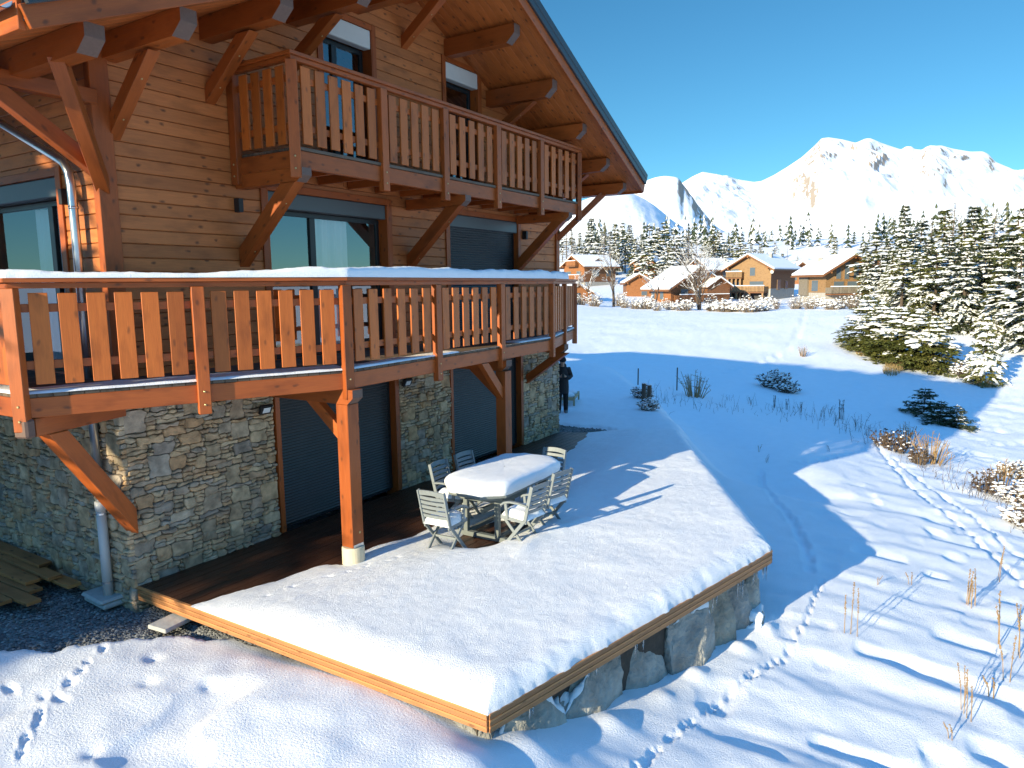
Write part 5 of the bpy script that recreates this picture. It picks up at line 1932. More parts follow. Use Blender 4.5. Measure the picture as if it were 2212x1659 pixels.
# ------------------------------------------------------------------ the person by the right-hand corner of the house
def build_person(loc, rz):
    p = empty("person", loc, rz, "person in black coat and bobble hat, head bowed over a phone", "person")
    # local frame: faces -x ; height about 1.62 m
    S_ = 1.0
    def limb(mb, pts, rad, n=10): mb.tube(pts, rad, n)
    # continuous body: trunk, neck, head with face, both arms and hands, both legs
    mb = MB()
    limb(mb, [(.02, 0, .84), (.03, 0, 1.0), (.04, 0, 1.18), (.02, 0, 1.32), (-.01, 0, 1.40)], [.135, .13, .14, .12, .06], 14)
    limb(mb, [(-.005, 0, 1.36), (-.045, 0, 1.46)], [.052, .05])
    mb.blob((-.075, 0, 1.535), .092, .074, .108, 3, 0, 3, rot=Matrix.Rotation(R_(-22), 3, 'Y'))
    mb.blob((-.155, 0, 1.495), .022, .014, .022, 4, 0, 2)                      # nose
    mb.blob((-.115, 0, 1.455), .040, .045, .030, 5, 0, 2)                      # chin
    mb.blob((-.150, 0, 1.468), .012, .024, .008, 5, 0, 2)                      # mouth
    for sy in (-1, 1):
        mb.blob((-.062, sy * .075, 1.52), .022, .012, .032, 6, 0, 2)
        mb.blob((-.150, sy * .030, 1.535), .013, .014, .011, 6, 0, 2)           # brow and eye
        limb(mb, [(.01, sy * .17, 1.34), (.055, sy * .225, 1.08), (-.10, sy * .16, 1.06), (-.20, sy * .075, 1.12)], [.055, .047, .042, .030])
        # palm, four fingers of unequal length curled round the phone, thumb from the side
        mb.blob((-.235, sy * .055, 1.135), .042, .016, .034, 7, 0, 2, rot=Matrix.Rotation(R_(25), 3, 'Y'))
        for f in range(4):
            l = (.052, .060, .056, .044)[f]
            z = 1.155 - f * .019
            limb(mb, [(-.262, sy * .055, z), (-.262 - l * .6, sy * .050, z + .006), (-.262 - l * .75, sy * .030, z + .008), (-.262 - l * .6, sy * .012, z + .006)], [.0095, .0088, .0082, .007], 6)
        limb(mb, [(-.215, sy * .05, 1.158), (-.250, sy * .035, 1.178), (-.282, sy * .018, 1.182)], [.0105, .0095, .0075], 6)
        limb(mb, [(.03, sy * .085, .86), (.01, sy * .095, .46), (.035, sy * .10, .10)], [.085, .058, .042])
        mb.blob((-.03, sy * .10, .045), .115, .042, .04, 9, 0, 2)
    body = mb.build("body", M['skin'], p, remesh=.010)
    # coat, trousers, boots, hat
    mb = MB()
    mb.tube([(.03, 0, .60), (.035, 0, .78), (.035, 0, .98), (.05, 0, 1.18), (.035, 0, 1.32), (.0, 0, 1.405)], [.185, .190, .180, .178, .160, .095], 18)
    for sy in (-1, 1):
        mb.tube([(.015, sy * .15, 1.335), (.065, sy * .24, 1.09), (-.08, sy * .18, 1.06), (-.185, sy * .085, 1.11)], [.085, .078, .066, .050], 12)
    mb.blob((.085, 0, 1.40), .085, .125, .085, 4, .05, 3)                     # hood lying on the back
    mb.build("coat", M['cloth'], p, remesh=.014)
    mb = MB()
    for sy in (-1, 1): mb.tube([(.03, sy * .085, .84), (.01, sy * .095, .46), (.035, sy * .10, .10)], [.105, .078, .066], 12)
    mb.tube([(.03, -.08, .83), (.03, .08, .83)], [.11, .11], 12)
    mb.build("trousers", M['trouser'], p, remesh=.014)
    for sy in (-1, 1):
        mb = MB()
        mb.tube([(.035, sy * .10, .20), (.035, sy * .10, .05)], [.062, .066], 12); mb.blob((-.045, sy * .10, .048), .145, .055, .05, 9, .02, 3)
        mb.build("boot", M['boot'], p, remesh=.012)
    mb = MB()
    rot = Matrix.Rotation(R_(-22), 3, 'Y')
    for z, r0 in ((.015, .104), (.03, .107), (.06, .100), (.10, .078), (.135, .045), (.15, .02)): pass
    c0 = Vector((-.075, 0, 1.535))
    mb.tube([c0 + rot @ Vector((0, 0, z)) for z in (.022, .05, .085, .12, .15, .165)], [.106, .107, .098, .076, .045, .012], 18)
    mb.blob(c0 + rot @ Vector((0, 0, .18)), .036, .036, .034, 3, .12, 2)
    mb.build("hat", M['knit'], p, remesh=.010)
    ph = MB(); ph.box((-.33, -.037, 1.10), (-.322, .037, 1.235))
    o = ph.build("phone", M['black'])
    return p, o


_px, _py = 13.55, 1.33
person, phone = build_person((_px, _py, gz(_px, _py) - .06), R_(32))
phone.parent = None
phone.matrix_world = Matrix.Translation((_px, _py, gz(_px, _py) - .06)) @ Matrix.Rotation(R_(32), 4, 'Z')
tag(phone, "small black phone held in the hands of the person in black", "phone")

# sledge-like pallet with two snow cushions behind the person, and a board leaning by the wall
bx, by = 15.0, 2.0
pal = empty("pallet_crate", (bx, by, gz(bx, by)), R_(20), "low crate of pale slats filled with snow behind the person in black", "crate")
mb = MB()
for y in (-.35, .35): mb.beam((-.6, y, .22), (.6, y, .22), .03, .10)
mb.build("long_board", M['pallet'], pal, bevel=.004)
mb = MB()
for x in (-.6, .0, .6): mb.beam((x, -.36, .20), (x, .36, .20), .03, .10)
mb.build("cross_board", M['pallet'], pal, bevel=.004)
for x in (-.58, .58):
    for y in (-.34, .34):
        mb = MB(); mb.beam((x, y, -.05), (x, y, .26), .05, .05, (0, 1, 0)); mb.build("leg", M['pallet'], pal)
for x in (-.30, .30):
    mb = MB(); mb.blob((x, 0, .24), .29, .35, .13, 5, .05, 3); mb.build("snow_cap", M['snow'], pal, smooth=True)
lb_ = MB(); lb_.beam((0, 0, 0), (-.22, .06, .95), .03, .24, (0, 1, 0))
o = lb_.build("leaning_board", M['boxgrey'], bevel=.004)
o.location = (12.55, 1.05, gz(12.55, 1.05) - .05)
tag(o, "narrow grey board leaning up by the house corner in front of the person", "board")
st_ = MB(); st_.tube([(0, 0, 0), (.02, 0, .42)], [.05, .05], 10); st_.tube([(.0, 0, .42), (.0, 0, .47)], [.27, .27], 18)
st_o = st_.build("stool", M['boxgrey'], bevel=.006)
st_o.location = (12.75, 1.35, gz(12.75, 1.35) + .38)
bpy.data.objects.remove(st_o)
# ------------------------------------------------------------------ the village beyond the field
M['vwood'] = wood("orange village wood", (.30, .115, .038), (.42, .175, .065), vary=.3, rough=.6, knots=.2)
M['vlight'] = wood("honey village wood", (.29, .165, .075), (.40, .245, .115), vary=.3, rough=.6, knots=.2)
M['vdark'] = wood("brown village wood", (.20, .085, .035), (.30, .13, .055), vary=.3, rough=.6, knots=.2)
M['vgrey'] = wood("silvered boards", (.20, .17, .13), (.30, .26, .21), vary=.3, rough=.7, knots=.1)
M['vwin'] = simple("distant window", (.10, .13, .16), .12, .0)
M['vbase'] = simple("rendered base", (.36, .34, .31), .9, noise=.2, nscale=2)
M['vdoor'] = simple("dark garage opening", (.03, .03, .035), .6)


def toward(px): return YAW - math.atan((px - IMW / 2) / FPX) + math.pi


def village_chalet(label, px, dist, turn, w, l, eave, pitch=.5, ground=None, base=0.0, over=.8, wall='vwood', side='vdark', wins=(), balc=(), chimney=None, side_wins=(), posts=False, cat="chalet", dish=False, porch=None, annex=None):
    x, y = at_dist(px, dist)
    z = gz(x, y) - .45 if ground is None else ground
    phi = toward(px) + R_(turn)
    t = empty("village_chalet", (x, y, z), phi + math.pi / 2, label, cat, "chalets of the village")
    t.scale = (.86, .86, .90)
    rh = eave + pitch * w / 2
    # walls: lower base and boarded upper storeys; front gable and back gable in one closed shell of courses
    if base > 0:
        mb = MB(); mb.box((-w / 2 + .05, .05, -2.5), (w / 2 - .05, l - .05, base)); mb.build("base_wall", M['vbase'], t)
    zb = base if base else -2.5
    mb = MB()
    vs = [(-w / 2, 0, zb), (w / 2, 0, zb), (w / 2, 0, eave), (0, 0, rh), (-w / 2, 0, eave)]
    mb.add(vs, [(0, 1, 2, 3, 4)], [[(v[0], v[2]) for v in vs]], .5)
    mb.build("gable_wall", M[wall], t)
    mb = MB()
    vs = [(x_, l, z_) for x_, _, z_ in vs]
    mb.add(vs, [(4, 3, 2, 1, 0)], [[(v[0], v[2]) for v in vs][::-1]], .5)
    mb.build("gable_wall", M[wall], t)
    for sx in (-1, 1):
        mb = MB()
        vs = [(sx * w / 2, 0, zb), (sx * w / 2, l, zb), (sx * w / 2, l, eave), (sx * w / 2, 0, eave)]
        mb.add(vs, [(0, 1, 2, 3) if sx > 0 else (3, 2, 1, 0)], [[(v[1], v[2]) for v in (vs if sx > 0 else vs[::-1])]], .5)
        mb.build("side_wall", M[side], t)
    # roof with its snow
    def rz_(xx): return rh - pitch * abs(xx) + .02
    for sx in (-1, 1):
        xe = sx * (w / 2 + over)
        for nm, mt, d0, d1, ins in (("roof", 'vdark', 0, .22, 0), ("roof_snow", 'snowfar', .223, .52, .06)):
            vs = []
            for yy in (-over + ins, l + over - ins):
                for xx in (0, xe - sx * ins):
                    for dz in (d0, d1): vs.append((xx, yy, rz_(xx) + dz))
            f = [(0, 1, 3, 2), (4, 6, 7, 5), (0, 4, 5, 1), (2, 3, 7, 6), (1, 5, 7, 3), (0, 2, 6, 4)]
            if sx < 0: f = [tuple(reversed(q)) for q in f]
            mb = MB(); mb.add(vs, f, None, .5)
            mb.build(nm, M[mt], t, bevel=.10 if nm == "roof_snow" else .0)
    # purlin noses under the gable overhang
    for k in (-.46, 0, .46):
        mb = MB(); mb.box((k * w - .1, -over + .1, rz_(k * w) - .32), (k * w + .1, .3, rz_(k * w) - .03)); mb.build("purlin", M['vwood'], t)
    def window(P, a, zz, ww, hh, door=False):
        mb = MB()
        if P == 'f': mb.box((a - ww / 2 - .1, -.06, zz - hh / 2 - .1), (a + ww / 2 + .1, .05, zz + hh / 2 + .1))
        else: mb.box((w / 2 - .05, a - ww / 2 - .1, zz - hh / 2 - .1), (w / 2 + .06, a + ww / 2 + .1, zz + hh / 2 + .1)) if P == 'r' else mb.box((-w / 2 - .06, a - ww / 2 - .1, zz - hh / 2 - .1), (-w / 2 + .05, a + ww / 2 + .1, zz + hh / 2 + .1))
        fr = mb.build("window", M['vdoor' if door else 'vlight'], t)
        mb = MB()
        if P == 'f': mb.box((a - ww / 2, -.075, zz - hh / 2), (a + ww / 2, -.055, zz + hh / 2))
        elif P == 'r': mb.box((w / 2 + .055, a - ww / 2, zz - hh / 2), (w / 2 + .075, a + ww / 2, zz + hh / 2))
        else: mb.box((-w / 2 - .075, a - ww / 2, zz - hh / 2), (-w / 2 - .055, a + ww / 2, zz + hh / 2))
        mb.build("pane", M['vdoor' if door else 'vwin'], fr)
    for v in wins: window('f', *v)
    for v in side_wins: window(*v)
    for (x0, x1, zf, dep, mat) in balc:
        mb = MB(); mb.box((x0, -dep, zf - .18), (x1, .0, zf)); bl = mb.build("balcony", M['vdark'], t)
        mb = MB()
        n = int((x1 - x0) / .24)
        for k in range(n): mb.box((x0 + (k + .08) * (x1 - x0) / n, -dep, zf + .06), (x0 + (k + .86) * (x1 - x0) / n, -dep + .04, zf + .90))
        for xx in (x0, x1):
            m2 = int(dep / .24)
            for k in range(m2): mb.box((xx - .02, -dep + (k + .1) * dep / m2, zf + .06), (xx + .02, -dep + (k + .85) * dep / m2, zf + .90))
        mb.build("balustrade", M[mat], bl)
        mb = MB(); mb.box((x0 - .05, -dep - .06, zf + .92), (x1 + .05, -dep + .10, zf + 1.0)); mb.build("handrail", M[mat], bl)
        mb = MB(); mb.box((x0 - .05, -dep - .07, zf + 1.002), (x1 + .05, -dep + .11, zf + 1.12)); mb.build("snow_cap", M['snowfar'], bl)
        if posts:
            for xx in np.linspace(x0 + .3, x1 - .3, 4):
                mb = MB(); mb.box((xx - .14, -dep + .1, -1.5), (xx + .14, -dep + .38, zf - .18)); mb.build("post", M['vlight'], t)
    if chimney:
        cx_, cy_, ch_ = chimney
        mb = MB(); mb.box((cx_ - .25, cy_ - .25, rz_(cx_) - .2), (cx_ + .25, cy_ + .25, rz_(cx_) + ch_)); cm = mb.build("chimney", M['vbase'], t)
        mb = MB(); mb.box((cx_ - .33, cy_ - .33, rz_(cx_) + ch_), (cx_ + .33, cy_ + .33, rz_(cx_) + ch_ + .15)); mb.build("snow_cap", M['snowfar'], cm)
    if dish:
        mb = MB(); mb.blob((w / 2 + .25, -.25, eave - .6), .32, .12, .32, 3, 0, 2); mb.build("dish", M['boxwhite'], t, smooth=True)
    return t


def gable_annex(t, x, y, z, w, l, eave, pitch, face, wall='vwood', name="dormer"):
    """small gabled piece set on the roof or wall (dormer, porch); face: rotation about z in the parent's frame"""
    Rm = Matrix.Rotation(face, 3, 'Z')
    def T(v): q = Rm @ Vector(v); return (q.x + x, q.y + y, q.z + z)
    rh = eave + pitch * w / 2
    mb = MB()
    vs = [T(v) for v in [(-w / 2, 0, 0), (w / 2, 0, 0), (w / 2, 0, eave), (0, 0, rh), (-w / 2, 0, eave), (-w / 2, l, 0), (w / 2, l, 0), (w / 2, l, eave), (-w / 2, l, eave)]]
    mb.add(vs, [(0, 1, 2, 3, 4), (1, 6, 7, 2), (5, 0, 4, 8)], None, .5)
    d = mb.build(name, M[wall], t)
    for nm, mt, d0, d1 in (("roof", 'vdark', 0.01, .15), ("roof_snow", 'snowfar', .153, .40)):
        mb = MB()
        for sx in (-1, 1):
            xe = sx * (w / 2 + .4)
            vs = [T((xx, yy, rh - pitch * abs(xx) + dz)) for yy in (-.5, l) for xx in (0, xe) for dz in (d0, d1)]
            f = [(0, 1, 3, 2), (4, 6, 7, 5), (0, 4, 5, 1), (2, 3, 7, 6), (1, 5, 7, 3), (0, 2, 6, 4)]
            mb.add(vs, [tuple(reversed(q)) for q in f] if sx < 0 else f, None, .5)
        mb.build(nm, M[mt], d)
    return d


v1 = village_chalet("orange chalet with hipped snowy roof and small dormer, leftmost, up the slope", 1240, 134, -52, 7.0, 8.5, 4.3, .55, base=1.2,
                    wins=((-1.8, 2.6, 1.5, 1.4), (1.6, 2.6, 1.3, 1.4)), balc=((-3.4, 3.4, 1.6, 1.3, 'vwood'), (-1.6, 1.6, 4.4, 1.0, 'vwood')), side_wins=(('r', 3.0, 2.9, 1.6, 1.2), ('r', 6.5, 2.9, 1.2, 1.2)))
gable_annex(v1, 2.2, 4.6, 4.6, 2.6, 3.0, .5, .55, math.pi / 2)
village_chalet("low rust-coloured shed with bluish shaded roof, under the leftmost chalet", 1246, 104, 12, 5.0, 4.0, 1.7, .55, cat="shed", wall='vwood', over=.5, wins=((0, .9, 1.0, 1.6, True),))
village_chalet("small gabled outbuilding left of the dark brown chalet, pale apex truss", 1380, 118, 8, 4.6, 5.0, 2.9, .55, cat="outbuilding", wall='vwood', over=.6, wins=((1.0, 1.2, 1.0, 1.0),))
v4 = village_chalet("dark brown chalet with wide gable behind the bare many-stemmed tree", 1506, 108, 38, 10.5, 6.2, 2.9, .56, wall='vdark', side='vwood', over=1.2,
               wins=((-2.6, 1.9, 1.4, 1.3), (.2, 1.9, 1.8, 1.6), (3.0, 1.8, 1.2, 1.3)), balc=((-4.6, 5.4, .7, 1.6, 'vdark'),), side_wins=(('l', 2.5, 1.6, .9, 1.2), ('l', 5.0, 1.6, .9, 1.2)))
gable_annex(v4, 3.2, -1.6, 1.0, 4.6, 2.0, 1.9, .55, 0, 'vdark', "porch")
village_chalet("bright orange gable rising behind the dark brown chalet, long roof to the right", 1508, 136, -48, 6.2, 9.0, 4.2, .6, wall='vwood', wins=((0, 4.2, 1.2, 1.2),), balc=((-2.2, 2.2, 3.2, .8, 'vwood'),), side_wins=(('r', 4.5, 3.2, 1.4, 1.0),))
village_chalet("honey-coloured chalet with two balconies raised on posts over dark garages", 1618, 116, -27, 8.0, 9.5, 5.6, .52, base=2.3, wall='vlight', side='vdark', over=1.0, posts=True, dish=True,
               wins=((-2.7, 5.0, 1.5, 1.1), (.6, 5.1, .95, 1.35), (-2.6, 2.9, 2.1, 1.0), (1.4, 2.9, 2.5, 1.15), (-2.0, .8, 2.0, 1.9, True), (1.8, .8, 3.0, 2.0, True)),
               balc=((-4.0, -1.0, 4.15, .9, 'vlight'), (-4.2, 3.6, 1.75, 1.7, 'vlight')), side_wins=(('r', 3.0, 2.9, 1.1, 1.5), ('r', 6.0, 2.9, 1.0, 1.2)), chimney=(1.2, 5.5, 1.1))
village_chalet("small brown cabin with two pale shutters, between the honey chalet and the glazed one", 1706, 150, 4, 5.0, 5.0, 2.4, .6, cat="cabin", wall='vwood', over=.6, wins=((-1.0, 1.7, .8, .8), (1.0, 1.7, .8, .8)))
village_chalet("tiny snow-roofed hut far behind, just left of the glazed chalet", 1730, 165, 30, 4.6, 5.0, 2.0, .7, cat="hut", wall='vdark', over=.6)
v8 = village_chalet("chalet with a tall glazed gable, silvered board end and long grey terrace", 1838, 106, 32, 8.2, 7.6, 4.6, .56, base=1.7, wall='vlight', side='vlight', over=1.1,
                    wins=((-2.1, 4.5, .75, 1.6), (-.75, 4.85, .75, 2.4), (.75, 4.85, .75, 2.4), (2.1, 4.5, .75, 1.6), (-2.0, 2.7, 1.6, 1.2), (.2, 2.7, 1.6, 1.2), (2.2, 2.7, 1.0, 1.2)),
                    balc=((-4.1, 5.6, 1.55, 1.6, 'vgrey'),), side_wins=(('l', 3.0, 2.7, 1.8, 1.6),), chimney=(-1.6, 6.2, 1.0))
mb = MB(); mb.box((-4.35, 4.9, 1.2), (-4.10, 7.6, 4.6)); mb.build("silvered_boards", M['vgrey'], v8)
gable_annex(v8, 5.1, -.3, 1.5, 3.4, 3.0, 2.1, .55, 0, 'vbase', "porch")
village_chalet("brown house with a broad snowy roof behind the glazed chalet, half behind the spruces", 1900, 136, -78, 7.5, 9.5, 4.6, .5, wall='vdark', side='vwood', over=.8, side_wins=(('r', 2.8, 3.6, .8, 1.2), ('r', 4.0, 3.6, .8, 1.2), ('r', 6.4, 3.6, .8, 1.2)), chimney=(1.2, 4.0, .9))
village_chalet("orange gable peeping out between the pines in the middle of the village", 1392, 146, -20, 5.2, 6.0, 4.0, .6, cat="chalet", wall='vwood', wins=((0, 3.4, 1.4, 1.0),), balc=((-2.0, 2.0, 2.6, .8, 'vwood'),))
# ------------------------------------------------------------------ trees
def bough(mb, pts, wid, hgt, q, mi=0):
    """lumpy flattened roll of snow lying along a branch"""
    n = len(pts)
    vs, fs = [], []
    for i, p in enumerate(pts):
        a, b = pts[max(0, i - 1)], pts[min(n - 1, i + 1)]
        d = (b - a); d.normalize()
        s = Vector((-d.y, d.x, 0))
        if s.length < 1e-3: s = Vector((1, 0, 0))
        s.normalize()
        e = .25 if i in (0, n - 1) else q.uniform(.75, 1.25)
        w, h = wid[i] * e, hgt * e * q.uniform(.7, 1.3)
        off = s * wid[i] * q.uniform(-.25, .25)
        for x, z in ((-1, -.25), (-.75, .55), (0, 1.0), (.75, .55), (1, -.25), (0, -.45)):
            vs.append(p + off + s * (w * x * q.uniform(.8, 1.2)) + Vector((0, 0, h * z * q.uniform(.8, 1.2))))
    for i in range(n - 1):
        for k in range(6):
            k2 = (k + 1) % 6
            fs.append((i * 6 + k, (i + 1) * 6 + k, (i + 1) * 6 + k2, i * 6 + k2))
    fs.append(tuple(range(6))); fs.append(tuple(reversed(range((n - 1) * 6, n * 6))))
    mb.add(vs, fs, None, q.random(), mi)


def conifer_mesh(H, spread, seed, mat, snow=.6, whorls=20, bare=.05, dens=1.0, pine=False, gap=.1, blade=1.0, droop=.35, low=0.0, pad=1.0):
    """returns (trunk, crown, snow) builders for a tree standing at the origin: whorls of fronds, snow rolled along the laden ones"""
    q = random.Random(seed)
    tr, cr, sn = MB(), MB(), MB()
    tr.tube([(0, 0, -.6), (.02 * H * q.uniform(-1, 1), 0, H * .4), (0, .015 * H * q.uniform(-1, 1), H * .8), (0, 0, H * .99)], [H * .020, H * .015, H * .007, H * .002], 7)

    def needles(p, a, ln0, base_r, n):
        for m in range(n):
            aa = a + q.uniform(-1.0, 1.0)
            ln = ln0 * q.uniform(.55, 1.1); wd = ln * q.uniform(.20, .32)
            e = p + Vector((math.cos(aa) * ln, math.sin(aa) * ln, q.uniform(-.55, .10) * ln))
            sd_ = Vector((-math.sin(aa), math.cos(aa), q.uniform(-.7, .7))) * wd / 2
            mid = p.lerp(e, .5) + Vector((0, 0, .05 * ln))
            cr.add([p - sd_ * .5, p + sd_ * .5, mid + sd_, e, mid - sd_], [(0, 1, 2, 4), (4, 2, 3)], None, min(1, max(0, base_r * .6 + q.random() * .4)))

    for w in range(whorls):
        t = (w + q.random() * .8) / whorls
        z = H * (bare + (1 - bare) * t)
        if pine: env = max(.10, math.sin(min(1.0, t * 1.05 + .12) * math.pi) ** .6) * (1 - .35 * t)
        else: env = (1 - t) ** .85 + .05
        nb = max(3, int((5.5 if not pine else 5) * (1 - .35 * t) * dens + q.random() * 2))
        a0 = q.uniform(0, 6.28)
        for b in range(nb):
            if q.random() < gap: continue
            a = a0 + 6.283 * b / nb + q.uniform(-.35, .35)
            L = spread * env * q.uniform(.55, 1.20)
            dr = droop * q.uniform(.6, 1.7) * (1 - .5 * t)
            rise = (.30 * t if not pine else .25)
            zj = q.uniform(-.02, .02) * H * .5
            ca, sa = math.cos(a), math.sin(a)
            def pt(s): return Vector((ca * L * s, sa * L * s, z + zj + L * (rise * s - dr * s * s)))
            laden = q.random() < snow * (.05 + .95 * float(sstep(low - .12, low + .12, t + q.uniform(-.18, .18))))
            base_r = q.random()
            tr.tube([pt(0), pt(.5), pt(1)], [H * .004, H * .003, H * .001], 3, caps=False)
            ns = max(2, int(L / (.30 * blade) + 1))
            for k in range(ns):
                s = .18 + .82 * (k + q.random() * .7) / ns
                needles(pt(min(s, 1)), a, blade * .52 * (1.1 - .35 * s), base_r, 6)
            subs = []
            for lob in (-1, 1):
                for s0 in ((.35, .65) if L > .9 * blade else (.5,)):
                    if q.random() < .15: continue
                    aa = a + lob * q.uniform(.55, .95); l2 = L * (1 - s0) * q.uniform(.55, .95) + .12 * blade
                    p0 = pt(s0)
                    p1 = p0 + Vector((math.cos(aa) * l2, math.sin(aa) * l2, -dr * l2 * q.uniform(.4, 1.0) + rise * l2 * .5))
                    subs.append((p0, p1))
                    for k in range(max(1, int(l2 / (.30 * blade)))):
                        needles(p0.lerp(p1, q.uniform(.2, 1)), aa, blade * .44, base_r, 5)
            if laden:
                m = max(3, int(L / (.26 * blade)) + 2)
                s0 = q.uniform(.12, .45)
                up = Vector((0, 0, .05 * blade))
                bough(sn, [pt(s0 + (1.04 - s0) * k / (m - 1)) + up for k in range(m)], [blade * pad * q.uniform(.10, .20) * (1.15 - .4 * k / (m - 1)) for k in range(m)], .085 * blade * pad, q)
                for p0, p1 in subs:
                    if q.random() < .75:
                        m2 = 3 if (p1 - p0).length < .5 * blade else 4
                        bough(sn, [p0.lerp(p1, .15 + .9 * k / (m2 - 1)) + up for k in range(m2)], [blade * pad * q.uniform(.08, .16) for _ in range(m2)], .07 * blade * pad, q)
            elif q.random() < .5 * snow:
                c = pt(q.uniform(.5, 1)) + Vector((0, 0, .05 * blade)); r0 = blade * q.uniform(.07, .14)
                sn.blob(c, r0 * 1.4, r0, r0 * .6, q.randrange(10 ** 6), .35, 0, None, 0, Matrix.Rotation(a, 3, 'Z'))
    if snow > 0: sn.blob((0, 0, H * .985), .10 * blade, .10 * blade, .12 * blade, seed, .2, 0)
    return tr, cr, sn


def make_tree(name, cat, H, spread, seed, mat, **kw):
    t = empty(name, (0, 0, -500))
    t["category"] = cat
    tr, cr, sn = conifer_mesh(H, spread, seed, mat, **kw)
    tr.build("trunk", M['bark'], t)
    if cr.v: cr.build("crown", M[mat], t)
    if sn.v: sn.build("snow_load", M['snowfar'], t, smooth=True)
    return t


def larch(H, spread, seed):
    """leafless larch: thin trunk and whorls of bare drooping twigs with a little snow"""
    q = random.Random(seed)
    t = empty("larch", (0, 0, -500)); t["category"] = "larch tree"
    tr, cr, sn = MB(), MB(), MB()
    tr.tube([(0, 0, -.6), (0, 0, H * .5), (.05, 0, H)], [H * .013, H * .009, H * .002], 6)
    for w in range(34):
        tt = (w + q.random()) / 34
        z = H * (.12 + .88 * tt)
        for b in range(4):
            a = q.uniform(0, 6.28); L = spread * (1.02 - tt) ** .8 * q.uniform(.5, 1.1) + .15
            ca, sa = math.cos(a), math.sin(a)
            pts = [Vector((ca * L * s, sa * L * s, z + L * (.10 * s - .35 * s * s + .15 * s ** 4))) for s in (0, .4, .75, 1)]
            cr.tube(pts, [.028, .022, .016, .006], 3, caps=False)
            for k in range(4):
                p = pts[1].lerp(pts[3], q.random()); aa = a + q.choice((-1, 1)) * q.uniform(.5, 1.1); l2 = L * q.uniform(.2, .4)
                cr.tube([p, p + Vector((math.cos(aa) * l2, math.sin(aa) * l2, -.1 * l2))], [.014, .005], 3, caps=False)
                if q.random() < .30: sn.blob(p + Vector((0, 0, .03)), q.uniform(.12, .25), .06, .05, q.randrange(9999), .25, 0, None, 0, Matrix.Rotation(a, 3, 'Z'))
    tr.build("trunk", M['bark'], t); cr.build("branches", M['larch'], t); sn.build("snow_load", M['snowfar'], t, smooth=True)
    return t


def bare_tree(H, seed, stems=1, name="bare_tree"):
    q = random.Random(seed)
    t = empty(name, (0, 0, -500)); t["category"] = "bare tree"
    tr, tw, sn = MB(), MB(), MB()
    def grow(p, d, L, r, dep):
        n = 3
        pts, rad = [p], [r]
        for k in range(n):
            d = (d + Vector((q.uniform(-.18, .18), q.uniform(-.18, .18), q.uniform(-.04, .12)))).normalized()
            pts.append(pts[-1] + d * L / n); rad.append(r * (1 - .35 * (k + 1) / n))
        (tr if dep < 2 else tw).tube(pts, rad, 6 if dep < 2 else 3, caps=False)
        if dep >= 1 and abs(d.z) < .93:
            for k in range(n):
                if q.random() < .34:
                    a, b = pts[k], pts[k + 1]
                    up = Vector((0, 0, rad[k] * .8 + .008))
                    sn.tube([a + up, b + up], [rad[k] * .8 + .007, rad[k + 1] * .7 + .006], 4)
        if dep < 4:
            m = q.choice((3, 4)) if dep < 3 else 4
            for k in range(m):
                s = q.uniform(.35, 1.0)
                i = min(n - 1, int(s * n)); pp = pts[i].lerp(pts[i + 1], s * n - i)
                ax = Vector((q.uniform(-1, 1), q.uniform(-1, 1), q.uniform(-.1, .3))).normalized()
                nd = (d * .9 + ax * .75).normalized()
                grow(pp, nd, L * q.uniform(.52, .74), rad[i] * .55, dep + 1)
    for s in range(stems):
        a = q.uniform(0, 6.28); le = .0 if stems == 1 else .28
        grow(Vector((math.cos(a) * .15 * (stems > 1), math.sin(a) * .15 * (stems > 1), -.3)), Vector((math.cos(a) * le, math.sin(a) * le, 1)).normalized(), H * .46, H * .018 if stems == 1 else H * .013, 0)
    tr.build("trunk", M['bark'], t); tw.build("twigs", M['twig'], t); sn.build("snow_load", M['snowfar'], t)
    return t


def shrub(R0, Hh, seed, snow=.8, n=70, mat='twig', leaf=None, name="shrub", cat="shrub"):
    q = random.Random(seed)
    t = empty(name, (0, 0, -500)); t["category"] = cat
    tw, sn, lf = MB(), MB(), MB()
    for k in range(n):
        a = q.uniform(0, 6.28); rr = R0 * math.sqrt(q.random())
        top = Vector((math.cos(a) * rr, math.sin(a) * rr, Hh * (1 - .45 * (rr / R0) ** 2) * q.uniform(.35, 1.2)))
        base = Vector((math.cos(a) * rr * .35, math.sin(a) * rr * .35, -.15))
        mid = base.lerp(top, .55) + Vector((q.uniform(-.1, .1), q.uniform(-.1, .1), .1)) * R0
        r = .012 + .008 * R0
        tw.tube([base, mid, top], [r, r * .7, r * .3], 3, caps=False)
        for m in range(3):
            p = mid.lerp(top, q.random()); e = p + Vector((q.uniform(-.35, .35), q.uniform(-.35, .35), q.uniform(-.05, .3))) * R0 * .6
            tw.tube([p, e], [r * .5, r * .2], 3, caps=False)
            if leaf:
                for g in range(3):
                    c = p.lerp(e, q.random()); s = .04 + .02 * R0
                    u = Vector((q.uniform(-1, 1), q.uniform(-1, 1), q.uniform(-1, 1))) * s; v = Vector((q.uniform(-1, 1), q.uniform(-1, 1), q.uniform(-1, 1))) * s
                    lf.add([c - u, c + v, c + u, c - v * .6], [(0, 1, 2, 3)], None, q.random())
            if q.random() < snow:
                c = p.lerp(e, q.uniform(.3, 1)); s = R0 * q.uniform(.05, .12)
                sn.blob(c + Vector((0, 0, s * .4)), s * 1.4, s, s * .6, q.randrange(99999), .25, 0)
    tw.build("twigs", M[mat], t)
    if lf.v: lf.build("leaves", M[leaf], t)
    if sn.v: sn.build("snow_load", M['snowfar'], t, smooth=True)
    return t


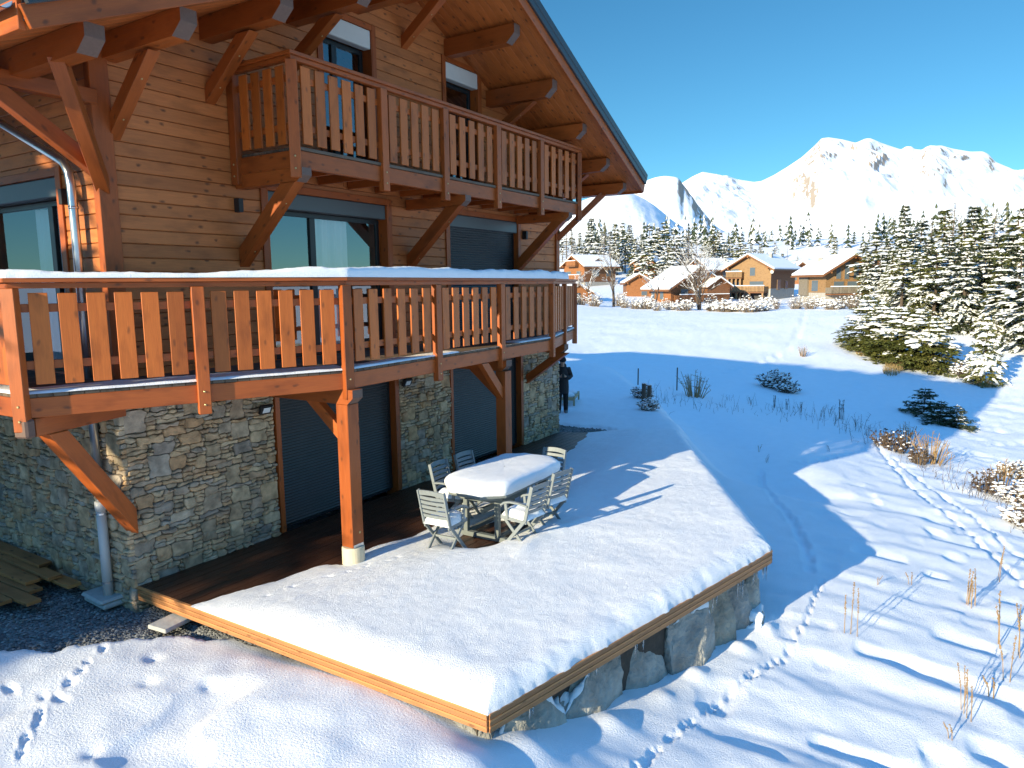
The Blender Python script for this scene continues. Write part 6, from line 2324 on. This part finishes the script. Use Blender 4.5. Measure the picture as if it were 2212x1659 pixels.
USED = set()
def put(proto, H0, x, y, H, label, group, rot=None, wide=1.0, sink=.05):
    if proto.name not in USED:
        o = proto; USED.add(proto.name)
    else:
        o = copy_tree(proto)
    s = H / H0
    o.location = (x, y, gz(x, y) - sink)
    o.scale = (s * wide, s * wide, s)
    o.rotation_euler = (0, 0, rng.uniform(0, 6.28) if rot is None else rot)
    tag(o, label, o.get("category"), group)
    return o


def top_height(px, py, x, y):
    """height of a tree at x, y whose tip is seen at py"""
    d = math.hypot(x - CAM[0], y - CAM[1])
    q = ray(px, py)
    return CAM[2] + q[2] / math.hypot(q[0], q[1]) * d - gz(x, y)


P_SPR = [make_tree("spruce", "spruce", 10, 2.3, 11, 'needledark', snow=.84, whorls=25, gap=.08, dens=1.15, blade=1.1, pad=1.15, droop=.5),
         make_tree("spruce", "spruce", 10, 2.0, 12, 'needle', snow=.70, whorls=25, gap=.10, dens=1.15, blade=1.1, pad=1.1, droop=.55)]
P_PINE = [make_tree("pine", "pine tree", 10, 3.0, 21, 'needle', snow=.75, whorls=14, bare=.22, pine=True, gap=.15, blade=1.35, pad=1.1, droop=.4),
          make_tree("pine", "pine tree", 10, 2.7, 22, 'needledark', snow=.85, whorls=14, bare=.25, pine=True, gap=.18, blade=1.35, pad=1.2, droop=.4)]
P_LAR = [larch(10, 2.0, 31), larch(10, 1.7, 32)]
P_YOUNG = [make_tree("spruce", "young spruce", 4.2, 2.1, 41, 'needle', snow=.92, whorls=19, bare=.0, dens=1.45, gap=.03, blade=.66, droop=.32, low=.48, pad=1.9),
           make_tree("spruce", "young spruce", 4.2, 1.9, 42, 'needle', snow=.82, whorls=19, bare=.0, dens=1.4, gap=.04, blade=.66, droop=.36, low=.22, pad=1.8)]

BACK = [  # px, py of the tip, distance, kind
    (1277, 472, 158, 's0'), (1306, 477, 168, 'l0'), (1328, 480, 160, 's1'), (1343, 481, 166, 'p0'), (1359, 486, 172, 's0'), (1402, 482, 152, 'p1'), (1420, 492, 164, 's0'), (1433, 480, 158, 'p0'),
    (1454, 490, 150, 'p1'), (1478, 509, 168, 's0'), (1539, 493, 154, 'p0'), (1552, 497, 162, 'p1'), (1574, 509, 158, 's1'), (1597, 511, 150, 'p0'), (1629, 535, 160, 'p1'), (1640, 526, 172, 's0'),
    (1560, 533, 140, 'p1'), (1671, 522, 190, 'p1'), (1698, 534, 185, 'l1'), (1400, 520, 132, 'p0'), (1442, 520, 128, 'p1'), (1385, 505, 178, 's0'), (1465, 512, 178, 's0'), (1520, 520, 180, 's0'), (1252, 500, 178, 's1'), (1613, 540, 176, 's0'), (1655, 545, 180, 'p0'), (1300, 500, 182, 's0'),
    (1224, 474, 160, 'l0'), (1235, 474, 164, 'l1'), (1375, 501, 160, 'l1'), (1485, 501, 160, 'l0'), (1502, 509, 150, 'l1'), (1215, 500, 175, 'p1'), (1268, 492, 180, 'l0'), (1799, 508, 170, 's1'), (1688, 545, 160, 'p1'), (1720, 552, 185, 'p0'), (1745, 555, 190, 'p1'), (1580, 530, 182, 's0'), (1290, 505, 150, 'p1'), (1317, 500, 152, 's0'), (1350, 508, 156, 'p0'), (1370, 512, 150, 's1'), (1388, 522, 142, 'p1'), (1412, 510, 158, 's0'), (1446, 516, 146, 's1'), (1470, 526, 150, 'p0'), (1492, 522, 164, 's0'), (1512, 532, 156, 'p1'), (1530, 515, 150, 's1'), (1548, 526, 160, 's0'), (1565, 520, 170, 'p0'), (1590, 535, 164, 's0'), (1606, 525, 170, 'p1'), (1240, 515, 168, 's0'), (1262, 520, 164, 'p0'), (1645, 540, 165, 's1'), (1620, 528, 180, 's0')]
PK = {'s': P_SPR, 'p': P_PINE, 'l': P_LAR}
H0_ = {'s': 10, 'p': 10, 'l': 10}
LABB = {'s': "snowy dark spruce among the trees behind the village chalets", 'p': "snow-laden pine among the trees behind the village chalets", 'l': "leafless larch among the trees behind the village chalets"}
GRPB = {'s': "spruces behind the village", 'p': "pines behind the village", 'l': "larches behind the village"}
for px, py, d, k in BACK:
    x, y = at_dist(px, d)
    put(PK[k[0]][int(k[1])], 10, x, y, top_height(px, py, x, y), LABB[k[0]], GRPB[k[0]])

RIGHT = [  # the slope on the right: px, py tip, distance, kind, width, label
    (1946, 444, 96, 's0', .85, "tall narrow spruce overtopping the brown house behind the glazed chalet"), (1888, 499, 104, 'p0', 1.3, "spreading snowy pine just right of the glazed chalet's roof"),
    (1862, 525, 112, 'p1', 1.2, "lower pine at the left foot of the wooded slope"), (1915, 515, 100, 's0', 1.1, "snowy spruce left beside the tall narrow spruce"), (1985, 470, 92, 'p1', 1.2, "snow-heavy pine right beside the tall narrow spruce"), (1968, 505, 80, 's0', 1.2, "snowy spruce below and right of the tall narrow spruce"),
    (2031, 446, 84, 's1', 1.15, "tall green-brown spruce crowning the middle of the wooded slope"), (2051, 439, 82, 'l0', 1.0, "tall bare larch standing beside the tallest green-brown spruce"), (2094, 446, 86, 's0', 1.2, "dark snowy spruce right of the tall bare larch"),
    (2075, 480, 76, 's1', 1.2, "spruce in front of the tall bare larch"), (2120, 470, 84, 'p0', 1.1, "grey-green pine in the upper right of the slope"), (2139, 454, 80, 'l1', 1.2, "broad leafless larch in the upper right of the slope"), (2168, 470, 74, 'l0', 1.3, "twiggy larch dusted with snow near the right edge"),
    (2190, 449, 72, 'p0', 1.1, "tall pine near the right edge of the photo, upper row"), (2207, 439, 68, 'l1', 1.2, "tallest brown larch at the right edge"), (2245, 470, 66, 's1', 1.2, "spruce partly cut by the right edge, upper row"), (2215, 500, 62, 's1', 1.1, "green spruce at the right edge, middle row"),
    (2005, 470, 100, 'l0', 1.0, "thin larch between the two tallest spruces"), (2150, 500, 66, 'p1', 1.1, "snow-clotted pine in the middle of the slope's right half")]
FILL = [(1900, 545, 92, 'p1'), (1925, 535, 84, 's1'), (1950, 530, 76, 'p0'), (2000, 515, 76, 's0'), (2045, 510, 70, 's0'), (2062, 535, 66, 'p1'), (2100, 505, 70, 's1'), (2125, 525, 64, 's0'), (2180, 505, 64, 's0'), (2160, 535, 60, 's1'), (2200, 530, 58, 'p1'), (2235, 540, 56, 's0'), (1990, 545, 68, 's1'), (2020, 530, 68, 'p0'), (2085, 530, 62, 's0'), (1872, 545, 100, 's1'), (2230, 600, 60, 's1'), (2265, 560, 60, 's0')]
RIGHT += [(a, b, c, k, 1.2, "snow-laden conifer in the dense lower part of the slope on the right") for a, b, c, k in FILL]
for px, py, d, k, wd, lab in RIGHT:
    x, y = at_dist(px, d)
    put(PK[k[0]][int(k[1])], 10, x, y, top_height(px, py, x, y), lab, "trees on the slope to the right", wide=wd)

YOUNG = [  # px, base py, tip py, kind, width, label
    (1932, 655, 585, 1, 1.7, "snow-smothered young spruce at the far left of the thicket, upper row"), (1972, 662, 552, 1, 1.15, "broad young spruce white with snow over the bare grassy gap"), (2022, 668, 560, 1, 1.1, "snowy young spruce right of the bare grassy gap"), (2078, 682, 548, 0, 1.05, "large green young spruce in the middle row of the thicket"),
    (2128, 690, 560, 1, 1.1, "young spruce with snow shelves between two greener ones"), (2178, 706, 545, 0, 1.1, "large young spruce at the right of the thicket, green below"), (2225, 712, 560, 0, 1.1, "young spruce cut by the right edge of the photo"),
    (1870, 752, 652, 0, 1.35, "leftmost young spruce of the front row, sloping snow on top"), (1902, 768, 668, 0, 1.4, "second young spruce from the left in the front row"), (1942, 782, 680, 0, 1.45, "third young spruce from the left in the front row"),
    (1982, 790, 686, 0, 1.4, "fourth young spruce from the left in the front row"), (2015, 795, 700, 0, 1.3, "fifth young spruce of the front row, green to the ground"), (2062, 716, 645, 1, 1.2, "low snowy spruce behind the front row, over a blue shadow"), (2100, 712, 660, 1, 1.2, "snow-capped low spruce behind the lone small one"), (2150, 728, 645, 1, 1.15, "bulky snow-capped spruce above the lone small one"),
    (2124, 828, 712, 1, .78, "lone slim small spruce nearest to the house shadow")]
for px, pb, pt_, k, wd, lab in YOUNG:
    c = hit(px, pb)
    d = math.hypot(c[0] - CAM[0], c[1] - CAM[1])
    put(P_YOUNG[k], 4.2, c[0], c[1], (pb - pt_) * d / FPX * 1.04, lab, "young spruces at the edge of the field", wide=wd)

# off-frame spruces left of the house: they keep the left wall and the gravel in shade
SHADE = [(-12.6, 6.75, 15.5, 1.7, 0), (-15.5, 8.3, 16, 2.0, 1), (-13.6, 10.2, 15, 2.0, 0), (-18, 8.2, 13, 2.0, 1), (-16, 12.5, 16, 2.0, 0), (-11.4, 9.0, 15, 1.8, 1)]
for k, (x, y, H, wd, pi_) in enumerate(SHADE):
    put(P_SPR[pi_], 10, x, y, H, "spruce standing left of the chalet, outside the photo, shading its wall", "spruces left of the chalet", wide=wd)
for k, (x, y, H, wd) in enumerate(((-11.0, 5.35, 5.0, 1.0), (-10.6, 7.0, 6.0, 1.1), (-10.4, 8.8, 6.0, 1.1), (-13.5, 6.6, 6.4, 1.0))):
    put(P_YOUNG[k % 2], 4.2, x, y, H, "young spruce left of the chalet, outside the photo, shading the gravel", "spruces left of the chalet", wide=wd)

# leafless trees and hedge in front of the village
BT = [bare_tree(9, 3), bare_tree(8, 5, 4), bare_tree(6, 8)]
for k, px, pb, pt_, lab in ((0, 1326, 660, 533, "leafless tree with a single trunk in front of the village, left"), (1, 1513, 664, 535, "leafless tree of several stems in front of the dark brown chalet"), (2, 1415, 652, 580, "smaller leafless tree left of the dark brown chalet"),
                            (2, 1267, 640, 580, "thin leafless sapling below the leftmost chalet"), (2, 1240, 645, 590, "thin sapling at the rust-coloured shed")):
    c = hit(px, min(pb, 655) if k < 2 else pb)
    d = 92 if k == 0 else 86 if k == 1 else 98
    x, y = at_dist(px, d)
    put(BT[k], (9, 8, 6)[k], x, y, max(3.0, top_height(px, pt_, x, y)) * 1.28, lab, "leafless trees before the village", wide=1.05)

P_SH = [shrub(1.6, 1.5, 51, .40, n=120), shrub(1.3, 1.9, 52, .22, n=110), shrub(1.8, 1.2, 53, .60, n=120)]
HEDGE = [(1255, 92, 1), (1285, 90, 1), (1350, 90, 1), (1372, 88, 1), (1395, 88, 0), (1420, 84, 1), (1450, 86, 0), (1478, 84, 0), (1545, 82, 2), (1570, 80, 0), (1595, 80, 2), (1622, 78, 0), (1648, 80, 2), (1675, 84, 1), (1722, 82, 1), (1752, 80, 1), (1800, 78, 0), (1820, 80, 1), (1845, 80, 1), (1215, 90, 1), (1610, 84, 1), (1440, 92, 1), (1400, 94, 1), (1340, 95, 1), (1535, 88, 1), (1770, 90, 0), (1660, 90, 0)]
for px, d, k in HEDGE:
    x, y = at_dist(px, d)
    s = rng.uniform(.55, .95)
    put(P_SH[k], 1.0, x, y, s, "leafless snow-dusted bush in the ragged hedge before the village", "bushes before the village")

# the far wooded hillside, one mass
def far_forest():
    q = random.Random(9)
    mb, ms = MB(), MB()
    n = 0
    while n < 1500:
        px = q.uniform(1150, 2330); d = q.uniform(210, 900)
        x, y = at_dist(px, d)
        m = float(fbm(np.array(x / 90.), np.array(y / 90.), 61, 3))
        n += 1
        if m < -.10 + (d - 210) / 2200 and px < 1900: continue
        z = gz(x, y) - .5
        H = q.uniform(5, 11); w = H * q.uniform(.14, .22)
        a0 = q.uniform(0, 6)
        r = q.random()
        for tier in range(6):
            t = tier / 6
            zz = z + H * (.12 + .80 * t); ww = w * (1 - t) + .15
            nb = 6
            for k in range(nb):
                a = a0 + tier + 6.283 * k / nb + q.uniform(-.3, .3)
                ca, sa = math.cos(a), math.sin(a); wl = ww * q.uniform(.7, 1.3)
                p = Vector((x, y, zz + H * .10)); e = Vector((x + ca * wl, y + sa * wl, zz - H * .05))
                s_ = Vector((-sa, ca, 0)) * wl * .38
                mid = p.lerp(e, .6)
                (ms if q.random() < .38 else mb).add([p, mid - s_, e, mid + s_], [(0, 1, 2, 3)], None, r)
        mb.add([(x - .1, y, z), (x + .1, y, z), (x, y, z + H)], [(0, 1, 2)], None, r)
    o = mb.build("far_forest", M['needledark'])
    tag(o, "sparse snowy forest on the hillside behind the village", "forest", kind="stuff")
    o2 = ms.build("far_forest_snow", M['snowfar'])
    tag(o2, "snow on the trees of the far hillside", "snow", kind="stuff")


far_forest()
# ------------------------------------------------------------------ dry stalks, shrubs and fence posts in the snow
def stalk_clump(n, H, seed, mat='stalk', spread=.10, lean=.12, nub=True, curve=.0):
    """upright dry flower stalks set with small seed heads"""
    q = random.Random(seed)
    t = MB()
    for k in range(n):
        a = q.uniform(0, 6.28); b = Vector((math.cos(a), math.sin(a), 0)) * spread * q.random()
        h = H * q.uniform(.55, 1.05); ln = Vector((q.uniform(-1, 1), q.uniform(-1, 1), 0)) * lean * h
        pts = [b + Vector((0, 0, -.1)), b + ln * .35 + Vector((0, 0, h * .5)), b + ln + Vector((math.cos(a) * curve * h, math.sin(a) * curve * h, h * (1 - curve * .4)))]
        t.tube(pts, [.006, .005, .003], 4, caps=False)
        if nub:
            for m in range(int(h / .022)):
                s = q.uniform(.30, 1.0)
                p = pts[1].lerp(pts[2], (s - .3) / .7)
                t.blob(p + Vector((q.uniform(-.008, .008), q.uniform(-.008, .008), 0)), .009, .009, .010, m, .3, 0)
        else:
            for m in range(7):
                p = pts[0].lerp(pts[1], q.uniform(.5, 1)) if q.random() < .3 else pts[1].lerp(pts[2], q.random())
                e = p + Vector((q.uniform(-1, 1), q.uniform(-1, 1), q.uniform(.1, .9))) * h * .16
                t.tube([p, e], [.003, .0015], 3, caps=False)
    return t.build("dry_stalks", M[mat])


PS = [stalk_clump(3, .72, 1), stalk_clump(9, .62, 2, spread=.16, lean=.10), stalk_clump(2, .85, 3, lean=.18), stalk_clump(7, .55, 4, 'stalkdark', .14, .10), stalk_clump(5, .45, 6, 'stalkdark', .16, .35, False), stalk_clump(2, .30, 7, 'stalk', .06, .5)]
for o in PS: o.location = (0, 0, -500)
WEEDS = [  # px, py base, kind, height scale, label
    (1837, 1373, 0, 1.0, "pair of tall dry seed stalks with long straight shadows, below the deck corner"), (1970, 1262, 5, 1.0, "tiny bent dry stalk upslope of the pair with long shadows"), (1895, 1265, 5, .7, "broken tuft of dry grass in the sunny snow"),
    (2092, 1302, 1, 1.0, "thick clump of tan seed stalks near the right edge, sunlit"), (2150, 1250, 2, 1.05, "two slender reddish stalks above the thick tan clump"), (2170, 1395, 2, 1.25, "tall thin stalk at the right edge below the thick clump"), (2205, 1420, 0, 1.1, "bunch of stalks at the right edge, lower"),
    (2100, 1550, 2, .95, "tall dry stalk with spiky head in the lower right snow"), (2078, 1530, 0, .8, "short stalks beside the tall spiky one, lower right"), (2150, 1500, 5, 1.3, "bent stalk lying over near the right edge"), (2180, 1480, 2, 1.0, "leaning stalk at the right edge above the lower corner"), (2060, 1600, 5, .9, "fallen stalk in the bottom right corner"),
    (1510, 855, 3, .8, "dark straight stalks in blue shade, nearest to the fence"), (1575, 866, 4, .7, "short dark weed beyond the fence, in shade"), (1672, 880, 3, 1.0, "left clump of upright dark stalks along the bank in shade"), (1700, 884, 3, .9, "second clump of upright dark stalks along the bank in shade"),
    (1730, 890, 3, .85, "third clump of upright dark stalks, lower ones"), (1775, 900, 4, 1.1, "thin forked weed in the middle of the shaded bank"), (1815, 905, 3, 1.5, "tall dense sheaf of dark stalks on the shaded bank"), (1795, 893, 4, .9, "ragged weed beside the tall dark sheaf"),
    (1858, 925, 4, 1.3, "spindly weed right of the tall dark sheaf"), (1850, 932, 4, .9, "low brown weed tuft on the bank edge"), (1620, 872, 4, .8, "faint weed on the shaded slope"), (1560, 880, 4, .6, "small sprig sticking out of the blue snow"), (1655, 1000, 4, .5, "small sprig on the shaded slope near the sun patch"),
    (2020, 985, 2, 1.0, "single reddish stalk rising behind the sun patch"), (1985, 1010, 2, .8, "stalk bent beside the double track"), (2050, 1010, 2, 1.1, "tall reddish stalk near the snowy bush"), (1640, 975, 5, 1.0, "tiny twig pair in the blue snow right of the deck"), (1790, 975, 4, .5, "low sprig above the sun patch"), (1880, 930, 4, .5, "small thorny sprig on the bank crest")]
DONE = set()
for px, py, k, s, lab in WEEDS:
    c = hit(px, py)
    if k not in DONE: o = PS[k]; DONE.add(k)
    else:
        o = PS[k].copy(); COL.objects.link(o)
    o.location = (c[0], c[1], float(ground_z(np.array([c[0]]), np.array([c[1]]))[0]) - .02)
    o.rotation_euler = (0, 0, rng.uniform(0, 6.28)); o.scale = (s, s, s)
    tag(o, lab, "dry stalks", "dry stalks sticking out of the snow")
    d = math.hypot(c[0] - CAM[0], c[1] - CAM[1])

P_BR = [shrub(.55, .75, 71, .12, 44, 'stalkdark', 'leafdry', "bramble_bush", "bush"), shrub(.8, .8, 72, .80, 80, 'stalkdark', 'leafdry', "bramble_bush", "bush"), shrub(.5, .9, 73, .0, 30, 'stalk', None, "bramble_bush", "bush")]
BUSH = [(1672, 838, 1, 1.05, "snow-flecked dark bush on the shadow's far edge", .6), (1700, 848, 1, .75, "lower right half of the snow-flecked bush at the shadow edge", .6), (1500, 858, 2, 1.5, "arching reed-like bush in the shade beyond the fence", 1),
        (1905, 962, 0, .75, "first leafy bramble along the shaded bank", 1), (1935, 975, 0, .9, "second leafy bramble along the shaded bank", 1), (1958, 965, 2, 1.1, "twiggy bramble on the shaded bank, thin stems", 1), (1985, 1000, 0, .7, "bramble at the edge of the sun patch", 1), (2010, 1000, 2, 1.3, "tall twiggy bush at the end of the shaded bank", 1),
        (1388, 858, 1, .50, "snowy creeper-covered bush by the fence posts", 1), (1400, 885, 1, .42, "snow-draped lower creeper by the fence posts", 1), (1735, 768, 2, .9, "small reddish bush alone in the sunny field", .9),
        (2085, 812, 1, .95, "snowy bush at the foot of the lone small spruce", .8), (2190, 1030, 1, .62, "sunlit snow-heaped bramble at the right edge", .8), (2200, 1085, 1, .70, "large snow-covered bramble thicket at the right edge", .8), (2165, 1050, 2, 1.0, "brown twiggy bramble beside the snow heaps", .8), (2130, 1062, 0, .8, "low bramble left of the snow heaps", .7), (2222, 1140, 1, .7, "bramble thicket cut by the right edge, lower", .8)]
for px, py, k, s, lab, zsq in BUSH:
    c = hit(px, py)
    put(P_BR[k], 1.0, c[0], c[1], s, lab, "wild bushes in the snow", sink=.03)
# the dark juniper lying in the house's shadow
P_JUN = make_tree("juniper", "juniper", 1.3, .9, 81, 'needledark', snow=.30, whorls=9, bare=.0, dens=1.6, gap=.1, blade=.34, droop=.1)
for k, (px, py, s, lab) in enumerate(((1995, 895, .95, "dark juniper with one upright spike in the blue shade"), (2030, 912, .75, "low middle part of the dark juniper patch, snow on its back"), (2065, 920, .70, "low right-hand juniper of the dark patch in the shade"))):
    c = hit(px, py)
    put(P_JUN, 1.3, c[0], c[1], 1.3 * s, lab, "junipers in the house shadow", wide=1.25)
# fence posts by the drop at the end of the level snow
P_POST = None
for k, (px, py, h, lab) in enumerate(((1378, 832, .75, "thin dark fence post farthest from the house"), (1462, 842, 1.0, "thin dark fence post right of the creeper bush"), (1390, 866, .55, "left of two stout dark posts at the edge of the level snow"), (1402, 874, .6, "right of two stout dark posts at the edge of the level snow"))):
    c = hit(px, py)
    mb = MB(); mb.beam((0, 0, -.4), (.02, 0, h), .045 if k < 2 else .10, .045 if k < 2 else .10, (0, 1, 0)); mb.blob((.02, 0, h + .0), .04 if k < 2 else .085, .04 if k < 2 else .085, .03, k, .1, 1, None, 1)
    o = mb.build("fence_post", [M['stalkdark'], M['snowfar']], bevel=.006)
    o.location = c; tag(o, lab, "fence post", "fence posts at the drop")
# dry grass left bare under the young spruces
def grass_patch(px, py, rx, ry, n, seed):
    q = random.Random(seed); mb = MB(); c = hit(px, py)
    for k in range(n):
        a = q.uniform(0, 6.28); r = math.sqrt(q.random())
        x, y = c[0] + math.cos(a) * r * rx, c[1] + math.sin(a) * r * ry
        z = gz(x, y) + .02
        e = Vector((q.uniform(-.15, .15), q.uniform(-.15, .15), q.uniform(.10, .30)))
        s_ = Vector((q.uniform(-1, 1), q.uniform(-1, 1), 0)) * .02
        mb.add([Vector((x, y, z)) - s_, Vector((x, y, z)) + s_, Vector((x, y, z)) + e], [(0, 1, 2)], None, q.random())
    return mb


gm = MB()
for a in ((1930, 797, 2.6, .5, 700, 1), (1990, 655, 3.0, .5, 500, 2), (2128, 833, .6, .35, 250, 3), (1865, 765, 1.0, .4, 200, 4)):
    b = grass_patch(*a)
    gm.add(b.v, b.f, None, b.r)
tag(gm.build("dry_grass", M['grass']), "dry yellow grass left bare below the young spruces", "grass", kind="stuff")

# thin dead stems all along the bank, too many to count
def bank_stems():
    q = random.Random(12); mb = MB()
    line = [(1395, 862), (1450, 868), (1560, 880), (1680, 890), (1780, 905), (1860, 935), (1910, 965), (1990, 1005), (2070, 1045), (2150, 1090), (2230, 1150)]
    for k in range(330):
        i = q.randrange(len(line) - 1); f = q.random()
        px = line[i][0] + (line[i + 1][0] - line[i][0]) * f + q.gauss(0, 14); py = line[i][1] + (line[i + 1][1] - line[i][1]) * f + q.gauss(0, 9)
        c = Vector(hit(px, py)); c.z -= .05
        h = q.uniform(.12, .75) ** 1.3
        e = c + Vector((q.gauss(0, .22), q.gauss(0, .22), 1)) * h
        m = c.lerp(e, .5) + Vector((q.gauss(0, .03), q.gauss(0, .03), 0))
        mb.tube([c, m, e], [.006, .005, .002], 3, caps=False)
        if q.random() < .5:
            p = m.lerp(e, q.random()); mb.tube([p, p + Vector((q.gauss(0, .12), q.gauss(0, .12), .08))], [.004, .002], 3, caps=False)
    tag(mb.build("dead_stems", M['stalkdark']), "thin dead stems scattered all along the shaded bank", "weeds", kind="stuff")


bank_stems()
